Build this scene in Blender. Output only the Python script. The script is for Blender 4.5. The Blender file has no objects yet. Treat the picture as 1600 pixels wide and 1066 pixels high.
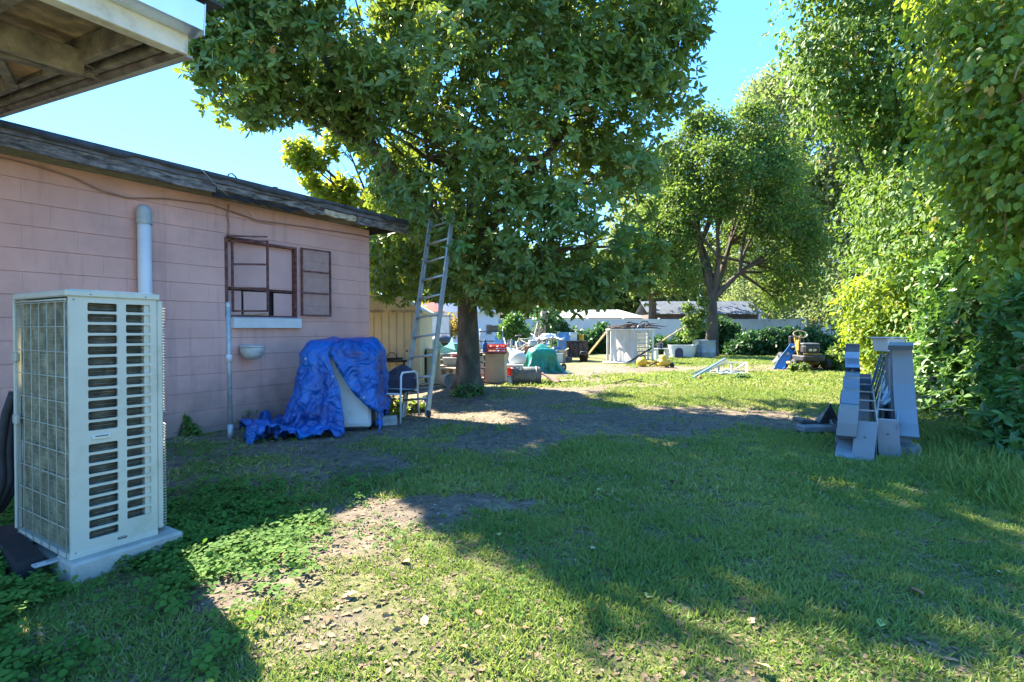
import bpy, math, random
import numpy as np
from mathutils import Vector, Matrix

random.seed(7)
rng = np.random.default_rng(11)
C = bpy.context.scene.collection
sc = bpy.context.scene

# ------------------------------------------------------------------ camera
F = 840.0                      # focal length in pixels of the 1600 px wide photograph
CAMZ = 1.2
PITCH = math.atan(19.0 / F)
cam = bpy.data.cameras.new("camera")
cam.sensor_width = 36.0
cam.lens = F / 1600.0 * 36.0
cam.clip_end = 2000
cam.clip_start = 0.05
camo = bpy.data.objects.new("camera", cam)
camo.location = (0, 0, CAMZ)
camo.rotation_euler = (math.pi / 2 - PITCH, 0, 0)
C.objects.link(camo)
sc.camera = camo

# ------------------------------------------------------------------ light
SUN_EL = math.radians(43)
LIGHT = Vector((0.70, -0.714, 0)).normalized()          # horizontal travel of the light
sdir = Vector((-LIGHT.x * math.cos(SUN_EL), -LIGHT.y * math.cos(SUN_EL), math.sin(SUN_EL)))  # towards the sun
w = bpy.data.worlds.new("World")
sc.world = w
w.use_nodes = True
nt = w.node_tree
sky = nt.nodes.new("ShaderNodeTexSky")
sky.sky_type = 'NISHITA'
sky.sun_disc = False
sky.sun_elevation = SUN_EL
sky.sun_rotation = math.atan2(sdir.x, sdir.y)
sky.air_density = 1.0
sky.dust_density = 0.15
sky.altitude = 2500
sky.ozone_density = 1.0
bg = nt.nodes["Background"]
# the whole sky is compressed by its own brightness, as an exposure-blended photograph does, the same in every direction
bw = nt.nodes.new("ShaderNodeRGBToBW"); nt.links.new(sky.outputs[0], bw.inputs[0])
ma = nt.nodes.new("ShaderNodeMath"); ma.operation = 'MULTIPLY_ADD'; ma.inputs[1].default_value = .9; ma.inputs[2].default_value = 1.0; nt.links.new(bw.outputs[0], ma.inputs[0])
dv = nt.nodes.new("ShaderNodeMath"); dv.operation = 'DIVIDE'; dv.inputs[0].default_value = 1.18; nt.links.new(ma.outputs[0], dv.inputs[1])
hs_ = nt.nodes.new("ShaderNodeHueSaturation"); hs_.inputs["Saturation"].default_value = 1.30; nt.links.new(sky.outputs[0], hs_.inputs["Color"]); nt.links.new(dv.outputs[0], hs_.inputs["Value"])
nt.links.new(hs_.outputs[0], bg.inputs[0])
bg.inputs[1].default_value = 0.15
sl = bpy.data.lights.new("sun", 'SUN')
sl.energy = 2.4
sl.angle = math.radians(0.55)
sl.color = (1.0, 0.91, 0.74)
slo = bpy.data.objects.new("sun", sl)
slo.rotation_euler = sdir.to_track_quat('Z', 'Y').to_euler()
C.objects.link(slo)
sc.view_settings.view_transform = 'Standard'
sc.view_settings.look = 'None'
sc.view_settings.gamma = 1
sc.view_settings.use_curve_mapping = False
sc.view_settings.exposure = 3.7
sc.cycles.max_bounces = 7
sc.cycles.diffuse_bounces = 4
sc.cycles.transmission_bounces = 5
sc.cycles.transparent_max_bounces = 8
sc.cycles.sample_clamp_indirect = 8.0

# ------------------------------------------------------------------ pixel -> place
def ray(px, py):
    u = (px - 800.0) / F; v = (533.0 - py) / F
    c, s = math.cos(PITCH), math.sin(PITCH)
    return Vector((u, c + s * v, -s + c * v))
def G(px, py, z=0.0):
    d = ray(px, py); t = (z - CAMZ) / d.z
    return Vector((d.x * t, d.y * t, z))
def P(px, py, Y):
    d = ray(px, py); t = Y / d.y
    return Vector((d.x * t, Y, CAMZ + d.z * t))

# ------------------------------------------------------------------ noise in numpy
def _hash(ix, iy, s):
    h = (ix.astype(np.int64) * 374761393 + iy.astype(np.int64) * 668265263 + s * 974634777) & 0x7fffffff
    h = ((h ^ (h >> 13)) * 1274126177) & 0x7fffffff
    return ((h ^ (h >> 16)) & 0xffff) / 65535.0
def vnoise(x, y, s=0):
    x = np.asarray(x, float); y = np.asarray(y, float)
    ix = np.floor(x); iy = np.floor(y)
    fx = x - ix; fy = y - iy
    fx = fx * fx * (3 - 2 * fx); fy = fy * fy * (3 - 2 * fy)
    a = _hash(ix, iy, s); b = _hash(ix + 1, iy, s); c = _hash(ix, iy + 1, s); d = _hash(ix + 1, iy + 1, s)
    return (a * (1 - fx) + b * fx) * (1 - fy) + (c * (1 - fx) + d * fx) * fy
def fbm(x, y, s=0, o=4):
    t = 0; a = .5; n = 0
    for k in range(o):
        t = t + a * vnoise(x * 2 ** k + 13.7 * k, y * 2 ** k - 7.1 * k, s + k); n += a; a *= .5
    return t / n

# ------------------------------------------------------------------ tags
def tag(o, label=None, cat=None, group=None, kind=None):
    if label: o["label"] = label
    if cat: o["category"] = cat
    if group: o["group"] = group
    if kind: o["kind"] = kind
    return o
def thing(name, label, cat, loc=(0, 0, 0), rz=0.0, group=None, rot=None):
    o = bpy.data.objects.new(name, None)
    o.empty_display_size = 0.1
    C.objects.link(o)
    o.location = loc
    o.rotation_euler = rot if rot is not None else (0, 0, rz)
    return tag(o, label, cat, group)
def copy_tree(o, parent=None):
    c = o.copy(); C.objects.link(c); c.parent = parent
    for ch in list(o.children): copy_tree(ch, c)
    return c

# ------------------------------------------------------------------ materials
def new_mat(name):
    m = bpy.data.materials.new(name); m.use_nodes = True
    return m, m.node_tree, m.node_tree.nodes["Principled BSDF"]
def N(t, typ, **kw):
    n = t.nodes.new(typ)
    for k, v in kw.items():
        if k.startswith("i_"): n.inputs[k[2:].replace("_", " ")].default_value = v
        else: setattr(n, k, v)
    return n
MATS = {}
def mat(name, col, rough=.6, metal=0.0, var=.12, scale=6.0, bump=.0, bscale=60.0, col2=None, spec=.5, fine=0.0, dirt=None, dscale=2.5, damt=.5, rnd=0.0, stretch=None, trans=0.0):
    """weathered surface: base colour broken by two noises, dirt patches and fine bump, all in world space"""
    if name in MATS: return MATS[name]
    m, t, b = new_mat(name)
    geo = N(t, "ShaderNodeNewGeometry")
    pos = geo.outputs["Position"]
    if stretch:
        mp = N(t, "ShaderNodeMapping"); mp.inputs["Scale"].default_value = stretch
        t.links.new(pos, mp.inputs[0]); pos = mp.outputs[0]
    n1 = N(t, "ShaderNodeTexNoise"); n1.inputs["Scale"].default_value = scale; n1.inputs["Detail"].default_value = 6; n1.inputs["Roughness"].default_value = .6
    t.links.new(pos, n1.inputs["Vector"])
    ramp = N(t, "ShaderNodeMapRange"); ramp.inputs[1].default_value = .3; ramp.inputs[2].default_value = .7
    t.links.new(n1.outputs[0], ramp.inputs[0])
    mx = N(t, "ShaderNodeMix", data_type='RGBA')
    c2 = col2 if col2 else tuple(max(0, c * (1 - 2.2 * var)) for c in col)
    c1 = col if col2 else tuple(min(1, c * (1 + var)) for c in col)
    mx.inputs[6].default_value = (*c1, 1); mx.inputs[7].default_value = (*c2, 1)
    t.links.new(ramp.outputs[0], mx.inputs[0])
    out = mx.outputs[2]
    if dirt:
        n2 = N(t, "ShaderNodeTexNoise"); n2.inputs["Scale"].default_value = dscale; n2.inputs["Detail"].default_value = 8; n2.inputs["Roughness"].default_value = .7
        t.links.new(pos, n2.inputs["Vector"])
        r2 = N(t, "ShaderNodeMapRange"); r2.inputs[1].default_value = .75 - damt * .5; r2.inputs[2].default_value = .95 - damt * .4
        t.links.new(n2.outputs[0], r2.inputs[0])
        m2 = N(t, "ShaderNodeMix", data_type='RGBA'); m2.inputs[7].default_value = (*dirt, 1)
        t.links.new(out, m2.inputs[6]); t.links.new(r2.outputs[0], m2.inputs[0]); out = m2.outputs[2]
    if rnd:
        oi = N(t, "ShaderNodeObjectInfo")
        mr = N(t, "ShaderNodeMapRange"); mr.inputs[3].default_value = 1 - rnd; mr.inputs[4].default_value = 1 + rnd
        t.links.new(oi.outputs["Random"], mr.inputs[0])
        hs = N(t, "ShaderNodeHueSaturation"); t.links.new(mr.outputs[0], hs.inputs["Value"]); t.links.new(out, hs.inputs["Color"]); out = hs.outputs[0]
    t.links.new(out, b.inputs["Base Color"])
    b.inputs["Roughness"].default_value = rough
    b.inputs["Metallic"].default_value = metal
    b.inputs["Specular IOR Level"].default_value = spec
    rr = N(t, "ShaderNodeMapRange"); rr.inputs[3].default_value = max(.05, rough - .12); rr.inputs[4].default_value = min(1, rough + .12)
    t.links.new(n1.outputs[0], rr.inputs[0]); t.links.new(rr.outputs[0], b.inputs["Roughness"])
    if bump:
        n3 = N(t, "ShaderNodeTexNoise"); n3.inputs["Scale"].default_value = bscale; n3.inputs["Detail"].default_value = 5
        t.links.new(pos, n3.inputs["Vector"])
        bp = N(t, "ShaderNodeBump"); bp.inputs["Strength"].default_value = bump; bp.inputs["Distance"].default_value = .01
        t.links.new(n3.outputs[0], bp.inputs["Height"]); t.links.new(bp.outputs[0], b.inputs["Normal"])
    if trans:
        tr = N(t, "ShaderNodeBsdfTranslucent"); t.links.new(out, tr.inputs[0])
        ms = N(t, "ShaderNodeMixShader"); ms.inputs[0].default_value = trans
        o = t.nodes["Material Output"]
        t.links.new(b.outputs[0], ms.inputs[1]); t.links.new(tr.outputs[0], ms.inputs[2]); t.links.new(ms.outputs[0], o.inputs[0])
    MATS[name] = m
    return m

def leaf_mat(name, dark, light, trans=(.25, .42, .04), tamt=.35, rough=.45, dead=None, dead_amt=.03, patch=.7, spec=.4):
    """leaf colour from a per-leaf random value and a slow noise through the crown; light passes through"""
    m, t, b = new_mat(name)
    at = N(t, "ShaderNodeAttribute", attribute_name="rnd")
    geo = N(t, "ShaderNodeNewGeometry")
    n1 = N(t, "ShaderNodeTexNoise"); n1.inputs["Scale"].default_value = patch; n1.inputs["Detail"].default_value = 3
    t.links.new(geo.outputs["Position"], n1.inputs["Vector"])
    ad = N(t, "ShaderNodeMath", operation='MULTIPLY_ADD'); ad.inputs[1].default_value = .6; 
    t.links.new(at.outputs["Fac"], ad.inputs[0])
    mr = N(t, "ShaderNodeMapRange"); mr.inputs[1].default_value = .35; mr.inputs[2].default_value = .68; mr.inputs[3].default_value = -.1; mr.inputs[4].default_value = .5
    t.links.new(n1.outputs[0], mr.inputs[0]); t.links.new(mr.outputs[0], ad.inputs[2])
    mx = N(t, "ShaderNodeMix", data_type='RGBA'); mx.inputs[6].default_value = (*dark, 1); mx.inputs[7].default_value = (*light, 1)
    t.links.new(ad.outputs[0], mx.inputs[0]); out = mx.outputs[2]
    if dead:
        gt = N(t, "ShaderNodeMath", operation='GREATER_THAN'); gt.inputs[1].default_value = 1 - dead_amt
        t.links.new(at.outputs["Fac"], gt.inputs[0])
        m2 = N(t, "ShaderNodeMix", data_type='RGBA'); m2.inputs[7].default_value = (*dead, 1)
        t.links.new(gt.outputs[0], m2.inputs[0]); t.links.new(out, m2.inputs[6]); out = m2.outputs[2]
    t.links.new(out, b.inputs["Base Color"])
    b.inputs["Roughness"].default_value = rough
    b.inputs["Specular IOR Level"].default_value = spec
    tr = N(t, "ShaderNodeBsdfTranslucent")
    m3 = N(t, "ShaderNodeMix", data_type='RGBA', blend_type='MIX'); m3.inputs[0].default_value = .6; m3.inputs[7].default_value = (*trans, 1)
    t.links.new(out, m3.inputs[6]); t.links.new(m3.outputs[2], tr.inputs[0])
    ms = N(t, "ShaderNodeMixShader"); ms.inputs[0].default_value = tamt
    o = t.nodes["Material Output"]
    t.links.new(b.outputs[0], ms.inputs[1]); t.links.new(tr.outputs[0], ms.inputs[2]); t.links.new(ms.outputs[0], o.inputs[0])
    return m

# ------------------------------------------------------------------ mesh builder
def rotm(rx=0, ry=0, rz=0):
    return Matrix.Rotation(rz, 3, 'Z') @ Matrix.Rotation(ry, 3, 'Y') @ Matrix.Rotation(rx, 3, 'X')
class MB:
    def __init__(s): s.v = []; s.f = []; s.sm = []
    def add(s, vs, fs, smooth=False):
        k = len(s.v); s.v += [tuple(v) for v in vs]; s.f += [tuple(i + k for i in f) for f in fs]; s.sm += [smooth] * len(fs)
        return s
    def box(s, c, d, R=None, b=0.0):
        c = Vector(c); hx, hy, hz = d[0] / 2, d[1] / 2, d[2] / 2
        if b <= 0:
            vs = [Vector((x, y, z)) for x in (-hx, hx) for y in (-hy, hy) for z in (-hz, hz)]
            fs = [(0, 1, 3, 2), (4, 6, 7, 5), (0, 4, 5, 1), (2, 3, 7, 6), (0, 2, 6, 4), (1, 5, 7, 3)]
        else:
            b = min(b, hx * .9, hy * .9, hz * .9); vs = []; ix = {}
            for i, x in enumerate((-1, 1)):
                for j, y in enumerate((-1, 1)):
                    for k, z in enumerate((-1, 1)):
                        for a in range(3):
                            p = [x * hx, y * hy, z * hz]; q = [x, y, z]; h = [hx, hy, hz]
                            for e in range(3):
                                if e != a: p[e] = q[e] * (h[e] - b)
                            ix[(i, j, k, a)] = len(vs); vs.append(Vector(p))
            fs = []
            for a in range(3):
                o = [e for e in range(3) if e != a]
                for sgn in (0, 1):
                    q = []
                    for (m, n) in ((0, 0), (1, 0), (1, 1), (0, 1)):
                        t = [0, 0, 0]; t[a] = sgn; t[o[0]] = m; t[o[1]] = n; q.append(ix[(*t, a)])
                    if (sgn == 1) != (a != 1): q.reverse()
                    fs.append(tuple(q))
            for a in range(3):
                o = [e for e in range(3) if e != a]
                for m in (0, 1):
                    for n in (0, 1):
                        t0 = [0, 0, 0]; t1 = [0, 0, 0]; t1[a] = 1
                        for t in (t0, t1): t[o[0]] = m; t[o[1]] = n
                        fs.append((ix[(*t0, o[0])], ix[(*t1, o[0])], ix[(*t1, o[1])], ix[(*t0, o[1])]))
            for i in (0, 1):
                for j in (0, 1):
                    for k in (0, 1): fs.append((ix[(i, j, k, 0)], ix[(i, j, k, 1)], ix[(i, j, k, 2)]))
            # orient outward
            g = []
            for f in fs:
                a0, a1, a2 = vs[f[0]], vs[f[1]], vs[f[2]]
                nn = (a1 - a0).cross(a2 - a0); cc = sum((vs[i] for i in f), Vector()) / len(f)
                g.append(f if nn.dot(cc) > 0 else tuple(reversed(f)))
            fs = g
        if R is not None: vs = [R @ v for v in vs]
        return s.add([v + c for v in vs], fs)
    def bar(s, p0, p1, wd, th, up=(0, 0, 1), b=0.0):
        """a straight bar of width wd (across) and thickness th (along up) between two points"""
        p0 = Vector(p0); p1 = Vector(p1); y = (p1 - p0); L = y.length; y.normalize()
        x = y.cross(Vector(up))
        if x.length < 1e-4: x = y.cross(Vector((1, 0, 0)))
        x.normalize(); z = x.cross(y)
        R = Matrix((x, y, z)).transposed()
        return s.box((p0 + p1) / 2, (wd, L, th), R, b)
    def tube(s, pts, r, n=8, cap=True):
        pts = [Vector(p) for p in pts]; m = len(pts)
        rs = r if isinstance(r, (list, tuple)) else [r] * m
        vs = []; prev = None
        for i, p in enumerate(pts):
            d = (pts[min(i + 1, m - 1)] - pts[max(i - 1, 0)]).normalized()
            if prev is None:
                a = d.cross(Vector((0, 0, 1)))
                if a.length < .05: a = d.cross(Vector((1, 0, 0)))
            else: a = prev - d * prev.dot(d)
            a.normalize(); prev = a; b2 = d.cross(a)
            for k in range(n):
                t = 2 * math.pi * k / n
                vs.append(p + (a * math.cos(t) + b2 * math.sin(t)) * rs[i])
        fs = []
        for i in range(m - 1):
            for k in range(n):
                k2 = (k + 1) % n
                fs.append((i * n + k, i * n + k2, (i + 1) * n + k2, (i + 1) * n + k))
        s.add(vs, fs, True)
        if cap: s.add([], []); k0 = len(s.v) - len(vs); s.f.append(tuple(k0 + k for k in range(n))[::-1]); s.f.append(tuple(k0 + (m - 1) * n + k for k in range(n))); s.sm += [False, False]
        return s
    def lathe(s, prof, n=20, c=(0, 0, 0), R=None, smooth=True):
        c = Vector(c); vs = []
        for (r, z) in prof:
            for k in range(n):
                t = 2 * math.pi * k / n; v = Vector((r * math.cos(t), r * math.sin(t), z))
                vs.append((R @ v if R is not None else v) + c)
        fs = []
        for i in range(len(prof) - 1):
            for k in range(n):
                k2 = (k + 1) % n; fs.append((i * n + k, i * n + k2, (i + 1) * n + k2, (i + 1) * n + k))
        return s.add(vs, fs, smooth)
    def prism(s, poly, y0, y1, R=None, c=(0, 0, 0)):
        """polygon in the local xz plane extruded along y"""
        c = Vector(c); n = len(poly)
        vs = [Vector((x, y, z)) for y in (y0, y1) for (x, z) in poly]
        if R is not None: vs = [R @ v for v in vs]
        fs = [tuple(range(n)), tuple(range(2 * n - 1, n - 1, -1))] + [(i, i + n, (i + 1) % n + n, (i + 1) % n) for i in range(n)]
        return s.add([v + c for v in vs], fs)
    def grid(s, fn, nu, nv, smooth=True, closed=False):
        vs = [fn(i / nu, j / nv) for j in range(nv + 1) for i in range(nu + 1)]
        fs = [(j * (nu + 1) + i, j * (nu + 1) + i + 1, (j + 1) * (nu + 1) + i + 1, (j + 1) * (nu + 1) + i) for j in range(nv) for i in range(nu)]
        return s.add(vs, fs, smooth)
    def mesh(s, name, m=None):
        me = bpy.data.meshes.new(name); me.from_pydata(s.v, [], s.f)
        me.polygons.foreach_set("use_smooth", s.sm)
        if m: me.materials.append(m)
        me.update(); return me
    def build(s, name, m=None, parent=None, kind=None, label=None, loc=None, rot=None):
        o = bpy.data.objects.new(name, s.mesh(name, m)); C.objects.link(o)
        if parent is not None: o.parent = parent
        if loc is not None: o.location = loc
        if rot is not None: o.rotation_euler = rot
        return tag(o, label, None, None, kind)

def solidify(o, th):
    md = o.modifiers.new("thickness", 'SOLIDIFY'); md.thickness = th; md.offset = 0
    return o

def np_mesh(name, V, Fc, m, rnd=None, smooth=False, parent=None, kind=None, col=None):
    """V (n,3) verts, Fc (k,p) polygons with the same number of corners"""
    me = bpy.data.meshes.new(name)
    V = np.ascontiguousarray(V, np.float32); Fc = np.ascontiguousarray(Fc, np.int32)
    me.vertices.add(len(V)); me.vertices.foreach_set("co", V.ravel())
    k, p = Fc.shape
    me.loops.add(k * p); me.loops.foreach_set("vertex_index", Fc.ravel())
    me.polygons.add(k)
    me.polygons.foreach_set("loop_start", np.arange(0, k * p, p, dtype=np.int32))
    me.polygons.foreach_set("loop_total", np.full(k, p, np.int32))
    me.polygons.foreach_set("use_smooth", np.full(k, smooth))
    me.update(calc_edges=True)
    if rnd is not None:
        a = me.attributes.new("rnd", 'FLOAT', 'POINT'); a.data.foreach_set("value", np.ascontiguousarray(rnd, np.float32))
    if col is not None:
        for nm, arr in col.items():
            a = me.attributes.new(nm, 'FLOAT', 'POINT'); a.data.foreach_set("value", np.ascontiguousarray(arr, np.float32))
    me.materials.append(m)
    o = bpy.data.objects.new(name, me); C.objects.link(o)
    if parent is not None: o.parent = parent
    return tag(o, None, None, None, kind)

# leaf templates: x across, y along, z normal (unit length)
LANCE = (np.array([(0, 0, 0), (.15, .28, .035), (.17, .62, .04), (0, 1, -.06), (-.17, .62, .04), (-.15, .28, .035)]), np.array([(0, 1, 2, 3), (0, 3, 4, 5)]))
OVAL = (np.array([(0, 0, 0), (.27, .3, .05), (.26, .68, .04), (0, 1, -.05), (-.26, .68, .04), (-.27, .3, .05)]), np.array([(0, 1, 2, 3), (0, 3, 4, 5)]))
DIAM = (np.array([(0, 0, 0), (.3, .5, .04), (0, 1, 0), (-.3, .5, .04)]), np.array([(0, 1, 2, 3)]))
BLADE = (np.array([(-.04, 0, 0), (.04, 0, 0), (.028, .6, .05), (0, 1, .2), (-.028, .6, .05)]), np.array([(0, 1, 2, 3, 4)]))
def unit(a): return a / np.maximum(np.linalg.norm(a, axis=1, keepdims=True), 1e-9)
def scatter(tmpl, pos, along, nrm, size, wid=None):
    """returns V, F for copies of a leaf template"""
    tv, tf = tmpl; n = len(pos)
    y = unit(along); x = unit(np.cross(y, nrm)); z = np.cross(x, y)
    s = np.asarray(size)[:, None, None]
    wx = 1.0 if wid is None else np.asarray(wid)[:, None, None]
    V = pos[:, None, :] + s * (tv[None, :, 0:1] * wx * x[:, None, :] + tv[None, :, 1:2] * y[:, None, :] + tv[None, :, 2:3] * z[:, None, :])
    Fc = tf[None] + (np.arange(n) * len(tv))[:, None, None]
    return V.reshape(-1, 3), Fc.reshape(-1, tf.shape[1])
def rdir(n): return unit(rng.normal(size=(n, 3)))

def blob_points(blobs, n, shell=(.7, 1.08), keep_in=.25, squash=1.0):
    """points in the outer shell of a union of spheres; blobs = [(x,y,z,r)]"""
    B = np.array(blobs, float); a = B[:, 3] ** 2; pr = a / a.sum()
    k = rng.choice(len(B), int(n * 1.9), p=pr)
    d = rdir(len(k)); r = B[k, 3] * (shell[0] + (shell[1] - shell[0]) * rng.random(len(k)) ** .7)
    th = fbm(d[:, 0] * 2.2 + k * 3.1, d[:, 1] * 2.2 + d[:, 2] * 1.7, 5, 3)
    r = r * (.80 + .42 * th)
    d2 = d.copy(); d2[:, 2] *= squash
    p = B[k, :3] + d2 * r[:, None]
    inside = np.zeros(len(p), bool)
    for i in range(len(B)):
        q = np.linalg.norm(p - B[i, :3], axis=1) < B[i, 3] * .62
        inside |= q & (k != i)
    keep = (~inside) | (rng.random(len(p)) < keep_in)
    p = p[keep][:n]; return p, d[keep][:n]

def whorls(pos, axis, per, L, Lvar=.3, tilt=(50, 95), droop=.35):
    """rosettes of leaves: returns pos, along, nrm, size"""
    n = len(pos); axis = unit(axis)
    ref = np.where(np.abs(axis[:, 2:3]) < .9, np.array([[0, 0, 1.]]), np.array([[1., 0, 0]]))
    a = unit(np.cross(axis, ref)); b = np.cross(axis, a)
    P_, A_, N_, S_ = [], [], [], []
    ph0 = rng.random(n) * 6.28
    for k in range(per):
        ph = ph0 + k * 2.399 + rng.normal(size=n) * .15
        tl = np.radians(tilt[0] + (tilt[1] - tilt[0]) * ((k + .5) / per) + rng.normal(size=n) * 8)
        al = axis * np.cos(tl)[:, None] + (a * np.cos(ph)[:, None] + b * np.sin(ph)[:, None]) * np.sin(tl)[:, None]
        al = al + np.array([0, 0, -1.]) * droop * (rng.random((n, 1)) * .8 + .4)
        nr = axis + rng.normal(size=(n, 3)) * .25
        P_.append(pos - axis * (L * .25 * k / per)); A_.append(al); N_.append(nr); S_.append(L * (1 - Lvar + 2 * Lvar * rng.random(n)))
    return np.concatenate(P_), np.concatenate(A_), np.concatenate(N_), np.concatenate(S_)

def clumps(pos, per, rad, L, Lvar=.35, down=.2):
    n = len(pos)
    p = np.repeat(pos, per, 0) + rng.normal(size=(n * per, 3)) * rad * np.array([1, 1, .75])
    al = rng.normal(size=(n * per, 3)); al[:, 2] -= down
    nr = rng.normal(size=(n * per, 3)) * .8 + np.array([0, 0, 1.])
    return p, al, nr, L * (1 - Lvar + 2 * Lvar * rng.random(n * per))

def leaves(name, tmpl, arrs, m, parent=None, kind="stuff", wid=None, rnd=None):
    p, a, n_, s_ = arrs
    V, Fc = scatter(tmpl, p, a, n_, s_, wid)
    r = rng.random(len(p)) if rnd is None else rnd
    return np_mesh(name, V, Fc, m, np.repeat(r, len(tmpl[0])), False, parent, kind)
# ================================================================== GROUND
WN = np.array([.851, -.526])            # outward normal of the pink wall (in plan)
WD = np.array([.526, .851])             # direction along the wall, away from the camera
WALL_D = -6.16                          # n.p on the wall face
def wall_dist(x, y): return x * WN[0] + y * WN[1] - WALL_D
def gheight(x, y):
    r = np.sqrt(x * x + y * y)
    h = .05 * (fbm(x * .8, y * .8, 3, 4) - .5) + .018 * (fbm(x * 5, y * 5, 9, 3) - .5)
    d = wall_dist(x, y)
    near = np.clip((1.2 - d) / 1.2, 0, 1) * np.clip((9 - y) / 2, 0, 1) * np.clip((d + .6) / .5, 0, 1)
    h = h + .03 * near
    tr = np.sqrt((x + .80) ** 2 + (y - 9.6) ** 2)
    h = h + .16 * np.exp(-(tr / .9) ** 2)
    mm = np.sqrt((x + .42) ** 2 + (y - 3.72) ** 2)
    h = h + .05 * np.exp(-(mm / .35) ** 2)
    return h * np.clip((60 - r) / 20, 0, 1)
def ell(x, y, cx, cy, rx, ry, rot=0.0):
    c, s = math.cos(rot), math.sin(rot)
    u = ((x - cx) * c + (y - cy) * s) / rx; v = (-(x - cx) * s + (y - cy) * c) / ry
    return np.clip(1.35 - np.sqrt(u * u + v * v), 0, 1) / .6
def dirt(x, y):
    """0 = grassy, 1 = bare soil"""
    x = np.asarray(x, float); y = np.asarray(y, float)
    n = fbm(x * 1.1, y * 1.1, 21, 5); n2 = fbm(x * 3.3, y * 3.3, 41, 4)
    d = wall_dist(x, y)
    m = np.clip((2.65 - d) / .7, 0, 1) * np.clip((y - 3.3) / .8, 0, 1) * (y < 11) * (d > -1)
    m = np.maximum(m, ell(x, y, -2.0, 4.7, 1.5, .75, .5))
    m = np.maximum(m, ell(x, y, -.7, 6.4, 2.1, 1.15, .2))
    m = np.maximum(m, ell(x, y, 1.4, 7.2, 2.9, 1.25, .05))
    m = np.maximum(m, ell(x, y, 3.4, 7.2, 1.2, .8, 0))
    m = np.maximum(m, ell(x, y, -.8, 9.2, 2.2, 1.6, 0))
    m = np.maximum(m, .97 * ell(x, y, -.72, 3.45, .55, .27, -.25))
    m = np.maximum(m, .9 * ell(x, y, -.15, 3.6, .35, .16, 0))
    m = np.maximum(m, .75 * ell(x, y, -.75, 2.1, .3, .22, .3))
    m = np.maximum(m, .7 * ell(x, y, -1.25, 2.5, .35, .3, .3))
    m = np.maximum(m, .62 * ell(x, y, -1.0, 3.0, .5, .3, .3))
    m = np.maximum(m, ell(x, y, 6.3, 16.4, 6.2, 1.2, .0))
    m = np.maximum(m, .55 * ell(x, y, 1.6, 14.5, 2.6, .9, .1))
    m = np.maximum(m, .5 * ell(x, y, -3.5, 15, 6.5, 5.0, 0))
    m = np.maximum(m, .5 * ell(x, y, 2.2, 11.2, 1.4, .6, .0))
    m = np.clip(m, 0, 1)
    return np.clip(m + (n - .5) * 1.5 + (n2 - .5) * .7 - .08, 0, 1)

def axis_coords(lo, hi, d0, d1, far):
    c = list(np.arange(lo, hi, d0)); x = hi; st = d0
    while x < far: c.append(x); st = min(st * 1.16, 60); x += st
    pre = []; x = lo; st = d0
    while x > -far * (1 if lo < 0 else 0) - (0 if lo < 0 else 4): 
        st = min(st * 1.16, 60); x -= st; pre.append(x)
    return np.array(pre[::-1] + c)
gx = axis_coords(-5.0, 6.5, .055, 1, 420); gy = axis_coords(1.0, 14, .06, 1, 420)
X, Y = np.meshgrid(gx, gy); H = gheight(X, Y)
V = np.stack([X.ravel(), Y.ravel(), H.ravel()], 1)
nx, ny = len(gx), len(gy)
ii, jj = np.meshgrid(np.arange(nx - 1), np.arange(ny - 1)); q = (jj * nx + ii).ravel()
Fg = np.stack([q, q + 1, q + nx + 1, q + nx], 1)

m, t, b = new_mat("soil_and_turf")
at = N(t, "ShaderNodeAttribute", attribute_name="bare"); geo = N(t, "ShaderNodeNewGeometry")
def noise(t, sc_, det=6, rough=.6, src=None):
    n = N(t, "ShaderNodeTexNoise"); n.inputs["Scale"].default_value = sc_; n.inputs["Detail"].default_value = det; n.inputs["Roughness"].default_value = rough
    t.links.new(src or geo.outputs["Position"], n.inputs["Vector"]); return n
def rampn(t, fac, stops):
    r = N(t, "ShaderNodeValToRGB"); e = r.color_ramp.elements
    e[0].position, e[0].color = stops[0][0], (*stops[0][1], 1); e[1].position, e[1].color = stops[-1][0], (*stops[-1][1], 1)
    for p_, c_ in stops[1:-1]: k = e.new(p_); k.color = (*c_, 1)
    t.links.new(fac, r.inputs[0]); return r
soil = rampn(t, noise(t, 9, 9, .75).outputs[0], [(.32, (.09, .07, .05)), (.5, (.19, .155, .115)), (.68, (.32, .265, .18))])
big = rampn(t, noise(t, .9, 4).outputs[0], [(.35, (.62, .62, .66)), (.65, (1.0, .95, .88))])
mul = N(t, "ShaderNodeMix", data_type='RGBA', blend_type='MULTIPLY'); mul.inputs[0].default_value = 1
t.links.new(soil.outputs[0], mul.inputs[6]); t.links.new(big.outputs[0], mul.inputs[7])
turf = rampn(t, noise(t, 30, 8, .7).outputs[0], [(.3, (.05, .06, .02)), (.5, (.12, .125, .045)), (.7, (.26, .22, .11))])
mx = N(t, "ShaderNodeMix", data_type='RGBA'); t.links.new(at.outputs["Fac"], mx.inputs[0])
t.links.new(turf.outputs[0], mx.inputs[6]); t.links.new(mul.outputs[2], mx.inputs[7]); t.links.new(mx.outputs[2], b.inputs["Base Color"])
b.inputs["Roughness"].default_value = .95; b.inputs["Specular IOR Level"].default_value = .2
bp = N(t, "ShaderNodeBump"); bp.inputs["Strength"].default_value = .8; bp.inputs["Distance"].default_value = .02
t.links.new(noise(t, 45, 8, .75).outputs[0], bp.inputs["Height"]); t.links.new(bp.outputs[0], b.inputs["Normal"])
bare = dirt(V[:, 0], V[:, 1])
np_mesh("ground", V, Fg, m, None, True, None, "structure", {"bare": np.clip((bare - .25) * 1.8, 0, 1)})

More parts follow.
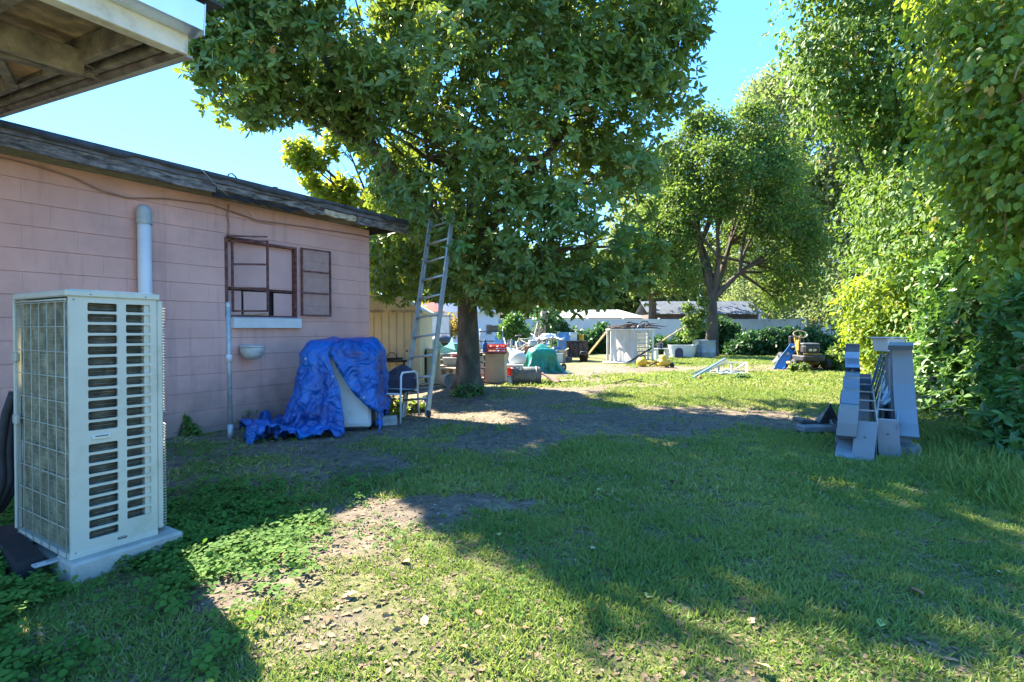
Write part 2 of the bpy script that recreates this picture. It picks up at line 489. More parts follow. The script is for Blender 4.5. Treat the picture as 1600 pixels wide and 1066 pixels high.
# ------------------------------------------------------------------ grass
grass_mat = leaf_mat("grass_blades", (.10, .21, .04), (.35, .38, .10), (.32, .40, .06), .36, .55, (.42, .34, .18), .13, .9, .25)
def grass_points(x0, x1, y0, y1, dens, thr=.5):
    n = int((x1 - x0) * (y1 - y0) * dens)
    x = rng.uniform(x0, x1, n); y = rng.uniform(y0, y1, n)
    k = (np.abs(x) < y * 1.02 + 1.0)
    x, y = x[k], y[k]
    g = 1 - dirt(x, y)
    clump = fbm(x * 7, y * 7, 77, 3)
    k = rng.random(len(x)) < np.clip((g - .18) * 1.5, 0.015, 1) * np.clip((clump - .22) * 2.6, .08, 1)
    k &= wall_dist(x, y) > .05
    return x[k], y[k]
def grass_patch(x0, x1, y0, y1, dens, hgt, wid, name):
    x, y = grass_points(x0, x1, y0, y1, dens)
    n = len(x); z = gheight(x, y) - .004
    p = np.stack([x, y, z], 1)
    al = rng.normal(size=(n, 3)) * np.array([.75, .75, .22]); al[:, 2] = np.abs(al[:, 2]) + .42
    nr = np.cross(al, rdir(n)); nr[:, 2] = np.abs(nr[:, 2]) + .1
    lush = fbm(x * 1.7, y * 1.7, 55, 3)
    sz = hgt * (.5 + rng.random(n) * .9) * (.6 + .8 * lush)
    V, Fc = scatter(BLADE, p, al, nr, sz, np.full(n, 1.0) * wid)
    np_mesh(name, V, Fc, grass_mat, np.repeat(np.clip(rng.random(n) * .75 + .35 * (fbm(x * .7, y * .7, 66, 3)), 0, 1), 5), False, None, "stuff")
grass_patch(-2.4, 4.4, 1.6, 3.6, 15000, .034, 2.3, "grass")
grass_patch(-3.6, 7.4, 3.6, 6.4, 6000, .045, 3.0, "grass")
grass_patch(-4, 12, 6.4, 11, 2600, .05, 3.6, "grass")
grass_patch(-12, 18, 11, 25, 800, .06, 6.0, "grass")
# dry thatch and small litter lying flat in the lawn
n = 30000
x = rng.uniform(-3, 4.5, n); y = 1.6 + 8.5 * rng.random(n) ** 1.5
k = (np.abs(x) < y + .4) & (wall_dist(x, y) > .05); x, y = x[k], y[k]; n = len(x)
p = np.stack([x, y, gheight(x, y) + .006], 1); al = rng.normal(size=(n, 3)) * np.array([1, 1, .12]); nr = rng.normal(size=(n, 3)) * .3 + np.array([0, 0, 1])
litter_mat = leaf_mat("dry_litter", (.06, .04, .022), (.30, .21, .12), (.3, .2, .1), .12, .8, None, 0, 3)
leaves("plant_litter", DIAM, (p, al, nr, rng.uniform(.010, .042, n)), litter_mat)
# pebbles and crumbs of soil on the bare ground
n = 14000
x = rng.uniform(-4, 5, n); y = 2.0 + 8.5 * rng.random(n); k = (np.abs(x) < y + .4) & (dirt(x, y) > .45) & (wall_dist(x, y) > .02); x, y = x[k], y[k]; n = len(x)
OCT = (np.array([(0, -.5, 0), (.5, 0, 0), (0, .5, 0), (-.5, 0, 0), (0, 0, .4)], float), np.array([(0, 1, 4), (1, 2, 4), (2, 3, 4), (3, 0, 4)]))
V_, F_ = scatter(OCT, np.stack([x, y, gheight(x, y)], 1), rdir(n) * np.array([1, 1, .1]), np.tile([0, 0, 1.], (n, 1)) + rng.normal(size=(n, 3)) * .2, .006 + .02 * rng.random(n) ** 3)
np_mesh("gravel", V_, F_, mat("crumbs", (.26, .22, .18), .95, var=.35, scale=40), None, False, None, "stuff")

# clover-like weeds around the unit: three rounded leaflets on a stalk
clover_mat = leaf_mat("clover_leaves", (.045, .12, .02), (.11, .20, .035), (.18, .36, .04), .28, .8, None, 0, 1.3, .15)
def clover(n, pts, hgt, L, name="clover"):
    x, y = pts; n = len(x)
    hh = hgt * (.35 + rng.random(n))
    base = np.stack([x, y, gheight(x, y)], 1); top = base + np.stack([rng.normal(size=n) * .02, rng.normal(size=n) * .02, hh], 1)
    tilt = rng.normal(size=(n, 3)) * .3 + np.array([0, -.12, 1.])
    P_, A_, N_, S_, Rr = [], [], [], [], []
    ph = rng.random(n) * 6.28; r0 = rng.random(n); sz = L * rng.uniform(.6, 1.25, n)
    tu = unit(tilt); a = unit(np.cross(tu, np.array([[1., 0, 0]]))); b_ = np.cross(tu, a)
    for k in range(3):
        th = ph + k * 2.094
        al = a * np.cos(th)[:, None] + b_ * np.sin(th)[:, None] - tu * .12
        P_.append(top + al * .003); A_.append(al); N_.append(tilt + rng.normal(size=(n, 3)) * .15); S_.append(sz); Rr.append(r0)
    RND = (np.array([(0, 0, 0), (.30, .22, .04), (.46, .6, .06), (.28, .95, .03), (0, 1.04, 0), (-.28, .95, .03), (-.46, .6, .06), (-.30, .22, .04)]), np.array([(0, 1, 2, 3, 4), (0, 4, 5, 6, 7)]))
    return leaves(name, RND, (np.concatenate(P_), np.concatenate(A_), np.concatenate(N_), np.concatenate(S_)), clover_mat, rnd=np.concatenate(Rr))
def wpts(n, f):
    """sample points by density f over the left foreground"""
    x = rng.uniform(-4.2, 1.5, n * 6); y = rng.uniform(1.5, 5.5, n * 6)
    k = rng.random(len(x)) < f(x, y); return x[k][:n], y[k][:n]
def dens_clover(x, y):
    px = 800 + F * x / y
    left = np.clip((-.95 - x) / .5, 0, 1) * np.clip((4.3 - y) / .8, 0, 1)
    n = fbm(x * 2.2, y * 2.2, 91, 4)
    ok = (wall_dist(x, y) > .3)
    return left * np.clip((n - .36) * 6, 0, 1) * ok
clover(9500, wpts(9500, dens_clover), .055, .026)
clover(2200, wpts(2200, lambda x, y: np.clip((.6 - x) / 1.5, 0, 1) * np.clip((fbm(x * 1.6, y * 1.6, 93, 3) - .56) * 7, 0, 1) * (wall_dist(x, y) > .3)), .03, .017)

# ================================================================== VEGETATION
bark = mat("bark", (.155, .12, .09), .92, var=.42, scale=7, bump=1.0, bscale=30, stretch=(1, 1, .45), dirt=(.045, .05, .028), dscale=3.2, damt=.75)
bark2 = mat("bark_dark", (.085, .062, .045), .92, var=.3, scale=4, bump=.8, bscale=20, stretch=(1, 1, .3))
bark3 = mat("bark_grey", (.30, .26, .21), .9, var=.25, scale=4, bump=.6, bscale=20)
def limb(p0, p1, bend=.2, n=6):
    p0 = Vector(p0); p1 = Vector(p1); d = (p1 - p0).length; pts = []
    o = Vector((random.uniform(-1, 1), random.uniform(-1, 1), random.uniform(.2, 1))) * bend * d
    for i in range(n + 1):
        t = i / n; pts.append(p0.lerp(p1, t) + o * (t * (1 - t)))
    return pts
def pxblob(px, py, r, Y):
    p = P(px, py, Y); return (p.x, p.y, p.z, r * Y / F)
def branching(mb, start, blobs, r0, forks=5, sub=3):
    """crooked main limbs that fork again towards every foliage mass"""
    S = Vector(start); bl = sorted(blobs, key=lambda q: math.atan2(q[1] - S.y, q[0] - S.x) + .6 * q[2] / 3)
    grp = [bl[i::forks] if False else bl[i * len(bl) // forks:(i + 1) * len(bl) // forks] for i in range(forks)]
    for g_ in grp:
        if not g_: continue
        cen = sum((Vector(q[:3]) for q in g_), Vector()) / len(g_)
        mid = S.lerp(cen, .48) + Vector((random.uniform(-.3, .3), random.uniform(-.3, .3), random.uniform(-.1, .3))) * (cen - S).length * .25
        pts = limb(S, mid, .22, 6); mb.tube(pts, [r0 * (1 - .5 * i / 6) for i in range(7)], 8, False)
        for (x, y, z, r) in g_:
            p2 = limb(mid, Vector((x, y, z)), .28, 6); mb.tube(p2, [r0 * .48 * (1 - .7 * i / 6) for i in range(7)], 6, False)
            for k in range(sub):
                a_ = p2[2 + k % 4]; d = Vector(tuple(rdir(1)[0])); d.z = abs(d.z) * .7
                mb.tube(limb(a_, Vector((x, y, z)) + d * r * .95, .25, 5), [r0 * .16, r0 * .13, r0 * .1, r0 * .08, r0 * .06, r0 * .03], 5, False)
def twigs(mb, start, blobs, r0, sub=3, lenf=.7, n=5):
    for (x, y, z, r) in blobs:
        pts = limb(start, (x, y, z), .15, 7)
        rr = [r0 * (1 - .75 * i / 7) for i in range(8)]
        mb.tube(pts, rr, 7, False)
        for k in range(sub):
            a = pts[3 + k % 5] if 3 + k % 5 < len(pts) else pts[-1]
            d = Vector(tuple(rdir(1)[0])); d.z = abs(d.z) * .6
            e = Vector((x, y, z)) + d * r * lenf
            mb.tube(limb(a, e, .12, 4), [r0 * .28, r0 * .2, r0 * .15, r0 * .1, r0 * .05], 5, False)

# ---------- the big broad-leaved shade tree by the ladder
tree = thing("shade_tree", "large shade tree with long dark glossy leaves, the ladder propped into its crown", "tree", (-.80, 9.6, 0))
tl = tree.location
TB = [(600, 448, 22, 10), (642, 462, 18, 10), (700, 440, 30, 9.6), (782, 462, 24, 9), (882, 458, 24, 8.5), (935, 466, 16, 8.3), (1005, 432, 24, 8.4), (1028, 395, 22, 8.4), (335, 95, 38, 7.8), (410, 165, 34, 8.2), (880, 60, 160, 9.2), (1010, 70, 80, 9.6), (750, 110, 190, 9.0), (600, 60, 150, 8.6), (470, 40, 115, 8.2), (385, 110, 78, 8.0), (350, 20, 70, 8.0),
      (720, 250, 140, 9.0), (860, 240, 135, 8.7), (940, 290, 92, 8.4), (640, 300, 60, 9.8), (790, 370, 105, 8.8), (910, 375, 95, 8.4),
      (985, 385, 52, 8.2), (625, 400, 58, 10.6), (850, 425, 52, 8.4), (770, 430, 50, 9.6), (960, 175, 95, 9.2), (1040, 130, 52, 9.4), (1060, 60, 42, 9.4), (690, 390, 60, 10.2), (915, 430, 36, 8.3), (450, 150, 40, 8.4), (520, 170, 45, 8.8), (570, 190, 45, 9.2)]
blobs = [pxblob(*b) for b in TB]
blobs += [(-4.1, 8.1, 7.0, 1.0), (-2.8, 8.6, 8.0, 1.9), (-.6, 9.2, 8.3, 2.1), (1.4, 9.4, 7.6, 1.9), (-3.0, 10.3, 7.0, 1.9), (-.5, 11.0, 6.4, 2.2), (1.5, 10.6, 5.3, 1.6)]
loc = [(x - tl.x, y - tl.y, z, r) for x, y, z, r in blobs]
mb = MB()
TP = [(0, 0, -.1), (0, 0, .12), (.01, .02, .4), (.02, .0, .9), (.0, .0, 1.6), (.03, .02, 2.2), (.0, .05, 2.7)]
def trunk_tube(mb, pts, rs, n=16, rough=.08, flute=.0):
    pts = [Vector(p) for p in pts]; vs = []
    for i, p in enumerate(pts):
        for k in range(n):
            a = 2 * math.pi * k / n
            rr = rs[i] * (1 + rough * (vnoise(k * 1.3, i * .9, 4) - .5) * 2 + flute * max(0, 1 - i / 2.5) * math.cos(5 * a + 1))
            vs.append(p + Vector((math.cos(a) * rr, math.sin(a) * rr, 0)))
    fs = [(i * n + k, i * n + (k + 1) % n, (i + 1) * n + (k + 1) % n, (i + 1) * n + k) for i in range(len(pts) - 1) for k in range(n)]
    mb.add(vs, fs, True)
trunk_tube(mb, TP, [.44, .31, .225, .19, .172, .165, .16], 20, .12, .14)
mb.build("trunk", bark, tree)
mb = MB()
fork = Vector((0, .05, 2.5))
for sx, sy, sz in ((-1.5, -.5, 4.2), (.2, -.3, 4.6), (1.3, -.3, 4.1), (-.4, .9, 4.3)):
    e = Vector((sx, sy, sz)); mb.tube(limb(fork, e, .08, 6), [.15, .14, .13, .12, .11, .1, .08], 9, False)
    near = sorted(loc, key=lambda q: (Vector(q[:3]) - e).length)[:11]
    branching(mb, e, near, .075, 3, 4)
twigs(mb, Vector((0, 0, 2.2)), [loc[i] for i in (20, 21, 23, 24, 25)], .055, 3)
mb.build("limb", bark, tree, kind="stuff")
shade_leaf = leaf_mat("shade_tree_leaf", (.045, .105, .026), (.17, .265, .06), (.40, .52, .04), .32, .38, (.34, .17, .035), .012, .55, .5)
pos, ax = blob_points(loc, 30000, (.45, 1.12), .3)
hole = fbm(pos[:, 0] * 1.5 + pos[:, 1] * .8, pos[:, 2] * 1.5 - pos[:, 1] * .9, 61, 4)
far = (pos[:, 1] + tl.y) > 9.7
kk = rng.random(len(pos)) < np.clip((hole - .365) * 7, .06, 1) * np.where(far, .7, 1.0)
pos, ax = pos[kk], ax[kk]
axis = ax * .75 + np.array([0, 0, .45]) + rng.normal(size=pos.shape) * .3
W = whorls(pos, axis, 7, .122, .42, (35, 105), .45)
leaves("crown", LANCE, W, shade_leaf, tree, wid=rng.uniform(.85, 1.6, len(W[0])))
# leaves large enough to be picked out one by one, on the side of the crown that faces the yard
lm = MB(); 
lv = LANCE[0]; lm.add([tuple(v) for v in lv], [tuple(f) for f in LANCE[1]])
single = new_mat("shade_tree_single_leaf"); sm_, st_, sb_ = single
sb_.inputs["Base Color"].default_value = (.055, .15, .028, 1); sb_.inputs["Roughness"].default_value = .38
oi = N(st_, "ShaderNodeObjectInfo"); r_ = rampn(st_, oi.outputs["Random"], [(0, (.03, .09, .02)), (1, (.10, .21, .035))]); st_.links.new(r_.outputs[0], sb_.inputs["Base Color"])
tr_ = N(st_, "ShaderNodeBsdfTranslucent"); tr_.inputs[0].default_value = (.25, .42, .04, 1); ms_ = N(st_, "ShaderNodeMixShader"); ms_.inputs[0].default_value = .3
st_.links.new(sb_.outputs[0], ms_.inputs[1]); st_.links.new(tr_.outputs[0], ms_.inputs[2]); st_.links.new(ms_.outputs[0], st_.nodes["Material Output"].inputs[0])
leafme = lm.mesh("leaf", sm_)
cands = []
for i in (11, 12, 13, 14, 15, 16, 17, 19, 20, 21, 22, 23, 24):
    x, y, z, r = loc[i]
    for k in range(3):
        d = Vector((random.uniform(-.8, .8), -1, random.uniform(-.5, .7))).normalized()
        cands.append((Vector((x, y, z)) + d * r * 1.05, d))
for c_, d_ in cands[:39]:
    W1 = whorls(np.array([c_]), np.array([d_]) * .7 + np.array([[0, 0, .5]]), 7, .155, .3, (40, 95), .45)
    for k in range(7):
        y_ = Vector(W1[1][k]).normalized(); n_ = Vector(W1[2][k]); x_ = y_.cross(n_).normalized(); z_ = x_.cross(y_)
        o = bpy.data.objects.new("leaf", leafme); C.objects.link(o); o.parent = tree
        s_ = W1[3][k]; M = Matrix((x_ * 1.3, y_, z_)).transposed() * s_
        M4 = M.to_4x4(); M4.translation = Vector(W1[0][k]); o.matrix_local = M4

def simple_tree(name, label, base, trunk_top, tr, blobsW, nclump, per, crad, L, tmpl, lmat, bmat, tw=.05, group=None, keep=.25, shell=(.6, 1.08), down=.2, ntw=3, wid=None):
    t_ = thing(name, label, "tree", base, group=group); o = Vector(base)
    lb = [(x - o.x, y - o.y, z - o.z, r) for x, y, z, r in blobsW]
    if trunk_top is not None:
        tt = Vector(trunk_top) - o
        mb = MB(); pts = limb((0, 0, -.1), tt, .06, 6); trunk_tube(mb, pts, [tr * 1.35, tr * 1.05, tr, tr * .92, tr * .85, tr * .8, tr * .72], 12, .08)
        mb.build("trunk", bmat, t_)
        mb = MB(); branching(mb, tt, lb, tr * .6, 5, ntw); mb.build("limb", bmat, t_, kind="stuff")
    pos, ax = blob_points(lb, nclump, shell, keep)
    hl = fbm(pos[:, 0] * .9 + pos[:, 1] * .6 + o.x, pos[:, 2] * .9 - pos[:, 1] * .5, 71, 3); kk = rng.random(len(pos)) < np.clip((hl - .38) * 7, .06, 1); pos = pos[kk]
    c_ = clumps(pos, per, crad, L, .35, down)
    leaves("crown", tmpl, c_, lmat, t_, wid=wid if wid is None else np.full(len(c_[0]), wid))
    return t_

# ---------- its sunlit foliage above the pink roof, built as an added tree
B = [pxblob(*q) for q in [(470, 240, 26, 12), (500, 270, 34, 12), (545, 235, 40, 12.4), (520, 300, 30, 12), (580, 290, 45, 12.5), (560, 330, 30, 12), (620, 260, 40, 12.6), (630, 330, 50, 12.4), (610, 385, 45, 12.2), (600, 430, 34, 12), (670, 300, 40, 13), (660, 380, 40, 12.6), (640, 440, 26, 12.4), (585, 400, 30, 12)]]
t_ = thing("added_sunlit_crown_tree", "sunlit foliage of the big shade tree, added as a separate tree with the sunlight in its leaf colour", "tree", (-2.6, 12.8, 0)); lb = [(x + 2.6, y - 12.8, z, r) for x, y, z, r in B]
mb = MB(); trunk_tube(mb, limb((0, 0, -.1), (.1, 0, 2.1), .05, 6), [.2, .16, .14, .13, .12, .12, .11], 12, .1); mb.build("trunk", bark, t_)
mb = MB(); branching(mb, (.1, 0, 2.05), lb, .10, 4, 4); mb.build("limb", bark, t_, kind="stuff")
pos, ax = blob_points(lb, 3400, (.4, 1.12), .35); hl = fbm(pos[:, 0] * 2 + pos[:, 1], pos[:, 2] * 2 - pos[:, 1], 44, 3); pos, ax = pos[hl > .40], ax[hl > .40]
sunlit_leaf = leaf_mat("sunlit_tone_leaf", (.07, .14, .025), (.26, .33, .04), (.55, .62, .03), .48, .45, (.40, .20, .04), .02, .8)  # sunlight on these leaves is put into their yellower colour
W = whorls(pos, ax * .6 + np.array([0, 0, .5]) + rng.normal(size=pos.shape) * .3, 7, .15, .35, (35, 105), .4); leaves("crown", LANCE, W, sunlit_leaf, t_, wid=rng.uniform(.9, 1.6, len(W[0])))

# ---------- mid tree with an open crown and visible dark limbs
mid_leaf = leaf_mat("fine_green_leaf", (.035, .085, .018), (.12, .21, .04), (.30, .44, .05), .4, .55, (.20, .10, .05), .03, .35)
B = [pxblob(*q) for q in [(1110, 205, 30, 24), (1150, 215, 34, 24), (1185, 200, 30, 24), (1215, 225, 30, 24), (1075, 235, 30, 24.5), (1045, 265, 28, 25), (1100, 260, 38, 23), (1150, 275, 40, 22.5), (1200, 275, 40, 23), (1240, 270, 28, 24.5),
     (1030, 310, 30, 24.5), (1065, 315, 34, 23.5), (1015, 360, 28, 25), (1050, 370, 30, 24), (1235, 330, 36, 24), (1200, 340, 34, 23), (1260, 375, 30, 24), (1225, 395, 34, 23.5), (1120, 320, 26, 23), (1035, 415, 26, 25), (1075, 430, 24, 24), (1250, 435, 32, 24), (1200, 430, 26, 25),
     (1160, 385, 18, 26), (1100, 400, 16, 26), (1165, 180, 18, 24), (1090, 185, 14, 24), (1215, 470, 18, 25), (1140, 360, 16, 25)]]
simple_tree("open_crowned_tree", "mid-sized tree with fine leaves and spreading dark limbs before the grey shed roof", tuple(G(1112, 557)), tuple(P(1113, 468, 23.6)), .27, B, 4600, 22, .24, .14, DIAM, mid_leaf, bark2, ntw=5, shell=(.5, 1.08), keep=.12)
# dense dark broad tree right of it (live oak with moss)
oak_leaf = leaf_mat("oak_leaf", (.08, .125, .045), (.25, .30, .11), (.36, .46, .12), .45, .65, (.30, .27, .20), .07, .3)
B = [pxblob(*q) for q in [(1190, 230, 40, 31), (1230, 170, 62, 31), (1300, 130, 70, 31), (1370, 170, 70, 30), (1290, 220, 75, 30), (1370, 260, 75, 30), (1250, 280, 60, 32), (1310, 330, 70, 30), (1240, 370, 60, 33), (1380, 350, 60, 30),
     (1290, 420, 60, 31), (1330, 270, 60, 29), (1340, 360, 60, 29), (1320, 460, 55, 29), (1350, 520, 40, 30), (1220, 440, 50, 33), (1350, 430, 50, 30), (1440, 240, 60, 30), (1200, 150, 30, 32), (1180, 480, 45, 46), (1250, 490, 50, 46), (1310, 480, 50, 44), (1440, 380, 60, 30)]]
simple_tree("mossy_oak_tree", "tall pale green oak with grey moss behind the white fence end", (P(1265, 560, 32).x, 32, 0), tuple(P(1280, 300, 32)), .22, B, 7600, 24, .36, .21, DIAM, oak_leaf, bark3, ntw=6, shell=(.5, 1.08), keep=.12)
# background trees across the left and centre horizon
far_leaf = leaf_mat("far_leaf", (.06, .10, .025), (.24, .30, .07), (.35, .42, .08), .35, .65, None, 0, .25)
far_specs = [("distant_yellow_green_tree", "yellow-green tree behind the white-roofed building", [(900, 440, 45), (960, 445, 50), (1000, 430, 45), (930, 470, 30), (985, 472, 26)], 60, 940),
             ("distant_leafy_tree", "bright leafy tree above the white fence, right of the big trunk", [(760, 430, 50), (820, 440, 48), (860, 450, 40), (800, 475, 25), (850, 482, 18)], 55, 810),
             ("distant_hedge_tree", "round green tree behind the red-roofed house and the ladder", [(700, 450, 38), (660, 474, 22), (725, 480, 22), (640, 484, 14)], 60, 690),
             ("distant_oak_tree", "broad dull green tree behind the grey shed roof", [(1050, 440, 45), (1110, 445, 50), (1160, 450, 45), (1060, 480, 25), (1210, 440, 45), (1140, 480, 25)], 58, 1110)]
for nm, lb, bl, Yd, bx in far_specs:
    simple_tree(nm, lb, (P(bx, 514, Yd).x, Yd, 0), tuple(P(bx, 470, Yd)), .3, [pxblob(a, b_, c_, Yd + random.uniform(-2, 2)) for a, b_, c_ in bl], 2300, 14, .5, .40, OVAL, far_leaf, bark2, ntw=2)
simple_tree("distant_red_leafed_tree", "small tree with yellow and rust leaves peeping beside the trunk", (P(705, 540, 30).x, 30, 0), tuple(P(705, 515, 30)), .08,
            [pxblob(708, 497, 18, 30), pxblob(716, 512, 12, 30), pxblob(652, 486, 10, 30)], 260, 9, .2, .2, DIAM, leaf_mat("rust_leaf", (.10, .13, .02), (.42, .22, .03), (.5, .4, .04), .4, .6, (.4, .1, .02), .15, 1.0), bark2, ntw=2)

simple_tree("distant_tall_tree", "tall soft green tree far behind, between the big crown and the open-crowned tree", (P(1020, 514, 40).x, 40, 0), tuple(P(1020, 420, 40)), .3,
            [pxblob(*q) for q in [(1010, 300, 40, 40), (1040, 270, 34, 40), (1000, 360, 40, 40), (1045, 350, 40, 41), (1080, 320, 30, 41), (1010, 420, 40, 40), (1060, 410, 40, 41), (975, 400, 30, 40), (1100, 400, 30, 42), (1140, 300, 40, 42), (1170, 370, 40, 42), (1200, 250, 40, 42), (1230, 330, 40, 42)]], 3200, 16, .5, .36, DIAM, far_leaf, bark2, ntw=3)

# ---------- the green wall on the right
vine_green = leaf_mat("vine_green_leaf", (.035, .10, .020), (.16, .26, .045), (.28, .43, .04), .33, .55, (.36, .2, .07), .02, .8, .3)
vine_leaf = leaf_mat("vine_leaf", (.08, .165, .025), (.34, .42, .05), (.48, .60, .03), .46, .42, (.42, .22, .06), .02, .5, .5)
lime_leaf = leaf_mat("lime_leaf", (.08, .17, .02), (.27, .35, .035), (.52, .62, .03), .48, .5, (.45, .38, .08), .04, .9)
shrub_leaf = leaf_mat("shrub_leaf", (.035, .10, .025), (.13, .25, .05), (.2, .38, .04), .33, .4, (.3, .17, .07), .01, .9, .5)
def hang(pos, ax, L, out=.9):
    n = len(pos)
    al = ax * .35 + rng.normal(size=(n, 3)) * .5 + np.array([0, 0, -.75])
    nr = ax * out + rng.normal(size=(n, 3)) * .35 + np.array([0, 0, .55])
    return pos, al, nr, L * rng.uniform(.45, 1.4, n)
def leafy(name, label, cat, base, blobsW, n, L, tmpl, lmat, bmat, stems, wid=1.0, group=None, part="leaves", keep=.2, shell=(.75, 1.05)):
    t_ = thing(name, label, cat, base, group=group); o = Vector(base)
    lb = [(x - o.x, y - o.y, z - o.z, r) for x, y, z, r in blobsW]
    pos, ax = blob_points(lb, n, shell, keep)
    # break the surface into sprays
    s = fbm(pos[:, 0] * 2.3 + pos[:, 1], pos[:, 2] * 2.3 - pos[:, 1], 31, 3)
    pos = pos + ax * ((s - .5) * 1.5)[:, None] * min(1, lb[0][3])
    k = rng.random(len(pos)) < np.clip((s - .3) * 4, .15, 1); pos, ax = pos[k], ax[k]
    H_ = hang(pos, ax, L)
    ns_ = max(40, n // 90); st_i = rng.integers(0, len(pos), ns_); sp_ = []; sn_ = []
    for i_ in st_i:
        p_ = pos[i_].copy() + ax[i_] * .08; dd = np.array([ax[i_][0] * .6, ax[i_][1] * .6, -.6]) + rng.normal(size=3) * .35
        for q_ in range(int(rng.integers(8, 26))):
            dd = dd + rng.normal(size=3) * .25 + np.array([0, 0, -.22]); dd /= np.linalg.norm(dd); p_ = p_ + dd * L * .42; sp_.append(p_ + rng.normal(size=3) * .015); sn_.append(ax[i_])
    sp_ = np.array(sp_); sn_ = np.array(sn_); ok_ = sp_[:, 2] > .05; Hs = hang(sp_[ok_], sn_[ok_], L * .9, .6); H_ = tuple(np.concatenate([q1, q2]) for q1, q2 in zip(H_, Hs))
    leaves(part, tmpl, H_, lmat, t_, wid=wid * rng.uniform(.75, 1.25, len(H_[0])))
    mb = MB()
    for x, y, z, r in lb[:stems]:
        mb.tube(limb((random.uniform(-.1, .1), random.uniform(-.1, .1), -.05), (x, y, z), .15, 7), [.06, .055, .05, .045, .04, .03, .025, .015], 6, False)
        for q in range(4):
            d = Vector(tuple(rdir(1)[0])); mb.tube(limb((x, y, z), Vector((x, y, z)) + d * r * .9, .2, 4), [.02, .017, .014, .01, .006], 5, False)
    mb.build("stem", bmat, t_, kind="stuff")
    return t_, lb
# tall overhanging tree draped with vines (upper right, reaching into the blue sky)
B = [pxblob(*q) for q in [(1300, 60, 65, 13), (1380, 50, 90, 12.5), (1300, 150, 48, 13), (1390, 150, 80, 13), (1480, 100, 110, 12), (1320, -60, 90, 13), (1440, -70, 130, 12), (1430, 250, 80, 13), (1480, 200, 90, 12.5), (1330, 220, 22, 13), (1318, 260, 15, 13)]]
leafy("vine_draped_tree", "tall tree smothered in hanging creeper, upper right against the blue sky", "tree", (P(1500, 514, 13).x, 13, 0), B, 34000, .13, OVAL, vine_green, bark2, 9, 1.0, part="crown", shell=(.35, 1.05), keep=.5)
# mid-right mass between, green
B = [pxblob(*q) for q in [(1400, 330, 70, 12.5), (1470, 330, 90, 11), (1390, 420, 55, 12), (1450, 440, 80, 10), (1520, 380, 90, 9.5), (1500, 480, 70, 9), (1340, 390, 34, 13.5), (1350, 470, 36, 13), (1490, 260, 70, 11), (1550, 330, 70, 9.5), (1440, 280, 50, 12), (1560, 440, 60, 8.6), (1450, 520, 60, 9.6), (1530, 540, 60, 8.4), (1430, 590, 40, 9.4)]]
leafy("leafy_tree", "green leafy tree in the right-hand thicket behind the grey racks", "tree", (P(1460, 514, 11.5).x, 11.5, 0), B, 24000, .115, OVAL, vine_green, bark2, 7, 1.0, part="crown", shell=(.35, 1.05), keep=.5)
# sunlit yellow-green shrub behind the racks
B = [pxblob(*q) for q in [(1375, 470, 45, 10.5), (1400, 540, 48, 10.2), (1365, 520, 34, 10.6), (1420, 420, 40, 10.2), (1385, 590, 36, 10.3), (1410, 620, 30, 10)]]
leafy("yellow_green_shrub", "bright yellow-green shrub in sun just behind the grey racks", "shrub", (P(1390, 560, 10.4).x, 10.4, 0), B, 9000, .085, OVAL, lime_leaf, bark2, 5, 1.0, part="leaves", shell=(.5, 1.08), keep=.4)
# the near vine curtain at the right edge
B = [pxblob(*q) for q in [(1560, 60, 100, 6.6), (1600, 180, 105, 6.2), (1530, 170, 55, 7.2), (1590, 300, 85, 6.4), (1640, 60, 120, 6), (1560, 260, 48, 6.9), (1660, 260, 110, 5.8), (1620, -60, 130, 6.2), (1520, -40, 90, 6.9), (1650, 380, 90, 5.8), (1590, 400, 55, 6.3), (1575, 130, 60, 6.2)]]
vt, vlb = leafy("creeper_curtain", "sunlit yellow-green creeper with reddish stems hanging at the right edge", "creeper", (P(1640, 514, 6.6).x, 6.6, 0), B, 21000, .11, OVAL, vine_leaf, bark2, 8, 1.0, part="leaves", shell=(.6, 1.05), keep=.4)
stem_red = mat("creeper_stem", (.32, .13, .06), .6, var=.3, scale=8)
mb = MB(); ov = vt.location
for k in range(60):
    x, y, z, r = vlb[k % 9]
    a = Vector((x, y, z)) + Vector((random.uniform(-.9, .3), random.uniform(-1.1, -.7), random.uniform(-.2, .9))) * r
    pts = [a]; d = Vector((random.uniform(-1, .3), random.uniform(-.2, .2), random.uniform(-1, .1)))
    for q in range(8):
        d += Vector((random.uniform(-.5, .5), random.uniform(-.2, .2), random.uniform(-.6, .25))); d.normalize(); pts.append(pts[-1] + d * .1)
    mb.tube(pts, .006, 5)
mb.build("vine_stem", stem_red, vt, kind="stuff")
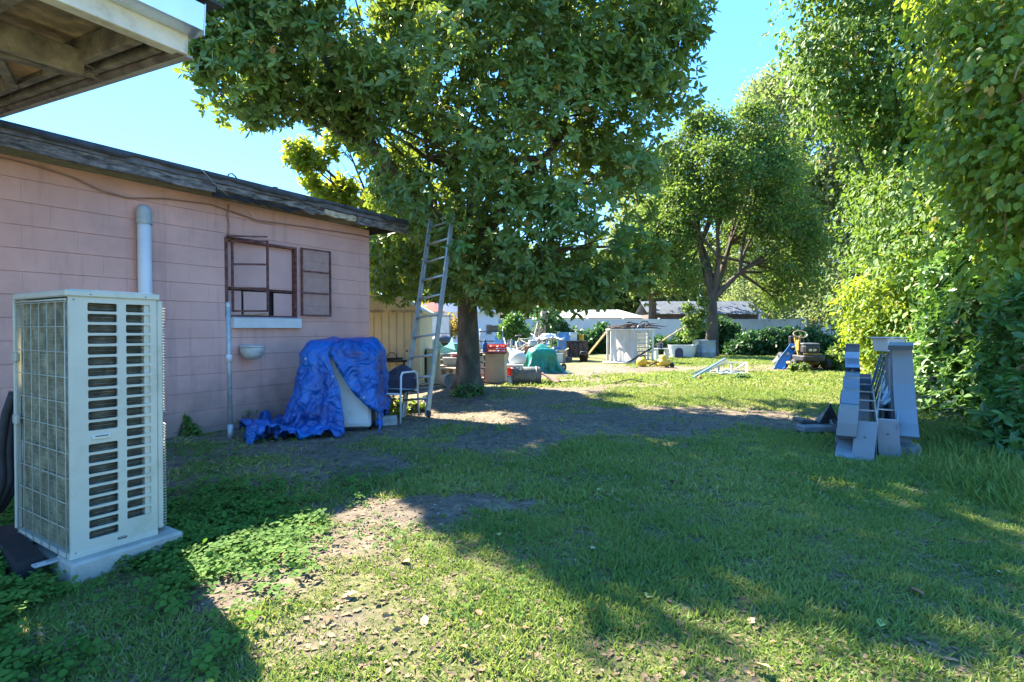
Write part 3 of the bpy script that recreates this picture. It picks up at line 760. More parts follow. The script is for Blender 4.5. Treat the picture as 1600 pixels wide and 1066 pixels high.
# dark broad-leaved shrubs in the lower right
def shrub(name, label, base, bl, nw, L, per=6, cat="shrub", m_=None, wid=1.25, group=None, spread=(40, 95), stems=6, keep=.35):
    t_ = thing(name, label, cat, base, group=group); o = Vector(base)
    lb = [(x - o.x, y - o.y, z - o.z, r) for x, y, z, r in bl]
    pos, ax = blob_points(lb, nw, (.45, 1.08), keep)
    k = pos[:, 2] > .02; pos, ax = pos[k], ax[k]
    W_ = whorls(pos, ax * .6 + np.array([0, 0, .6]) + rng.normal(size=pos.shape) * .3, per, L, .3, spread, .35)
    leaves("leaves", LANCE, W_, m_ or shrub_leaf, t_, wid=wid * rng.uniform(.8, 1.2, len(W_[0])))
    mb = MB()
    for i in range(stems):
        x, y, z, r = lb[i % len(lb)]
        e = Vector((x, y, z)) + Vector((random.uniform(-.5, .5), random.uniform(-.5, .5), random.uniform(0, .7))) * r
        mb.tube(limb((random.uniform(-.12, .12), random.uniform(-.12, .12), -.03), e, .15, 5), [.022, .019, .016, .012, .009, .005], 5, False)
    mb.build("stem", bark2, t_, kind="stuff")
    return t_
shrub("dark_shrub", "dark green broad-leaved shrub at the right edge beyond the near bush", (P(1560, 600, 7.4).x, 7.4, 0), [pxblob(*q) for q in [(1530, 520, 80, 7.6), (1590, 480, 80, 7.2), (1490, 560, 60, 8), (1480, 620, 50, 8), (1560, 610, 75, 7.2), (1450, 590, 34, 8.6), (1610, 560, 70, 6.8), (1560, 400, 60, 7.8), (1505, 440, 55, 8.2), (1610, 370, 60, 7.2), (1500, 680, 46, 7), (1460, 650, 34, 7.8)]], 3600, .13)
shrub("near_shrub", "near green shrub with long pointed leaves at the right edge over the grass", (P(1610, 720, 5.0).x, 5.0, 0), [pxblob(*q) for q in [(1600, 640, 60, 5.2), (1620, 560, 60, 5.4), (1570, 590, 30, 5.6), (1615, 720, 50, 4.9), (1650, 500, 80, 5.3), (1575, 690, 26, 5.1)]], 900, .115)
shrub("low_shrub", "low dark shrub on the lawn edge under the thicket, right of the racks", (P(1500, 720, 5.9).x, 5.9, 0), [pxblob(*q) for q in [(1500, 700, 30, 6.0), (1540, 720, 34, 5.7), (1475, 690, 20, 6.4), (1570, 745, 26, 5.3)]], 700, .09)
# thicket mass that closes the view behind (reads as one dark mass)
B = [pxblob(*q) for q in [(1480, 420, 90, 14), (1560, 420, 110, 12), (1440, 520, 60, 12), (1500, 560, 80, 11), (1600, 540, 110, 10), (1600, 300, 130, 12), (1540, 200, 120, 13), (1350, 540, 30, 20), (1420, 630, 30, 10)]]
pos, ax = blob_points(B, 16000, (.3, 1.0), .8); pos = pos[pos[:, 2] > .02]
leaves("undergrowth", OVAL, clumps(pos, 1, .1, .15, .3, .3), shrub_leaf)

# ---------- fence, its hedge of creeper
vinyl = mat("vinyl_fence", (.52, .54, .57), .45, var=.05, scale=1.5, dirt=(.45, .47, .48), dscale=.8, damt=.4)
FY = 36.0
fx0 = P(640, 514, FY).x; fx1 = P(1308, 514, FY).x
fence = thing("white_fence", "long white vinyl privacy fence across the back of the yard", "fence", (0, FY, 0))
nsec = 12; step = (fx1 - fx0) / nsec; fh = 1.80
pm = MB(); pm.box((0, 0, .95), (step - .14, .045, 1.66)); 
pme = pm.mesh("panel", vinyl)
po = MB(); po.box((0, 0, .95), (.13, .13, 1.9), b=.01); po.add([(-.075, -.075, 1.9), (.075, -.075, 1.9), (.075, .075, 1.9), (-.075, .075, 1.9), (0, 0, 1.97)], [(0, 1, 4), (1, 2, 4), (2, 3, 4), (3, 0, 4)]); pome = po.mesh("post", vinyl)
ra = MB(); ra.box((0, 0, 0), (step - .13, .06, .09), b=.008); rame = ra.mesh("rail", vinyl)
def link(nm, me, loc, parent): o = bpy.data.objects.new(nm, me); C.objects.link(o); o.parent = parent; o.location = loc; return o
for i in range(nsec + 1):
    link("post", pome, (fx0 + i * step, 0, -.02), fence)
    if i < nsec:
        cx = fx0 + (i + .5) * step
        link("panel", pme, (cx, 0, 0), fence); link("rail", rame, (cx, 0, fh), fence); link("rail", rame, (cx, 0, .12), fence)
ivy_leaf = leaf_mat("ivy_leaf", (.018, .06, .02), (.055, .13, .035), (.1, .25, .05), .3, .5, None, 0, .5)
def hedge(label, specs, n, L, Yd, m_=None, name="hedge", cat="hedge"):
    bl = [pxblob(a, b_ + (5 if name == 'hedge' else 0), c_ * (.9 if name == 'hedge' else 1), Yd) for a, b_, c_ in specs]
    bx = sum(b_[0] for b_ in bl) / len(bl)
    t_ = thing(name, label, cat, (bx, Yd, 0))
    lb = [(x - bx, y - Yd, z, r) for x, y, z, r in bl]
    pos, ax = blob_points(lb, n, (.55, 1.1), .3); pos = pos[pos[:, 2] > -.02]
    leaves("leaves", OVAL, clumps(pos, 2, .12, L, .35, .1), m_ or ivy_leaf, t_)
    mb = MB()
    for x, y, z, r in lb[:10]: mb.tube(limb((x + .1, y, -.05), (x, y, z), .1, 4), [.04, .035, .03, .02, .015], 5, False)
    mb.build("stem", bark2, t_, kind="stuff")
hedge("dark ivy hedge below the white fence behind the riding mower", [(1150, 545, 14), (1175, 535, 20), (1205, 532, 22), (1235, 530, 22), (1265, 530, 22), (1295, 540, 20), (1320, 550, 20), (1165, 555, 14), (1200, 552, 14), (1240, 552, 14), (1280, 555, 14)], 7500, .17, 24.0)
hedge("dark hedge between the open-crowned tree and the white shelf unit", [(1060, 535, 12), (1080, 530, 16), (1105, 530, 18), (1130, 535, 18), (1030, 535, 14), (1070, 520, 10), (1078, 505, 8), (1095, 512, 10), (1140, 515, 14), (1125, 505, 12)], 5000, .16, 25.5)
hedge("dark hedge under the fence behind the blackened grill box", [(880, 520, 14), (900, 528, 16), (925, 530, 16), (945, 525, 14), (940, 510, 8), (960, 530, 14), (868, 505, 14), (860, 492, 12), (875, 540, 12), (915, 545, 12), (945, 545, 12)], 5200, .17, 26.5)
hedge("leafy creeper mound on the white fence right of the big trunk", [(800, 512, 12), (790, 518, 9), (806, 500, 8), (815, 520, 9)], 1500, .17, 27.0, m_=shrub_leaf, name="creeper_mound", cat="creeper")
# hanging creeper strands under the open tree
B = [pxblob(1077, 500, 6, 22.5), pxblob(1076, 480, 5, 22.5), pxblob(1078, 520, 7, 22.5), pxblob(1097, 490, 5, 22.5), pxblob(1095, 508, 6, 22.5), pxblob(1098, 472, 5, 22.5)]
t_ = thing("hanging_creeper", "two leafy creeper strands hanging left of the open-crowned tree's trunk", "creeper", (B[0][0], 22.5, 0))
pos, ax = blob_points([(x - B[0][0], y - 22.5, z, r * 1.5) for x, y, z, r in B], 1500, (.2, 1.2), .8)
leaves("leaves", OVAL, clumps(pos, 1, .06, .13, .3, .8), mid_leaf, t_)
# weeds
shrub("weed", "leafy green weed growing at the foot of the pink wall left of the metal pipe", tuple(G(290, 684)), [(G(290, 684).x, G(290, 684).y, .13, .10), (G(290, 684).x + .07, G(290, 684).y, .05, .09), (G(290, 684).x - .02, G(290, 684).y, .2, .06)], 60, .05, cat="plant", stems=4)
shrub("weed", "sparse twiggy weed at the wall between the metal pipe and the blue tarp", tuple(G(392, 672)), [(G(392, 672).x, G(392, 672).y, .12, .14)], 22, .035, cat="plant", stems=7)
shrub("weed", "clump of weeds hugging the foot of the big tree trunk", tuple(G(733, 618)), [(-.75, 8.95, .14, .16), (-.55, 9.05, .1, .12), (-.9, 8.95, .06, .12)], 110, .08, cat="plant", stems=5)
shrub("weed", "weeds under the white patio chair beside the blue tarp", tuple(G(622, 640)), [(G(618, 645).x, 7.6, .08, .2), (G(618, 645).x + .3, 7.7, .06, .16)], 90, .07, cat="plant", stems=5, m_=vine_leaf)
shrub("weed", "rank weeds with yellowing leaves around the riding mower's wheels", (P(1275, 575, 15.4).x, 15.4, 0), [pxblob(1258, 573, 6, 14.4), pxblob(1298, 566, 14, 15.4), pxblob(1240, 574, 5, 14.6), pxblob(1312, 570, 12, 15.2), pxblob(1305, 552, 10, 16)], 420, .10, cat="plant", stems=8, m_=mid_leaf)
shrub("weed", "low green weeds in front of the collapsed white frame", (P(1162, 590, 12.9).x, 12.9, 0), [pxblob(1158, 592, 8, 12.8), pxblob(1172, 594, 7, 12.8)], 120, .08, cat="plant", stems=4)
# tall grass tufts on the right lawn edge
n = 5200
x = rng.uniform(3.2, 6.5, n); y = x * 1.02 + rng.normal(size=n) * .45 + .35; k = (y > 3.2); x, y = x[k], y[k]; n = len(x)
al = rng.normal(size=(n, 3)) * np.array([.45, .45, .1]) + np.array([-.15, -.1, .9])
V_, F_ = scatter(BLADE, np.stack([x, y, gheight(x, y)], 1), al, rdir(n), rng.uniform(.05, .17, n), np.full(n, .7))
np_mesh("tall_grass", V_, F_, grass_mat, np.repeat(rng.random(n) * .8, 5), False, None, "stuff")
# ================================================================== PINK BUILDING
# local frame: u along the wall (away from camera), n outward, z up.  origin = far corner of the wall at ground
COR = Vector((-2.170, 8.20, 0))
WALL_RZ = math.atan2(-WD[1], -WD[0])      # local +x runs from the far corner back towards the camera
pink = thing("pink_block_building", "faded pink painted block building with a rotted dark fascia along its flat roof", "building", COR, WALL_RZ)
# local +x = towards the camera along the wall, local +y = outward?  rotate: x=(-.526,-.851) -> y=(.851,-.526) = outward normal
pinkm = mat("pink_paint", (.60, .34, .285), .78, var=.07, scale=1.4, bump=.22, bscale=90, dirt=(.42, .26, .23), dscale=1.1, damt=.5, rnd=.02)
def splash(m, col, z1, amt):
    """dirt thrown up the foot of a wall by rain"""
    t = m.node_tree; b = t.nodes["Principled BSDF"]; src = b.inputs["Base Color"].links[0].from_socket
    g_ = N(t, "ShaderNodeNewGeometry"); sx = N(t, "ShaderNodeSeparateXYZ"); t.links.new(g_.outputs["Position"], sx.inputs[0])
    n_ = N(t, "ShaderNodeTexNoise"); n_.inputs["Scale"].default_value = 5; n_.inputs["Detail"].default_value = 8; t.links.new(g_.outputs["Position"], n_.inputs["Vector"])
    ad = N(t, "ShaderNodeMath", operation='MULTIPLY_ADD'); ad.inputs[1].default_value = -z1 * 2.2; t.links.new(n_.outputs[0], ad.inputs[0]); t.links.new(sx.outputs[2], ad.inputs[2])
    mr = N(t, "ShaderNodeMapRange"); mr.inputs[1].default_value = -z1; mr.inputs[2].default_value = z1 * .5; mr.inputs[3].default_value = amt; mr.inputs[4].default_value = 0; t.links.new(ad.outputs[0], mr.inputs[0])
    mx = N(t, "ShaderNodeMix", data_type='RGBA'); mx.inputs[7].default_value = (*col, 1); t.links.new(mr.outputs[0], mx.inputs[0]); t.links.new(src, mx.inputs[6]); t.links.new(mx.outputs[2], b.inputs["Base Color"])
splash(pinkm, (.20, .15, .12), .45, .75)
def streaks(m, col, amt):
    """faint vertical rain streaks and patches where the paint has weathered"""
    t = m.node_tree; b = t.nodes["Principled BSDF"]; src = b.inputs["Base Color"].links[0].from_socket
    g_ = N(t, "ShaderNodeNewGeometry"); mp = N(t, "ShaderNodeMapping"); mp.inputs["Scale"].default_value = (7, 7, .55); t.links.new(g_.outputs["Position"], mp.inputs[0])
    n_ = N(t, "ShaderNodeTexNoise"); n_.inputs["Scale"].default_value = 1.3; n_.inputs["Detail"].default_value = 7; n_.inputs["Roughness"].default_value = .65; t.links.new(mp.outputs[0], n_.inputs["Vector"])
    mr = N(t, "ShaderNodeMapRange"); mr.inputs[1].default_value = .54; mr.inputs[2].default_value = .74; mr.inputs[4].default_value = amt; t.links.new(n_.outputs[0], mr.inputs[0])
    mx = N(t, "ShaderNodeMix", data_type='RGBA'); mx.inputs[7].default_value = (*col, 1); t.links.new(mr.outputs[0], mx.inputs[0]); t.links.new(src, mx.inputs[6]); t.links.new(mx.outputs[2], b.inputs["Base Color"])
streaks(pinkm, (.30, .19, .17), .55)
cw, ch = .4064, .2032
def along(px, s=None):
    """distance from the far corner, measured along the wall face, for a pixel column"""
    s = 37 - .028 * px
    p = Vector((.2032 * (px - 800) / s, .2032 * F / s, 0)) - COR; p.z = 0
    return p.length * (1 if px < 578 else -1)
def wz(px, py): return CAMZ + (514 - py) / (37 - .028 * px) * .2032
def Wp(px, py, out=0.0):
    """local point on the wall for a pixel"""
    return Vector((along(px), out, wz(px, py)))
ztop = 2.70
# course lines measured in the photograph: one lies at z(254, 529.5)
z0 = wz(254, 529.5) % ch - ch
WX0, WX1 = along(465), along(352)         # window opening
WZ0, WZ1 = wz(465, 497), wz(352, 371)
wall = MB(); wall.box((3.9, -.11, ztop / 2 - .05), (7.8 - .01, .20, ztop + .1))
# opening is built as four slabs instead of one box
wall = MB()
def slab(x0, x1, za, zb): wall.box(((x0 + x1) / 2, -.106, (za + zb) / 2), (x1 - x0, .20, zb - za))
slab(.0, WX0, -.15, ztop); slab(WX1, 7.8, -.15, ztop); slab(WX0, WX1, -.15, WZ0); slab(WX0, WX1, WZ1, ztop)
mortar = mat("pink_joint", (.46, .27, .24), .9, var=.05, scale=3)
wallo = wall.build("wall", mortar, pink)
def block_mesh(L, h):
    mb = MB(); g = .0014; d = .0055; e = .0030; L2, h2 = L / 2 - .0001, h / 2 - g
    vs = [(-L2, 0, -h2), (L2, 0, -h2), (L2, 0, h2), (-L2, 0, h2), (-L2 + .0003, d, -h2 + e), (L2 - .0003, d, -h2 + e), (L2 - .0003, d, h2 - e), (-L2 + .0003, d, h2 - e)]
    mb.add(vs, [(4, 7, 6, 5), (0, 4, 5, 1), (1, 5, 6, 2), (2, 6, 7, 3), (3, 7, 4, 0)]); return mb.mesh("block", pinkm)
bcache = {}
row = 0; z = z0
nblk = 0
while z < ztop:
    h0, h1 = max(z, -.02), min(z + ch, ztop)
    if h1 - h0 > .03:
        x = -.2032 if row % 2 else 0.0
        while x < 7.4:
            a, b_ = max(x, 0.0), min(x + cw, 7.8)
            segs = [(a, b_)]
            if h0 < WZ1 - .02 and h1 > WZ0 + .02:
                segs = []
                if a < WX0: segs.append((a, min(b_, WX0)))
                if b_ > WX1: segs.append((max(a, WX1), b_))
            for (sa, sb) in segs:
                if sb - sa < .03: continue
                zz0, zz1 = h0, h1
                key = (round(sb - sa, 3), round(zz1 - zz0, 3))
                if key not in bcache: bcache[key] = block_mesh(*key)
                o = bpy.data.objects.new("block", bcache[key]); C.objects.link(o); o.parent = wallo
                o.location = ((sa + sb) / 2, -.005, (zz0 + zz1) / 2); nblk += 1
            x += cw
    z += ch; row += 1
# return wall round the far corner and the roof deck
mb = MB(); mb.box((-.003, -2.6, ztop / 2 - .05), (.01, 4.9, ztop + .1)); mb.build("end_wall", pinkm, pink)
roofm = mat("roofing_felt", (.055, .06, .068), .9, var=.25, scale=6, bump=.5, bscale=120, dirt=(.12, .12, .12), dscale=2, damt=.3)
rotwood = mat("rotted_fascia", (.12, .098, .082), .9, var=.5, scale=9, bump=1.0, bscale=50, stretch=(1, 1, 4), dirt=(.34, .31, .28), dscale=6, damt=.6)
blackwood = mat("charred_wood", (.018, .018, .02), .85, var=.3, scale=8, bump=.8, bscale=60)
palewood = mat("bare_wood", (.50, .40, .25), .8, var=.3, scale=10, bump=.3, bscale=60, stretch=(1, 1, 3), dirt=(.16, .13, .10), dscale=4, damt=.5)
FO = .30                                    # eave overhang
X0, X1 = -.50, 7.9
mb = MB()
mb.add([(X0, FO + .035, 2.885), (X1, FO + .035, 2.885), (X1, -5.2, 3.05), (X0, -5.2, 3.05), (X0, FO + .035, 2.86), (X1, FO + .035, 2.86), (X1, -5.2, 3.02), (X0, -5.2, 3.02)],
       [(0, 1, 2, 3), (7, 6, 5, 4), (0, 4, 5, 1), (1, 5, 6, 2), (2, 6, 7, 3), (3, 7, 4, 0)])
roofo = mb.build("roof", roofm, pink)
# ragged roofing edge folded over the fascia
mb = MB()
def edgefn(i, n=90):
    x = X0 - .02 + (X1 - X0 + .02) * i / n
    return x, .045 + .018 * (vnoise(i * .8, 3.0, 8) - .5) * 2 + (.02 if (i // 7) % 3 == 0 else 0)
vs = []; fs = []
for i in range(91):
    x, dp = edgefn(i)
    vs += [(x, FO + .02, 2.893), (x, FO + .045, 2.89), (x, FO + .046, 2.885 - dp), (x, FO + .040, 2.885 - dp)]
for i in range(90):
    for k in range(3): fs.append((i * 4 + k, i * 4 + k + 1, (i + 1) * 4 + k + 1, (i + 1) * 4 + k))
mb.add(vs, fs, True); mb.build("roofing_edge", roofm, roofo, )
def board(name, m_, x0, x1, za, zb, y0, th, parent, wob=.006, n=14, seed=1, lip=None):
    """a weathered fascia board with an uneven lower edge"""
    mb = MB(); vs = []
    for i in range(n + 1):
        x = x0 + (x1 - x0) * i / n
        w1 = (vnoise(i * 1.7, seed, 3) - .5) * wob * 2; w2 = (vnoise(i * 1.3, seed + 9, 3) - .5) * wob * 4
        lo = za + w2 + (lip(x) if lip else 0)
        vs += [(x, y0 + w1, zb + w1), (x, y0 + th + w1, zb + w1), (x, y0 + th + w1, lo), (x, y0 + w1, lo)]
    fs = [(i * 4 + k, i * 4 + (k + 1) % 4, (i + 1) * 4 + (k + 1) % 4, (i + 1) * 4 + k) for i in range(n) for k in range(4)]
    fs += [(3, 2, 1, 0), (n * 4, n * 4 + 1, n * 4 + 2, n * 4 + 3)]
    mb.add(vs, fs); return mb.build(name, m_, parent)
def fx(px):   # position along the fascia for a pixel column
    v = ray(px, 400); d = Vector((v.x, v.y)); d.normalize()
    n = Vector(WN); t = (WALL_D + FO) / d.dot(n); q = d * t
    return -((q - Vector((COR.x, COR.y))).dot(Vector(WD)))
board("fascia_board", rotwood, fx(338), X1, 2.685, 2.79, FO - .02, .035, pink, .004, 22, 1)
board("fascia_board", mat("fascia_upper", (.12, .11, .11), .85, var=.3, scale=5, bump=.6, bscale=60, dirt=(.16, .15, .15), dscale=6, damt=.5), X0 + .01, X1, 2.792, 2.868, FO - .01, .038, pink, .003, 30, 5)
board("fascia_board", rotwood, fx(500), fx(340), 2.72, 2.79, FO - .02, .03, pink, .008, 18, 12, lambda x: -.0)
board("fascia_board", blackwood, fx(470), fx(336), 2.665, 2.712, FO - .035, .03, pink, .012, 16, 22)
board("fascia_board", palewood, fx(556), fx(507), 2.70, 2.775, FO - .018, .04, pink, .006, 8, 32)
board("fascia_board", rotwood, X0, fx(558), 2.685, 2.785, FO - .02, .036, pink, .005, 8, 42)
board("fascia_board", rotwood, fx(507) , fx(472), 2.69, 2.782, FO - .028, .03, pink, .01, 6, 48)
mb = MB(); mb.box(((X0 + X1) / 2, .14, 2.842), (X1 - X0 - .04, .30, .02)); mb.build("soffit", mat("soffit_paint", (.20, .15, .14), .85, var=.2, scale=5), pink)
mb = MB(); mb.box((X0 + .02, -2.3, 2.80), (.03, 5.1, .13)); mb.build("rake_board", blackwood, pink)
mb = MB(); mb.lathe([(.001, .04), (.03, .035), (.05, 0), (.05, -.1)], 12, (fx(462), FO - .4, 2.99)); mb.build("roof_vent", rotwood, roofo)
mb = MB(); mb.tube([(fx(366) + .06, FO - .02, 2.885), (fx(366) + .04, FO - .02, 2.93), (fx(366), FO - .02, 2.945), (fx(366) - .04, FO - .02, 2.92), (fx(366) - .05, FO, 2.885)], .008, 6); mb.build("cable_loop", blackwood, roofo)

# ------------------------------------------------------------------ window
rust = mat("rusted_steel", (.15, .055, .045), .8, var=.35, scale=18, bump=.5, bscale=90, dirt=(.42, .36, .33), dscale=22, damt=.28)
wboard = mat("painted_board", (.56, .33, .29), .7, var=.06, scale=2, bump=.1, bscale=50)
glassy = None
def glass_mat(name, col, rough=.08, alpha=.5):
    m, t, b = new_mat(name); b.inputs["Base Color"].default_value = (*col, 1); b.inputs["Roughness"].default_value = rough; b.inputs["Alpha"].default_value = alpha
    geo = N(t, "ShaderNodeNewGeometry"); n = N(t, "ShaderNodeTexNoise"); n.inputs["Scale"].default_value = 9; n.inputs["Detail"].default_value = 6
    t.links.new(geo.outputs["Position"], n.inputs["Vector"]); r = N(t, "ShaderNodeMapRange"); r.inputs[3].default_value = alpha - .12; r.inputs[4].default_value = alpha + .12
    t.links.new(n.outputs[0], r.inputs[0]); t.links.new(r.outputs[0], b.inputs["Alpha"])
    return m
dusty = glass_mat("dusty_glass", (.42, .29, .25), .5, .22)
win = MB()
wd = .03
cxw = (WX0 + WX1) / 2; czw = (WZ0 + WZ1) / 2
win.box((WX0 + .012, -.05, czw), (.024, .10, WZ1 - WZ0)); win.box((WX1 - .02, -.05, czw), (.04, .10, WZ1 - WZ0))
win.box((cxw, -.052, WZ1 - .014), (WX1 - WX0 - .05, .10, .028)); win.box((cxw, -.052, WZ0 + .012), (WX1 - WX0 - .05, .10, .02))
wino = win.build("window", rust, pink)
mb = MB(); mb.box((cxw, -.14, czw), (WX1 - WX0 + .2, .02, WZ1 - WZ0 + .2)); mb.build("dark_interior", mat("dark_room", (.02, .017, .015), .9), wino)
zs = wz(400, 452)
mb = MB(); mb.box((cxw, -.075, (WZ1 + zs) / 2), (WX1 - WX0 - .06, .014, WZ1 - zs - .03)); mb.box((cxw, -.066, zs + .035), (WX1 - WX0 - .07, .010, .012)); mb.build("upper_board", wboard, wino)
mb = MB(); mb.box((cxw, -.066, zs - .004), (WX1 - WX0 - .06, .018, .02)); mb.build("middle_rail", rust, wino)
# lower boards: slightly crooked, with dark gaps between them
xa, xb, xc, xd = WX1 - .05, along(379), along(427), WX0 + .03
for (a, b_, tl_) in ((along(383), xa, .0), (along(425), along(383) - .03, .02), (xd, along(434), 0)):
    mb = MB(); mb.box(((a + b_) / 2, -.078, (WZ0 + zs) / 2 - .005), (abs(b_ - a), .012, zs - WZ0 - .05), rotm(0, tl_, 0)); mb.build("lower_board", wboard, wino)
mb = MB(); mb.box((along(400), -.06, WZ0 + .035), (.38, .02, .012), rotm(0, .09, 0)); mb.build("loose_strip", palewood, wino)
sillm = mat("white_sill", (.58, .59, .58), .6, var=.05, scale=5, bump=.2, dirt=(.35, .33, .32), dscale=8, damt=.3)
mb = MB(); a, b_ = along(467), along(361)
mb.box(((a + b_) / 2, .028, (wz(467, 513) + wz(467, 498.5)) / 2), (b_ - a, .075, wz(467, 498.5) - wz(467, 513)), b=.004)
mb.add([(a, .066, wz(467, 498.5)), (b_, .066, wz(467, 498.5)), (b_, -.05, wz(467, 498.5) + .022), (a, -.05, wz(467, 498.5) + .022)], [(0, 1, 2, 3)])
mb.build("sill", sillm, wino)
def sash(p_hinge, p_free, zb, zt, bars, name, panes=True, missing=(), parent=wino):
    """casement leaf standing open: hinge and free edge given in plan"""
    h = Vector((p_hinge[0], p_hinge[1], 0)); f = Vector((p_free[0], p_free[1], 0)); t_ = .022
    mb = MB()
    for q in (h, f): mb.bar(q + Vector((0, 0, zb)), q + Vector((0, 0, zt)), t_, t_, up=(1, 0, 0))
    zz = [zb + .011] + [zb + (zt - zb) * k for k in bars] + [zt - .011]
    for z_ in zz: mb.bar(h + Vector((0, 0, z_)), f + Vector((0, 0, z_ - .0)), .012, t_, up=(0, 0, 1))
    o = mb.build(name, rust, parent)
    if panes:
        pm_ = MB()
        for k in range(len(zz) - 1):
            if k in missing: continue
            a, b_ = h.lerp(f, .05), h.lerp(f, .95)
            pm_.add([a + Vector((0, 0, zz[k])), b_ + Vector((0, 0, zz[k])), b_ + Vector((0, 0, zz[k + 1])), a + Vector((0, 0, zz[k + 1]))], [(0, 1, 2, 3)])
        for v_ in [pm_]: g = v_.build("sash_glass", dusty, parent); solidify(g, .004)
    return o
# right leaf folded flat on the wall, with dusty panes
sash((along(469), .045), (along(511), .075), wz(470, 494), wz(470, 388), (.34, .66), "sash")
# left leaf standing half open, glass gone
sash((along(362), .03), (along(362) - .245, .34), wz(362, 489) + .01, wz(362, 376), (.33, .665), "sash", panes=False)
mb = MB(); mb.bar((along(353), .03, wz(353, 371) + .01), (along(353) - .31, .35, wz(353, 371) - .06 + .075), .02, .016); mb.bar((along(355), .02, wz(353, 371) - .0), (along(400), .03, wz(400, 377)), .02, .014); mb.build("stay_bar", rust, wino)

# ------------------------------------------------------------------ things on the wall
pvc = mat("white_pvc", (.62, .63, .61), .4, var=.04, scale=5, bump=.05, dirt=(.4, .42, .42), dscale=5, damt=.2)
greypl = mat("grey_plastic_fitting", (.33, .37, .37), .55, var=.08, scale=8)
xv = along(222)
t_ = thing("wall_conduit", "white plastic pipe with a rounded grey cap on the pink wall behind the air conditioner", "pipe", COR, WALL_RZ)
mb = MB(); mb.tube([(xv, .075, -.02), (xv, .075, wz(222, 322) - .19)], .062, 18); mb.build("pipe", pvc, t_)
ztc = wz(222, 322)
mb = MB(); mb.lathe([(.070, 0), (.072, .02), (.072, .035), (.068, .05), (.070, .10), (.066, .14), (.050, .175), (.026, .195), (.001, .20)], 18, (xv, .075, ztc - .20)); mb.build("cap", greypl, t_)
mb = MB(); mb.bar((xv - .09, .02, 1.0), (xv + .09, .02, 1.0), .04, .03); mb.build("strap", greypl, t_)
cable = mat("painted_cable", (.30, .18, .16), .8, var=.1)
t_ = thing("wall_cable", "thin pink-painted cable sagging along the top of the pink wall under the eave", "cable", COR, WALL_RZ)
pts = [Wp(-30, 243, .02), Wp(20, 245, .02), Wp(60, 262, .02), Wp(120, 281, .02), Wp(160, 300, .02), Wp(200, 311, .02), Wp(260, 312, .02), Wp(330, 321, .02), Wp(400, 345, .02), Wp(480, 356, .02), Wp(560, 368, .02), Wp(576, 372, .02)]
pts = [Vector((p.x, .02 + .01, min(p.z, 2.66))) for p in pts]
mb = MB(); mb.tube(pts, .0075, 6); mb.build("cord", cable, t_)
mb = MB(); mb.tube([Wp(358, 321, .02), Wp(356, 338, .022), Wp(358, 352, .02), Wp(357, 369, .02)], .009, 6); mb.build("branch_cord", cable, t_)
greyw = mat("grey_wire", (.30, .30, .30), .6)
t_ = thing("loose_wire", "thin grey wire hanging diagonally from the fascia down to the pink wall by the window", "wire", COR, WALL_RZ)
mb = MB(); mb.tube([(fx(312), FO + .06, 2.88), (fx(340), FO + .05, 2.73), (along(382), .12, wz(382, 335)), (along(398), .02, wz(398, 348)), (along(425), .012, wz(425, 352))], .0035, 5); mb.build("strand", greyw, t_)

# galvanised post in front of the wall
galv = mat("galvanised_steel", (.40, .42, .42), .45, metal=.3, var=.12, scale=14, dirt=(.30, .28, .25), dscale=10, damt=.4)
gp = G(360, 686)
t_ = thing("metal_pole", "galvanised steel pole with a domed cap standing before the pink wall", "pole", gp)
pz = CAMZ + (514 - 474) / F * gp.y
mb = MB(); mb.tube([(0, 0, -.03), (0, 0, .16)], .030, 14); mb.tube([(0, 0, .16), (-.008, 0, pz)], .0255, 14); mb.build("tube", galv, t_)
mb = MB(); mb.lathe([(.028, 0), (.029, .03), (.026, .045), (.015, .058), (.001, .062)], 14, (-.008, 0, pz - .045)); mb.build("cap", galv, t_)
zc = CAMZ + (514 - 560) / F * gp.y
mb = MB(); mb.tube([(-.004, 0, zc - .04), (-.004, 0, zc + .04)], .029, 14); mb.build("collar", mat("pale_tape", (.6, .62, .6), .6), t_)

# wall planter bowl
terra = mat("pale_planter", (.50, .50, .46), .7, var=.1, scale=12, bump=.2, dirt=(.27, .25, .2), dscale=10, damt=.5)
t_ = thing("hanging_planter", "small pale round planter bowl hung on the pink wall beside the metal pole", "planter", COR, WALL_RZ)
c_ = Wp(384, 555, .16); rb = 19.5 * 5.9 / F
c_ = Vector((along(384) + .02, .16, CAMZ + (514 - 567) / F * 5.75)); rb = .135
mb = MB()
prof = [(.001, 0), (.055, .002), (.085, .02), (.115, .055), (.128, .10), (.131, .135), (.128, .14), (.140, .145), (.143, .162), (.136, .165), (.126, .155), (.12, .10), (.05, .03), (.001, .02)]
mb.lathe(prof, 26, c_); mb.build("bowl", terra, t_)
mb = MB()
for zz in (.055, .085, .115): mb.lathe([(.119 + zz * .08, zz - .003), (.124 + zz * .09, zz), (.119 + zz * .1, zz + .003)], 26, c_)
mb.build("rib", terra, t_)
mb = MB(); mb.box(c_ + Vector((0, -.13, .14)), (.05, .05, .03)); mb.box(c_ + Vector((0, -.1535, .12)), (.06, .006, .12)); mb.build("bracket", greypl, t_)

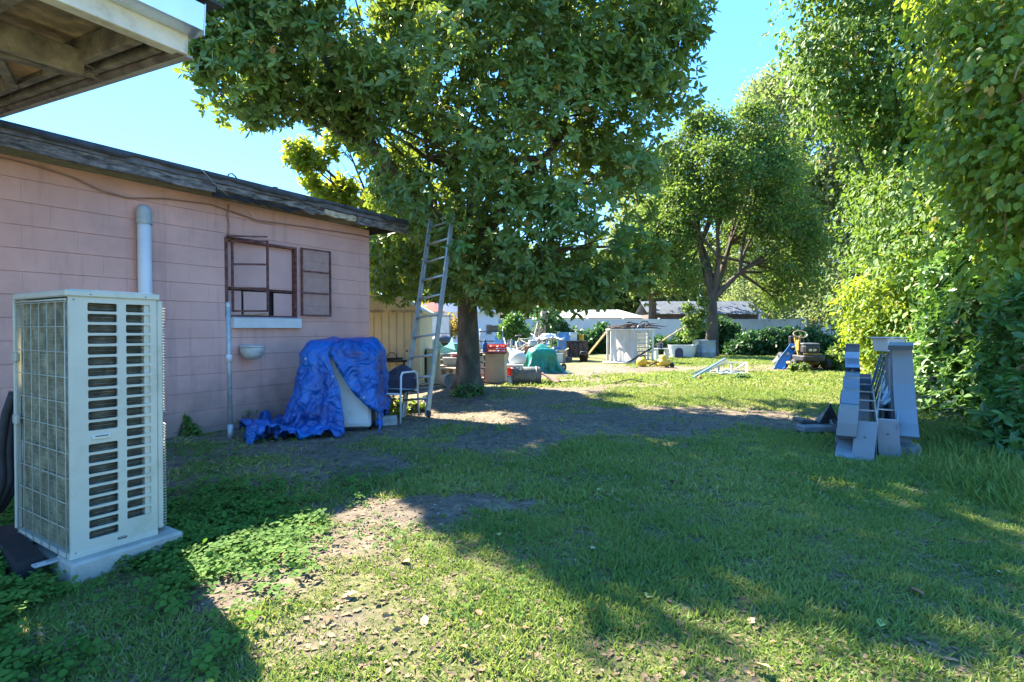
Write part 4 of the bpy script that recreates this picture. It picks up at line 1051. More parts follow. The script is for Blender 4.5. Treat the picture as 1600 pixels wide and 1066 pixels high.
# ================================================================== NEAR ROOF CORNER (top left)
tip = Vector((-1.63, 2.74, 2.60))
RW = math.atan2(.851, .526)       # local x = along the wall direction (away); local y = (-.851,.526) to the left
nr = thing("near_house_eave", "broken open eave corner of the near house, bare rafters and plywood under a metal-edged fascia", "roof", tip, rot=(math.radians(5.5), 0, RW))
cream = mat("cream_fascia", (.62, .59, .52), .65, var=.1, scale=6, bump=.15, bscale=60, dirt=(.30, .26, .2), dscale=6, damt=.45)
greywood = mat("grey_rafter", (.30, .255, .205), .85, var=.25, scale=7, bump=.5, bscale=40, dirt=(.07, .055, .045), dscale=5, damt=.65)
ply = mat("aged_plywood", (.60, .42, .25), .85, var=.35, scale=5, bump=.5, bscale=30, dirt=(.10, .085, .075), dscale=2.2, damt=.75)
orangeply = mat("fresh_plywood", (.50, .30, .14), .8, var=.25, scale=8, bump=.4, bscale=40)
alu = mat("aluminium_gutter", (.62, .68, .74), .28, metal=.85, var=.05, scale=3)
darkw = mat("dark_trim", (.20, .16, .15), .85, var=.3, scale=8, bump=.4)
# eave end that faces away from the camera (the far edge, running left): local x=0 line.  side edge faces right (local y=0)
mb = MB(); mb.box((-1.2, .018, .055), (2.4, .036, .15), b=.003); mb.build("fascia_board", cream, nr)
mb = MB(); mb.box((-1.2, .06, -.004), (2.4, .05, .03)); mb.build("fascia_board", cream, nr)
# metal gutter/drip along the right side, box profile
mb = MB(); mb.prism([(0, .0), (.010, .0), (.095, .02), (.10, .14), (.085, .145), (.085, .03), (.01, .012), (.0, .012)], -2.4, .02, Matrix(((0, 1, 0), (-1, 0, 0), (0, 0, 1))), (0, 0, .07))
mb.build("gutter", alu, nr)
mb = MB(); mb.box((.022, -.052, .142), (.004, .10, .15)); mb.build("gutter_end", alu, nr)
mb = MB(); mb.box((-1.15, -.01, .245), (2.5, .22, .012), rotm(.04, 0, 0)); mb.box((-1.15, 2.0, .262), (2.5, 3.8, .02)); mb.build("roofing", roofm, nr)
mb = MB(); mb.box((-.02, 1.9, .03), (.036, 3.75, .10)); mb.build("end_fascia", darkw, nr)
mb = MB(); mb.box((.006, 1.9, .10), (.016, 3.78, .10)); mb.box((.012, 1.9, -.022), (.03, 3.78, .012)); mb.build("drip_edge", mat("grey_trim", (.33, .33, .34), .5, var=.1), nr)
mb = MB(); mb.box((-1.2, 1.9, .135), (2.3, 3.7, .012)); mb.build("sheathing", ply, nr)
for k, yy in enumerate((.42, 1.08, 1.72, 2.36)):
    mb = MB(); mb.box((-1.2, yy, .062), (2.3, .042, .13), b=.003) if False else mb.box((-1.2 if k else -1.2, yy, .07), (2.3, .04, .12), b=.003)
for k, xx in enumerate((-.16, -.60, -1.05, -1.5)):
    mb = MB(); mb.box((xx, 1.95, .062), (.04, 3.6, .13), b=.003); mb.build("rafter", greywood, nr)
mb = MB(); mb.box((-.07, 1.6, .05), (.035, 2.9, .11)); mb.build("rafter", palewood if False else greywood, nr)
# broken lookout beams with splintered ends
def broken(p0, p1, wd_, th_, m_, seed):
    random.seed(seed); mb = MB(); mb.bar(p0, p1, wd_, th_, b=.003)
    d = (Vector(p1) - Vector(p0)).normalized(); s = d.cross(Vector((0, 0, 1)))
    for k in range(9):
        a = Vector(p1) + s * random.uniform(-.4, .4) * wd_ + Vector((0, 0, random.uniform(-.45, .45) * th_)) - d * .02
        b_ = a + d * random.uniform(.02, .09) + Vector((0, 0, random.uniform(-.01, .015)))
        mb.bar(a, b_, .008, .006)
    mb.build("broken_beam", m_, nr)
def Nl(px, py, z):  # local point on a horizontal plane (world z) for a pixel
    d = ray(px, py); t = (z - CAMZ) / d.z; q = Vector((d.x * t, d.y * t, z)) - tip
    c, s = math.cos(-RW), math.sin(-RW); return Vector((q.x * c - q.y * s, q.x * s + q.y * c, q.z))
broken(Nl(-60, 62, 2.60), Nl(130, 122, 2.60), .05, .13, greywood, 3)
broken(Nl(-60, 95, 2.56), Nl(112, 140, 2.60), .09, .04, greywood, 5)
mb = MB(); mb.box(Nl(35, 136, 2.64) + Vector((-.1, 0, 0)), (.5, .5, .012)); mb.build("plywood_patch", orangeply, nr)
mb = MB(); mb.bar(Nl(-10, 110, 2.6), Nl(22, 178, 2.6), .05, .03); mb.build("torn_strip", greywood, nr)
mb = MB()
for p_ in ((.025, -.03, .17),): mb.lathe([(.006, 0), (.006, .003), (.001, .004)], 8, p_, rotm(0, math.pi / 2, 0))
mb.build("screw", darkw, nr)

# ================================================================== OUTDOOR HEAT PUMP UNIT
acP = Vector((-2.09, 2.52, 0)); AZ = math.atan2(.851, .526)
ac = thing("outdoor_air_conditioner", "tall cream outdoor air conditioning unit with two columns of slots, on a concrete pad", "air conditioner", acP, AZ, rot=(0.0, 0.008, AZ))
# local x: along depth (louvred side runs away), 0..D ; local y: to the left (coil side), 0..W
D, Wd, z0a, z1a = .380, .66, .100, 1.385
acw = mat("cream_enamel", (.46, .455, .37), .42, var=.035, scale=4, bump=.04, dirt=(.33, .33, .25), dscale=6, damt=.45)
acdark = mat("coil_shadow", (.055, .055, .04), .8, var=.3, scale=20)
fin = mat("coil_fins", (.34, .33, .22), .6, metal=.25, var=.25, scale=14, dirt=(.20, .19, .11), dscale=6, damt=.5)
# louvred side panel with real slots (faces local -y)
colx = [(.075, .200), (.238, .350)]
nrow = 22; sh = .0405; pitch = (1.392 - .115 - .115) / nrow
zt = z1a - .052
slots = []
for ci, (a, b_) in enumerate(colx):
    for r in range(nrow if ci else nrow):
        if ci == 0 and r == 12: continue
        if ci == 1 and r == 21: continue
        zc_ = zt - pitch * (r + .5) - (0.0 if not (ci == 0 and r > 12) else .0)
        slots.append((a, b_, zc_ - sh / 2, zc_ + sh / 2))
def slotted(mb, x0, x1, za, zb, cols, y, th):
    """panel in the local xz plane cut with rounded slots"""
    def rect(xa, xb, zc, zd): mb.box(((xa + xb) / 2, y + th / 2, (zc + zd) / 2), (xb - xa, th, zd - zc))
    xs = [x0]; 
    for a, b_ in cols: xs += [a, b_]
    xs.append(x1)
    for k in range(0, len(xs), 2): rect(xs[k], xs[k + 1], za, zb)
    for ci, (a, b_) in enumerate(cols):
        ss = sorted([(s[2], s[3]) for s in slots if s[0] == a]); z = za
        for (c_, d_) in ss + [(zb, zb)]:
            if c_ > z: rect(a, b_, z, c_)
            z = d_
        for (c_, d_) in ss:      # corner fillets
            r_ = .008
            for (cx, sx) in ((a, 1), (b_, -1)):
                for (cz, sz) in ((c_, 1), (d_, -1)):
                    poly = [(cx, cz), (cx + sx * r_, cz)] + [(cx + sx * (r_ - r_ * math.sin(t)), cz + sz * (r_ - r_ * math.cos(t))) for t in (.4, .8, 1.17)] + [(cx, cz + sz * r_)]
                    if sx * sz > 0: poly.reverse()
                    mb.prism(poly, y + .0003, y + th - .0003)
mb = MB(); slotted(mb, .0, D, z0a + .012, z1a - .025, colx, 0, .012)
sp = mb.build("slotted_panel", acw, ac)
mb = MB(); mb.box((.012, .014, (z0a + z1a) / 2), (.018, .022, z1a - z0a - .05), b=.005)
mb.box((D + .018, .014, (z0a + z1a) / 2 + .0), (.030, .024, z1a - z0a - .07), b=.006); mb.build("corner_post", acw, ac)
mb = MB(); mb.box((D / 2 + .0, Wd / 2, z1a - .016), (D + .03, Wd + .018, .032), b=.006); mb.box((D / 2, Wd / 2, z1a + .002), (D - .02, Wd - .02, .006), b=.003); mb.build("top_cover", acw, ac)
mb = MB(); mb.box((D / 2, Wd / 2, z0a + .015), (D + .006, Wd + .004, .03), b=.004); mb.build("base_pan", acw, ac)
mb = MB(); mb.box((D / 2, .060, (z0a + z1a) / 2), (D - .08, .03, z1a - z0a - .075)); 
mb.build("inner_coil", mat("dark_coil", (.09, .09, .06), .7, var=.3, scale=20), ac)
mb = MB(); mb.box((.034, Wd / 2 + .01, (z0a + z1a) / 2), (.045, Wd - .06, z1a - z0a - .075)); coil = mb.build("coil", fin, ac)
# rows of fins as thin vertical ridges on both coil faces
mb = MB()
for k in range(62):
    yy = .045 + k * (Wd - .09) / 61; mb.box((.0105, yy, (z0a + z1a) / 2), (.004, .0022, z1a - z0a - .08))
for zz in np.arange(z0a + .06, z1a - .05, .026): mb.box((.010, Wd / 2, zz), (.0035, Wd - .12, .0025))
mb.build("fin", fin, coil, kind="stuff")
mb = MB()
for zz in np.arange(z0a + .05, z1a - .05, .0205): mb.tube([(.06, .030, zz), (D - .05, .030, zz)], .003, 5)
mb.build("coil_tube", mat("copper_tube", (.17, .15, .11), .4, metal=.3, var=.3, scale=20), coil, kind="stuff")
mb = MB(); mb.box((D - .03, Wd / 2, (z0a + z1a) / 2), (.05, Wd - .02, z1a - z0a - .06)); mb.box((D * .6, Wd - .02, (z0a + z1a) / 2), (D * .75, .03, z1a - z0a - .06), b=.004)
mb.build("cabinet", acw, ac)
# wire guard on the coil side
mb = MB(); gz0, gz1 = z0a + .03, z1a - .055
for zz in np.linspace(gz0, gz1, 11): mb.tube([(-.002, .008, zz), (-.006, .02, zz), (-.006, Wd - .02, zz), (-.003, Wd - .01, zz)], .0024, 6)
for k in range(7):
    yy = .02 + k * (Wd - .04) / 6; mb.tube([(-.009, yy, gz0 - .02), (-.009, yy, gz1 + .008)], .0022, 6)
mb.tube([(-.009, .008, gz1 + .01), (-.009, Wd, gz1 + .01)], .005, 6)
mb.build("wire_guard", mat("coated_wire", (.42, .42, .34), .5, var=.1, scale=30), ac)
mb = MB()
for zz in (z0a + .62, z0a + .95): mb.box((-.012, Wd - .02, zz), (.02, .05, .05), b=.004)
mb.box((.0, Wd + .004, (z0a + z1a) / 2 + .0), (.03, .018, z1a - z0a - .06), b=.004); mb.build("rear_post", acw, ac)
# fan grille ribs that stick out beyond the panel on the far side
for (za, zb, off) in ((z0a + .025, z0a + .60, .045), (z0a + .64, z1a - .06, .040)):
    mb = MB(); mb.box((D + .030, Wd / 2 + .02, (za + zb) / 2), (.024, Wd - .10, zb - za), b=.008)
    g = mb.build("fan_panel", acw, ac); mb = MB()
    for zz in np.arange(za + .015, zb - .01, .0155): mb.tube([(D + .03, .03, zz), (D + .060, .035, zz), (D + .075, .08, zz), (D + .08, Wd / 2, zz), (D + .062, Wd - .13, zz), (D + .03, Wd - .08, zz)], .0026, 4)
    mb.build("fan_grille", acw, g)
# handle recess and its plate, on the row left blank
zh = zt - pitch * 12.5
mb = MB(); mb.box(((colx[0][0] + colx[0][1]) / 2 - .01, -.003, zh), (.082, .008, .024), b=.003); mb.build("handle", mat("handle_enamel", (.52, .54, .48), .4, var=.05), sp)
mb = MB(); mb.box(((colx[0][0] + colx[0][1]) / 2 - .01, -.0075, zh + .004), (.055, .003, .005)); mb.build("handle_slot", mat("handle_gap", (.10, .10, .09), .7), sp)
mb = MB(); mb.box((.215, -.0012, z0a + .045), (.040, .0025, .012)); mb.build("name_plate", mat("black_label", (.05, .05, .05), .5), sp)
mb = MB()
for k in range(9): mb.box((.199 + k * .004, -.0030, z0a + .048), (.0024, .0008, .003))
mb.build("label_lettering", mat("label_white", (.6, .6, .58), .5), sp)
mb = MB()
for (x_, z_) in ((.085, z1a - .018), (.325, z1a - .018), (.02, z1a - .045), (.02, z0a + .03)): mb.lathe([(.005, 0), (.0045, .003), (.001, .004)], 8, (x_, -.006 if z_ > 1.36 else .002, z_), rotm(math.pi / 2, 0, 0))
mb.build("screw", mat("screw_head", (.3, .3, .28), .4, metal=.8), ac)
for yy in (.10, Wd - .16):
    mb = MB(); mb.box((-.045, yy, z0a - .008), (.13, .045, .012), b=.003); mb.box((-.08, yy, z0a - .001), (.03, .018, .006)); mb.build("mounting_foot", galv, ac)
conc = mat("pad_concrete", (.34, .33, .28), .9, var=.12, scale=6, bump=.5, bscale=70, dirt=(.26, .25, .21), dscale=4, damt=.4)
pad = thing("equipment_pad", "pale concrete pad under the tall outdoor air conditioner", "concrete pad", acP, AZ)
mb = MB(); mb.box((D / 2 + .04, .03, .045), (D + .12, .20, .12), b=.012); mb.box((D / 2 + .04, Wd / 2 + .12, .03), (D + .10, Wd - .06, .09), b=.01); mb.build("slab", conc, pad)
blackr = mat("black_foam", (.015, .016, .018), .7, var=.2, scale=20)
mb = MB(); mb.bar((-.10, .16, .06), (-.02, .85, .06), .10, .10); tag(mb.build("rubber_foot", blackr, None), "black rubber support block beneath the outdoor unit's coil side", "support block"); bpy.data.objects["rubber_foot"].location = acP; bpy.data.objects["rubber_foot"].rotation_euler = (0, 0, AZ)
# insulated lines and ribbed duct at the left edge
ls = thing("refrigerant_line_set", "bundle of black foam-wrapped pipes curving out of the unit at the left edge", "pipes", acP, AZ)
for k in range(3):
    o = k * .03; mb = MB()
    pts = [Vector((.0 + o, Wd + .03, .86 - k * .02)), Vector((-.03 + o, Wd + .05, .74)), Vector((-.05 + o, Wd + .06, .55)), Vector((-.05 + o, Wd + .04, .38)), Vector((-.10 + o, Wd + .08 + .02 * k, .22)), Vector((-.22 + o, Wd + .2, .1)), Vector((-.4 + o, Wd + .4, .04))]
    sm = []
    for i in range(len(pts) - 1):
        for q in range(4): t = q / 4; sm.append(pts[i].lerp(pts[i + 1], t))
    sm.append(pts[-1]); sm = [sm[0]] + [(sm[i - 1] + sm[i] * 2 + sm[i + 1]) / 4 for i in range(1, len(sm) - 1)] + [sm[-1]]
    mb.tube(sm, .021, 10); mb.build("pipe", blackr, ls)
dk = thing("ribbed_duct", "grey ribbed flexible duct on the ground at the far left edge", "duct", P(-40, 700, 4.3))
mb = MB(); n = 90; pts = []; rs = []
for i in range(n + 1):
    t = i / n; pts.append(Vector((.05 + .48 * t - .08, .35 * math.sin(t * 2), .30 * math.sin(t * 2.2) - .28 * t))); rs.append(.085 + (.008 if i % 4 < 2 else 0))
mb.tube(pts, rs, 14); mb.build("hose", mat("ribbed_plastic", (.42, .43, .38), .6, var=.1, scale=6), dk)
dk.location.z = .05
# ================================================================== BLUE TARP OVER A WHITE APPLIANCE
white_en = mat("white_enamel", (.55, .58, .57), .35, var=.03, scale=3, dirt=(.45, .44, .40), dscale=5, damt=.35)
apc = Vector((-2.06, 6.55, 0)); apr = .10
ap = thing("white_appliance", "white boxy appliance showing through the gap in the blue tarp", "appliance", apc, apr)
mb = MB(); mb.box((0, 0, .50), (.74, .56, .92), b=.02); mb.build("cabinet", white_en, ap)
mb = MB(); mb.box((0, -.285, .50), (.70, .012, .84), b=.005); mb.build("front_panel", white_en, ap)
mb = MB(); mb.box((0, 0, .025), (.66, .48, .05)); mb.build("plinth", blackr, ap)

def drape(name, nx, ny, step, origin, rotz, height, box, slide, iters, seed, ground=.012, ext_force=None, crumple=.004, gather=1.0):
    """a square cloth relaxed over a box and the ground with position based steps; returns the vertices"""
    r_ = np.random.default_rng(seed)
    u, v = np.meshgrid((np.arange(nx) - (nx - 1) / 2) * step, (np.arange(ny) - (ny - 1) / 2) * step)
    c, s = math.cos(rotz), math.sin(rotz)
    p = np.stack([origin[0] + (u * c - v * s) * gather, origin[1] + (u * s + v * c) * gather, np.full_like(u, height)], 2)
    p += r_.normal(size=p.shape) * crumple
    rr = fbm(u * 3, v * 3, seed, 3) - .5; p[:, :, 2] += .05 * rr
    q = p.copy()
    bc, bs, br = box   # centre, half sizes, rotation
    cb, sb = math.cos(-br), math.sin(-br)
    def cons(a, b_, L, k):
        d = b_ - a; l = np.maximum(np.linalg.norm(d, axis=2, keepdims=True), 1e-6); w_ = d * (.5 * k * (l - L) / l); a += w_; b_ -= w_
    for it in range(iters):
        vel = (p - q) * .96; q = p.copy(); p0 = p.copy(); p = p + vel; p[:, :, 2] -= .0016
        if ext_force is not None: ext_force(p, it)
        for _ in range(7):
            for o in (0, 1):
                cons(p[:, o:-1:2][:, :p[:, o + 1::2].shape[1]], p[:, o + 1::2], step, 1)
                cons(p[o:-1:2][:p[o + 1::2].shape[0]], p[o + 1::2], step, 1)
            for o in (0, 1):
                a = p[o:-1:2, :-1][:p[o + 1::2, 1:].shape[0]]; cons(a, p[o + 1::2, 1:], step * 1.414, .25)
                a = p[o:-1:2, 1:][:p[o + 1::2, :-1].shape[0]]; cons(a, p[o + 1::2, :-1], step * 1.414, .25)
        # soft bending
        lap = np.zeros_like(p); lap[1:-1, 1:-1] = (p[:-2, 1:-1] + p[2:, 1:-1] + p[1:-1, :-2] + p[1:-1, 2:]) / 4 - p[1:-1, 1:-1]; p += lap * .02
        # collide
        dx = p[:, :, 0] - bc[0]; dy = p[:, :, 1] - bc[1]; lx = dx * cb - dy * sb; ly = dx * sb + dy * cb; lz = p[:, :, 2]
        px_ = bs[0] - np.abs(lx); py_ = bs[1] - np.abs(ly); pz_ = bs[2] - lz
        ins = (px_ > 0) & (py_ > 0) & (pz_ > 0)
        top = ins & (pz_ <= np.minimum(px_, py_) + .02); sx = ins & ~top & (px_ < py_); sy = ins & ~top & ~sx
        lx = np.where(sx, np.sign(lx) * bs[0], lx); ly = np.where(sy, np.sign(ly) * bs[1], ly)
        p[:, :, 2] = np.where(top, bs[2], lz)
        nxw = lx * cb + ly * sb + bc[0]; nyw = -lx * sb + ly * cb + bc[1]
        p[:, :, 0] = np.where(ins, nxw, p[:, :, 0]); p[:, :, 1] = np.where(ins, nyw, p[:, :, 1])
        near_top = (lz < bs[2] + .004) & (lz > bs[2] - .08) & (px_ > -.01) & (py_ > -.01)
        for k_ in (0, 1): p[:, :, k_] = np.where(near_top, p0[:, :, k_] + (p[:, :, k_] - p0[:, :, k_]) * .08, np.where(ins, p0[:, :, k_] * .35 + p[:, :, k_] * .65, p[:, :, k_]))
        fr = (ins | near_top)[:, :, None]; q = np.where(fr, p, q)
        g = p[:, :, 2] < ground; p[:, :, 2] = np.maximum(p[:, :, 2], ground); p[:, :, 0] = np.where(g, p0[:, :, 0] * .5 + p[:, :, 0] * .5, p[:, :, 0]); p[:, :, 1] = np.where(g, p0[:, :, 1] * .5 + p[:, :, 1] * .5, p[:, :, 1]); q = np.where(g[:, :, None], q * .15 + p * .85, q)
    return p
tarpm, tt_, tb_ = new_mat("blue_tarpaulin")
geo = N(tt_, "ShaderNodeNewGeometry")
n_ = N(tt_, "ShaderNodeTexNoise"); n_.inputs["Scale"].default_value = 3; n_.inputs["Detail"].default_value = 6; tt_.links.new(geo.outputs["Position"], n_.inputs["Vector"])
r_ = rampn(tt_, n_.outputs[0], [(.3, (.003, .036, .17)), (.5, (.005, .08, .32)), (.72, (.013, .15, .46))])
tt_.links.new(r_.outputs[0], tb_.inputs["Base Color"]); tb_.inputs["Roughness"].default_value = .30; tb_.inputs["Specular IOR Level"].default_value = .5
n2 = N(tt_, "ShaderNodeTexNoise"); n2.inputs["Scale"].default_value = 22; n2.inputs["Detail"].default_value = 7; n2.inputs["Roughness"].default_value = .65; tt_.links.new(geo.outputs["Position"], n2.inputs["Vector"])
bp = N(tt_, "ShaderNodeBump"); bp.inputs["Strength"].default_value = .6; bp.inputs["Distance"].default_value = .016; nd = N(tt_, "ShaderNodeTexNoise"); nd.inputs["Scale"].default_value = 4; tt_.links.new(geo.outputs["Position"], nd.inputs["Vector"])
vm = N(tt_, "ShaderNodeVectorMath", operation='MULTIPLY_ADD'); vm.inputs[1].default_value = (.35, .35, .35); tt_.links.new(nd.outputs["Color"], vm.inputs[0]); tt_.links.new(geo.outputs["Position"], vm.inputs[2])
vo = N(tt_, "ShaderNodeTexVoronoi", feature='DISTANCE_TO_EDGE'); vo.inputs["Scale"].default_value = 8; tt_.links.new(vm.outputs[0], vo.inputs["Vector"])
vr = N(tt_, "ShaderNodeMapRange"); vr.inputs[2].default_value = .35; tt_.links.new(vo.outputs["Distance"], vr.inputs[0])
sm_a = N(tt_, "ShaderNodeMath", operation='MULTIPLY_ADD'); sm_a.inputs[1].default_value = 1.3; tt_.links.new(vr.outputs[0], sm_a.inputs[0]); tt_.links.new(n2.outputs[0], sm_a.inputs[2])
tt_.links.new(sm_a.outputs[0], bp.inputs["Height"]); tt_.links.new(bp.outputs[0], tb_.inputs["Normal"])
def grid_faces(nx, ny): 
    ii, jj = np.meshgrid(np.arange(nx - 1), np.arange(ny - 1)); k = (jj * nx + ii).ravel(); return np.stack([k, k + 1, k + nx + 1, k + nx], 1)
def pull(p, it):
    # the sheet has been dragged down and forward on its left side
    if it < 150:
        w_ = np.clip((-2.3 - p[:, :, 0]) / .4, 0, 1) * np.clip((6.2 - p[:, :, 1]) / .5, 0, 1)
        p[:, :, 0] -= .0002 * w_; p[:, :, 1] -= .0004 * w_
nT = 96
pt = drape("tarp", nT, nT, .0262, (-2.22, 6.36, 0), .40, 1.14, (apc, (.42, .34, 1.03), apr), None, 300, 5, ext_force=pull, gather=.84, crumple=.012)
def crease(p, amp, f1, f2, seed, n_it=1):
    """sharp random creases pushed along the cloth normal"""
    du = np.gradient(p, axis=1); dv = np.gradient(p, axis=0); nn = np.cross(du, dv); nn /= np.maximum(np.linalg.norm(nn, axis=2, keepdims=True), 1e-9)
    h, w_ = p.shape[:2]; u, v = np.meshgrid(np.arange(w_) / w_, np.arange(h) / h)
    wob = fbm(u * 3, v * 3, seed + 5, 3)
    r1 = 1 - np.abs(2 * fbm(u * f1 + wob * 2, v * f1 - wob, seed, 3) - 1) * 2.2; r2 = 1 - np.abs(2 * fbm(u * f2 - wob, v * f2 * .6 + wob * 2, seed + 3, 3) - 1) * 2.2
    low = fbm(u * 4, v * 4, seed + 9, 2) - .5
    d_ = amp * (np.clip(r1, 0, 1) ** 1.5 + .55 * np.clip(r2, 0, 1) ** 1.5) + amp * 2.2 * low
    sgn = np.sign((nn[:, :, 2].mean()) or 1); side = np.clip(p[:, :, 2] / .15, .15, 1)
    q = p + nn * sgn * (d_ * side)[:, :, None]; q[:, :, 2] = np.maximum(q[:, :, 2], .012); return q
def bunch(p):
    """the skirt is gathered in against the thing it covers, most on the right"""
    c_, s_ = math.cos(apr), math.sin(apr); dx, dy = p[:, :, 0] - apc.x, p[:, :, 1] - apc.y; lx = dx * c_ + dy * s_; ly = -dx * s_ + dy * c_
    ex = np.maximum(lx - .42, 0); en = np.maximum(-lx - .42, 0); ef = np.maximum(-ly - .34, 0)
    lx = lx - ex * .86 + en * .30; ly = ly + ef * .52
    nz = fbm(p[:, :, 0] * 6, p[:, :, 1] * 6, 12, 3)
    p[:, :, 2] += (ex * .22 + en * .16 + ef * .12) * np.clip((nz - .42) * 3, 0, 1.0) * np.exp(-p[:, :, 2] / .25)
    p[:, :, 0] = apc.x + lx * c_ - ly * s_; p[:, :, 1] = apc.y + lx * s_ + ly * c_; return p
pt = bunch(pt)
pt = crease(pt, .045, 6, 15, 3); pt = crease(pt, .016, 16, 26, 8)
Vt = pt.reshape(-1, 3).copy()
Ft = grid_faces(nT, nT)
# project outline of the opening: a tall narrow wedge in front of the panel where the two edges of the sheet part
def to_px(V):
    x, y, z = V[:, 0], V[:, 1], V[:, 2] - CAMZ; c, s = math.cos(PITCH), math.sin(PITCH)
    f_ = y * c - z * s; up = y * s + z * c; return 800 + F * x / f_, 533 - F * up / f_
cx_ = Vt[Ft].mean(1)
loc_x = (cx_[:, 0] - apc.x) * math.cos(apr) + (cx_[:, 1] - apc.y) * math.sin(apr); loc_y = -(cx_[:, 0] - apc.x) * math.sin(apr) + (cx_[:, 1] - apc.y) * math.cos(apr)
zc_ = cx_[:, 2]
left = np.interp(zc_, [0, .5, .9, 1.02], [.12, .06, -.10, -.20]); right = np.interp(zc_, [0, .20, .30, .45, .7, .9, 1.02], [.50, .50, .36, .20, .05, -.06, -.18])
gap = (loc_y < -.30) & (loc_x > left) & (loc_x < right) & (zc_ < .98)
Ft = Ft[~gap]
# trim the two raw edges of the opening to a clean curve
from collections import defaultdict
ec = defaultdict(int)
for f_ in Ft:
    for k in range(4): a_, b_ = int(f_[k]), int(f_[(k + 1) % 4]); ec[(min(a_, b_), max(a_, b_))] += 1
adj = defaultdict(list)
for (a_, b_), c_ in ec.items():
    if c_ == 1: adj[a_].append(b_); adj[b_].append(a_)
inner = [v_ for v_ in adj if len(adj[v_]) == 2 and 0 < v_ % nT < nT - 1 and 0 < v_ // nT < nT - 1]
for _ in range(14):
    Vn = Vt.copy()
    for v_ in inner: Vn[v_] = .4 * Vt[v_] + .3 * (Vt[adj[v_][0]] + Vt[adj[v_][1]])
    Vt = Vn
tarp = np_mesh("blue_tarp", Vt, Ft, tarpm, None, True)
tag(tarp, "crumpled blue tarpaulin draped over the white appliance and trailing on the dirt", "tarpaulin")
pxs, pys = to_px(Vt)
for (ex_, ey_) in ((541, 636), (566, 622), (524, 590), (475, 560)):
    dd_ = (pxs - ex_) ** 2 + (pys - ey_) ** 2; near_ = np.argsort(dd_)[:12]; i_ = near_[np.argmin(Vt[near_, 1])]; q_ = Vt[i_]
    mb = MB(); mb.lathe([(.006, 0), (.007, .003), (.013, .004), (.014, 0)], 12, (q_[0], q_[1] - .008, q_[2]), rotm(math.pi / 2, 0, 0)); mb.build("eyelet", mat("eyelet_metal", (.6, .6, .58), .35, metal=.6), tarp)
solidify(tarp, .004); 

# ================================================================== LADDER
alum = mat("old_aluminium", (.46, .46, .42), .45, metal=.55, var=.12, scale=10, dirt=(.25, .24, .2), dscale=12, damt=.4)
foot = Vector((-1.30, 7.15, .02)); top = P(690, 338, 8.3)
lad = thing("extension_ladder", "long aluminium ladder leaning up into the big shade tree", "ladder", foot)
ax_ = (top - foot); Ll = ax_.length; ax_.normalize(); side = Vector((.36, -.25, 0)).normalized(); side = (side - ax_ * side.dot(ax_)).normalized(); nrm_ = side.cross(ax_)
Rl = Matrix((side, nrm_, ax_)).transposed()
wl = .46
for sgn in (-1, 1):
    mb = MB(); 
    def lb_(c, d, b=0): mb.box(Rl @ Vector(c), d, Rl, b)
    lb_((sgn * wl / 2, 0, Ll / 2), (.008, .068, Ll)); lb_((sgn * (wl / 2 - .012), .032, Ll / 2), (.026, .006, Ll)); lb_((sgn * (wl / 2 - .012), -.032, Ll / 2), (.026, .006, Ll))
    mb.build("rail", alum, lad)
rm = MB(); rm.tube([(-wl / 2, 0, 0), (wl / 2, 0, 0)], .0165, 10); rme = rm.mesh("rung", alum)
k = .25
while k < Ll - .1:
    o = bpy.data.objects.new("rung", rme); C.objects.link(o); o.parent = lad
    M4 = Rl.to_4x4(); M4.translation = Rl @ Vector((0, 0, k)); o.matrix_local = M4; k += .305
for sgn in (-1, 1):
    mb = MB(); mb.box(Rl @ Vector((sgn * (wl / 2 + .012), 0, .03)), (.02, .075, .09), Rl, .004); mb.build("rubber_shoe", blackr, lad)
mb = MB(); mb.tube([Rl @ Vector((.17, -.05, 2.0)), Rl @ Vector((.19, -.07, 1.7)), Rl @ Vector((.16, -.06, 1.2)), Rl @ Vector((.17, -.05, .9))], .005, 5); mb.build("rope", greyw, lad)

# ================================================================== PATIO CHAIR, TABLE etc. beside the tarp
whitem = mat("white_tube", (.62, .64, .64), .45, var=.06, scale=10, dirt=(.4, .38, .34), dscale=15, damt=.3)
darkfab = mat("dark_purple_fabric", (.06, .045, .06), .9, var=.25, scale=10, bump=.3, bscale=150)
ch_ = thing("patio_chair", "patio chair with white tube arms and dark sling seat beside the blue tarp", "chair", (-1.62, 7.15, 0), -.25)
mb = MB()
for s in (-1, 1):
    x = s * .29
    mb.tube([(x, -.30, .0), (x, -.28, .60), (x, -.24, .64), (x, .12, .63), (x, .20, .60), (x, .26, .02)], .013, 8)
mb.tube([(-.29, -.28, .37), (.29, -.28, .37)], .011, 8); mb.tube([(-.29, .21, .37), (.29, .21, .37)], .011, 8)
mb.build("frame", whitem, ch_)
mb = MB(); mb.grid(lambda u, v: Vector(((u - .5) * .54, -.28 + .50 * v, .375 - .05 * math.sin(math.pi * v) * (1 - (2 * u - 1) ** 2))), 8, 8); solidify(mb.build("seat", blackr, ch_), .01)
mb = MB(); mb.grid(lambda u, v: Vector(((u - .5) * (.50 * (1 - .75 * v ** 4)), .22 + .16 * v, .36 + .34 * v - .02 * (2 * u - 1) ** 2)), 8, 8); solidify(mb.build("backrest", darkfab, ch_), .012)
ol = mat("concrete_block_grey", (.33, .32, .30), .95, var=.15, scale=12, bump=.5)
o = thing("concrete_block", "small grey concrete block on the dirt between the chair and the tarp", "concrete block", tuple(G(608, 664)), .3)
mb = MB(); mb.box((0, -.04, .055), (.19, .03, .11), b=.004); mb.box((0, .04, .055), (.19, .03, .11), b=.004); mb.box((-.08, 0, .055), (.03, .06, .11)); mb.box((.08, 0, .055), (.03, .06, .11)); mb.box((0, 0, .055), (.02, .05, .11)); mb.build("block", ol, o)
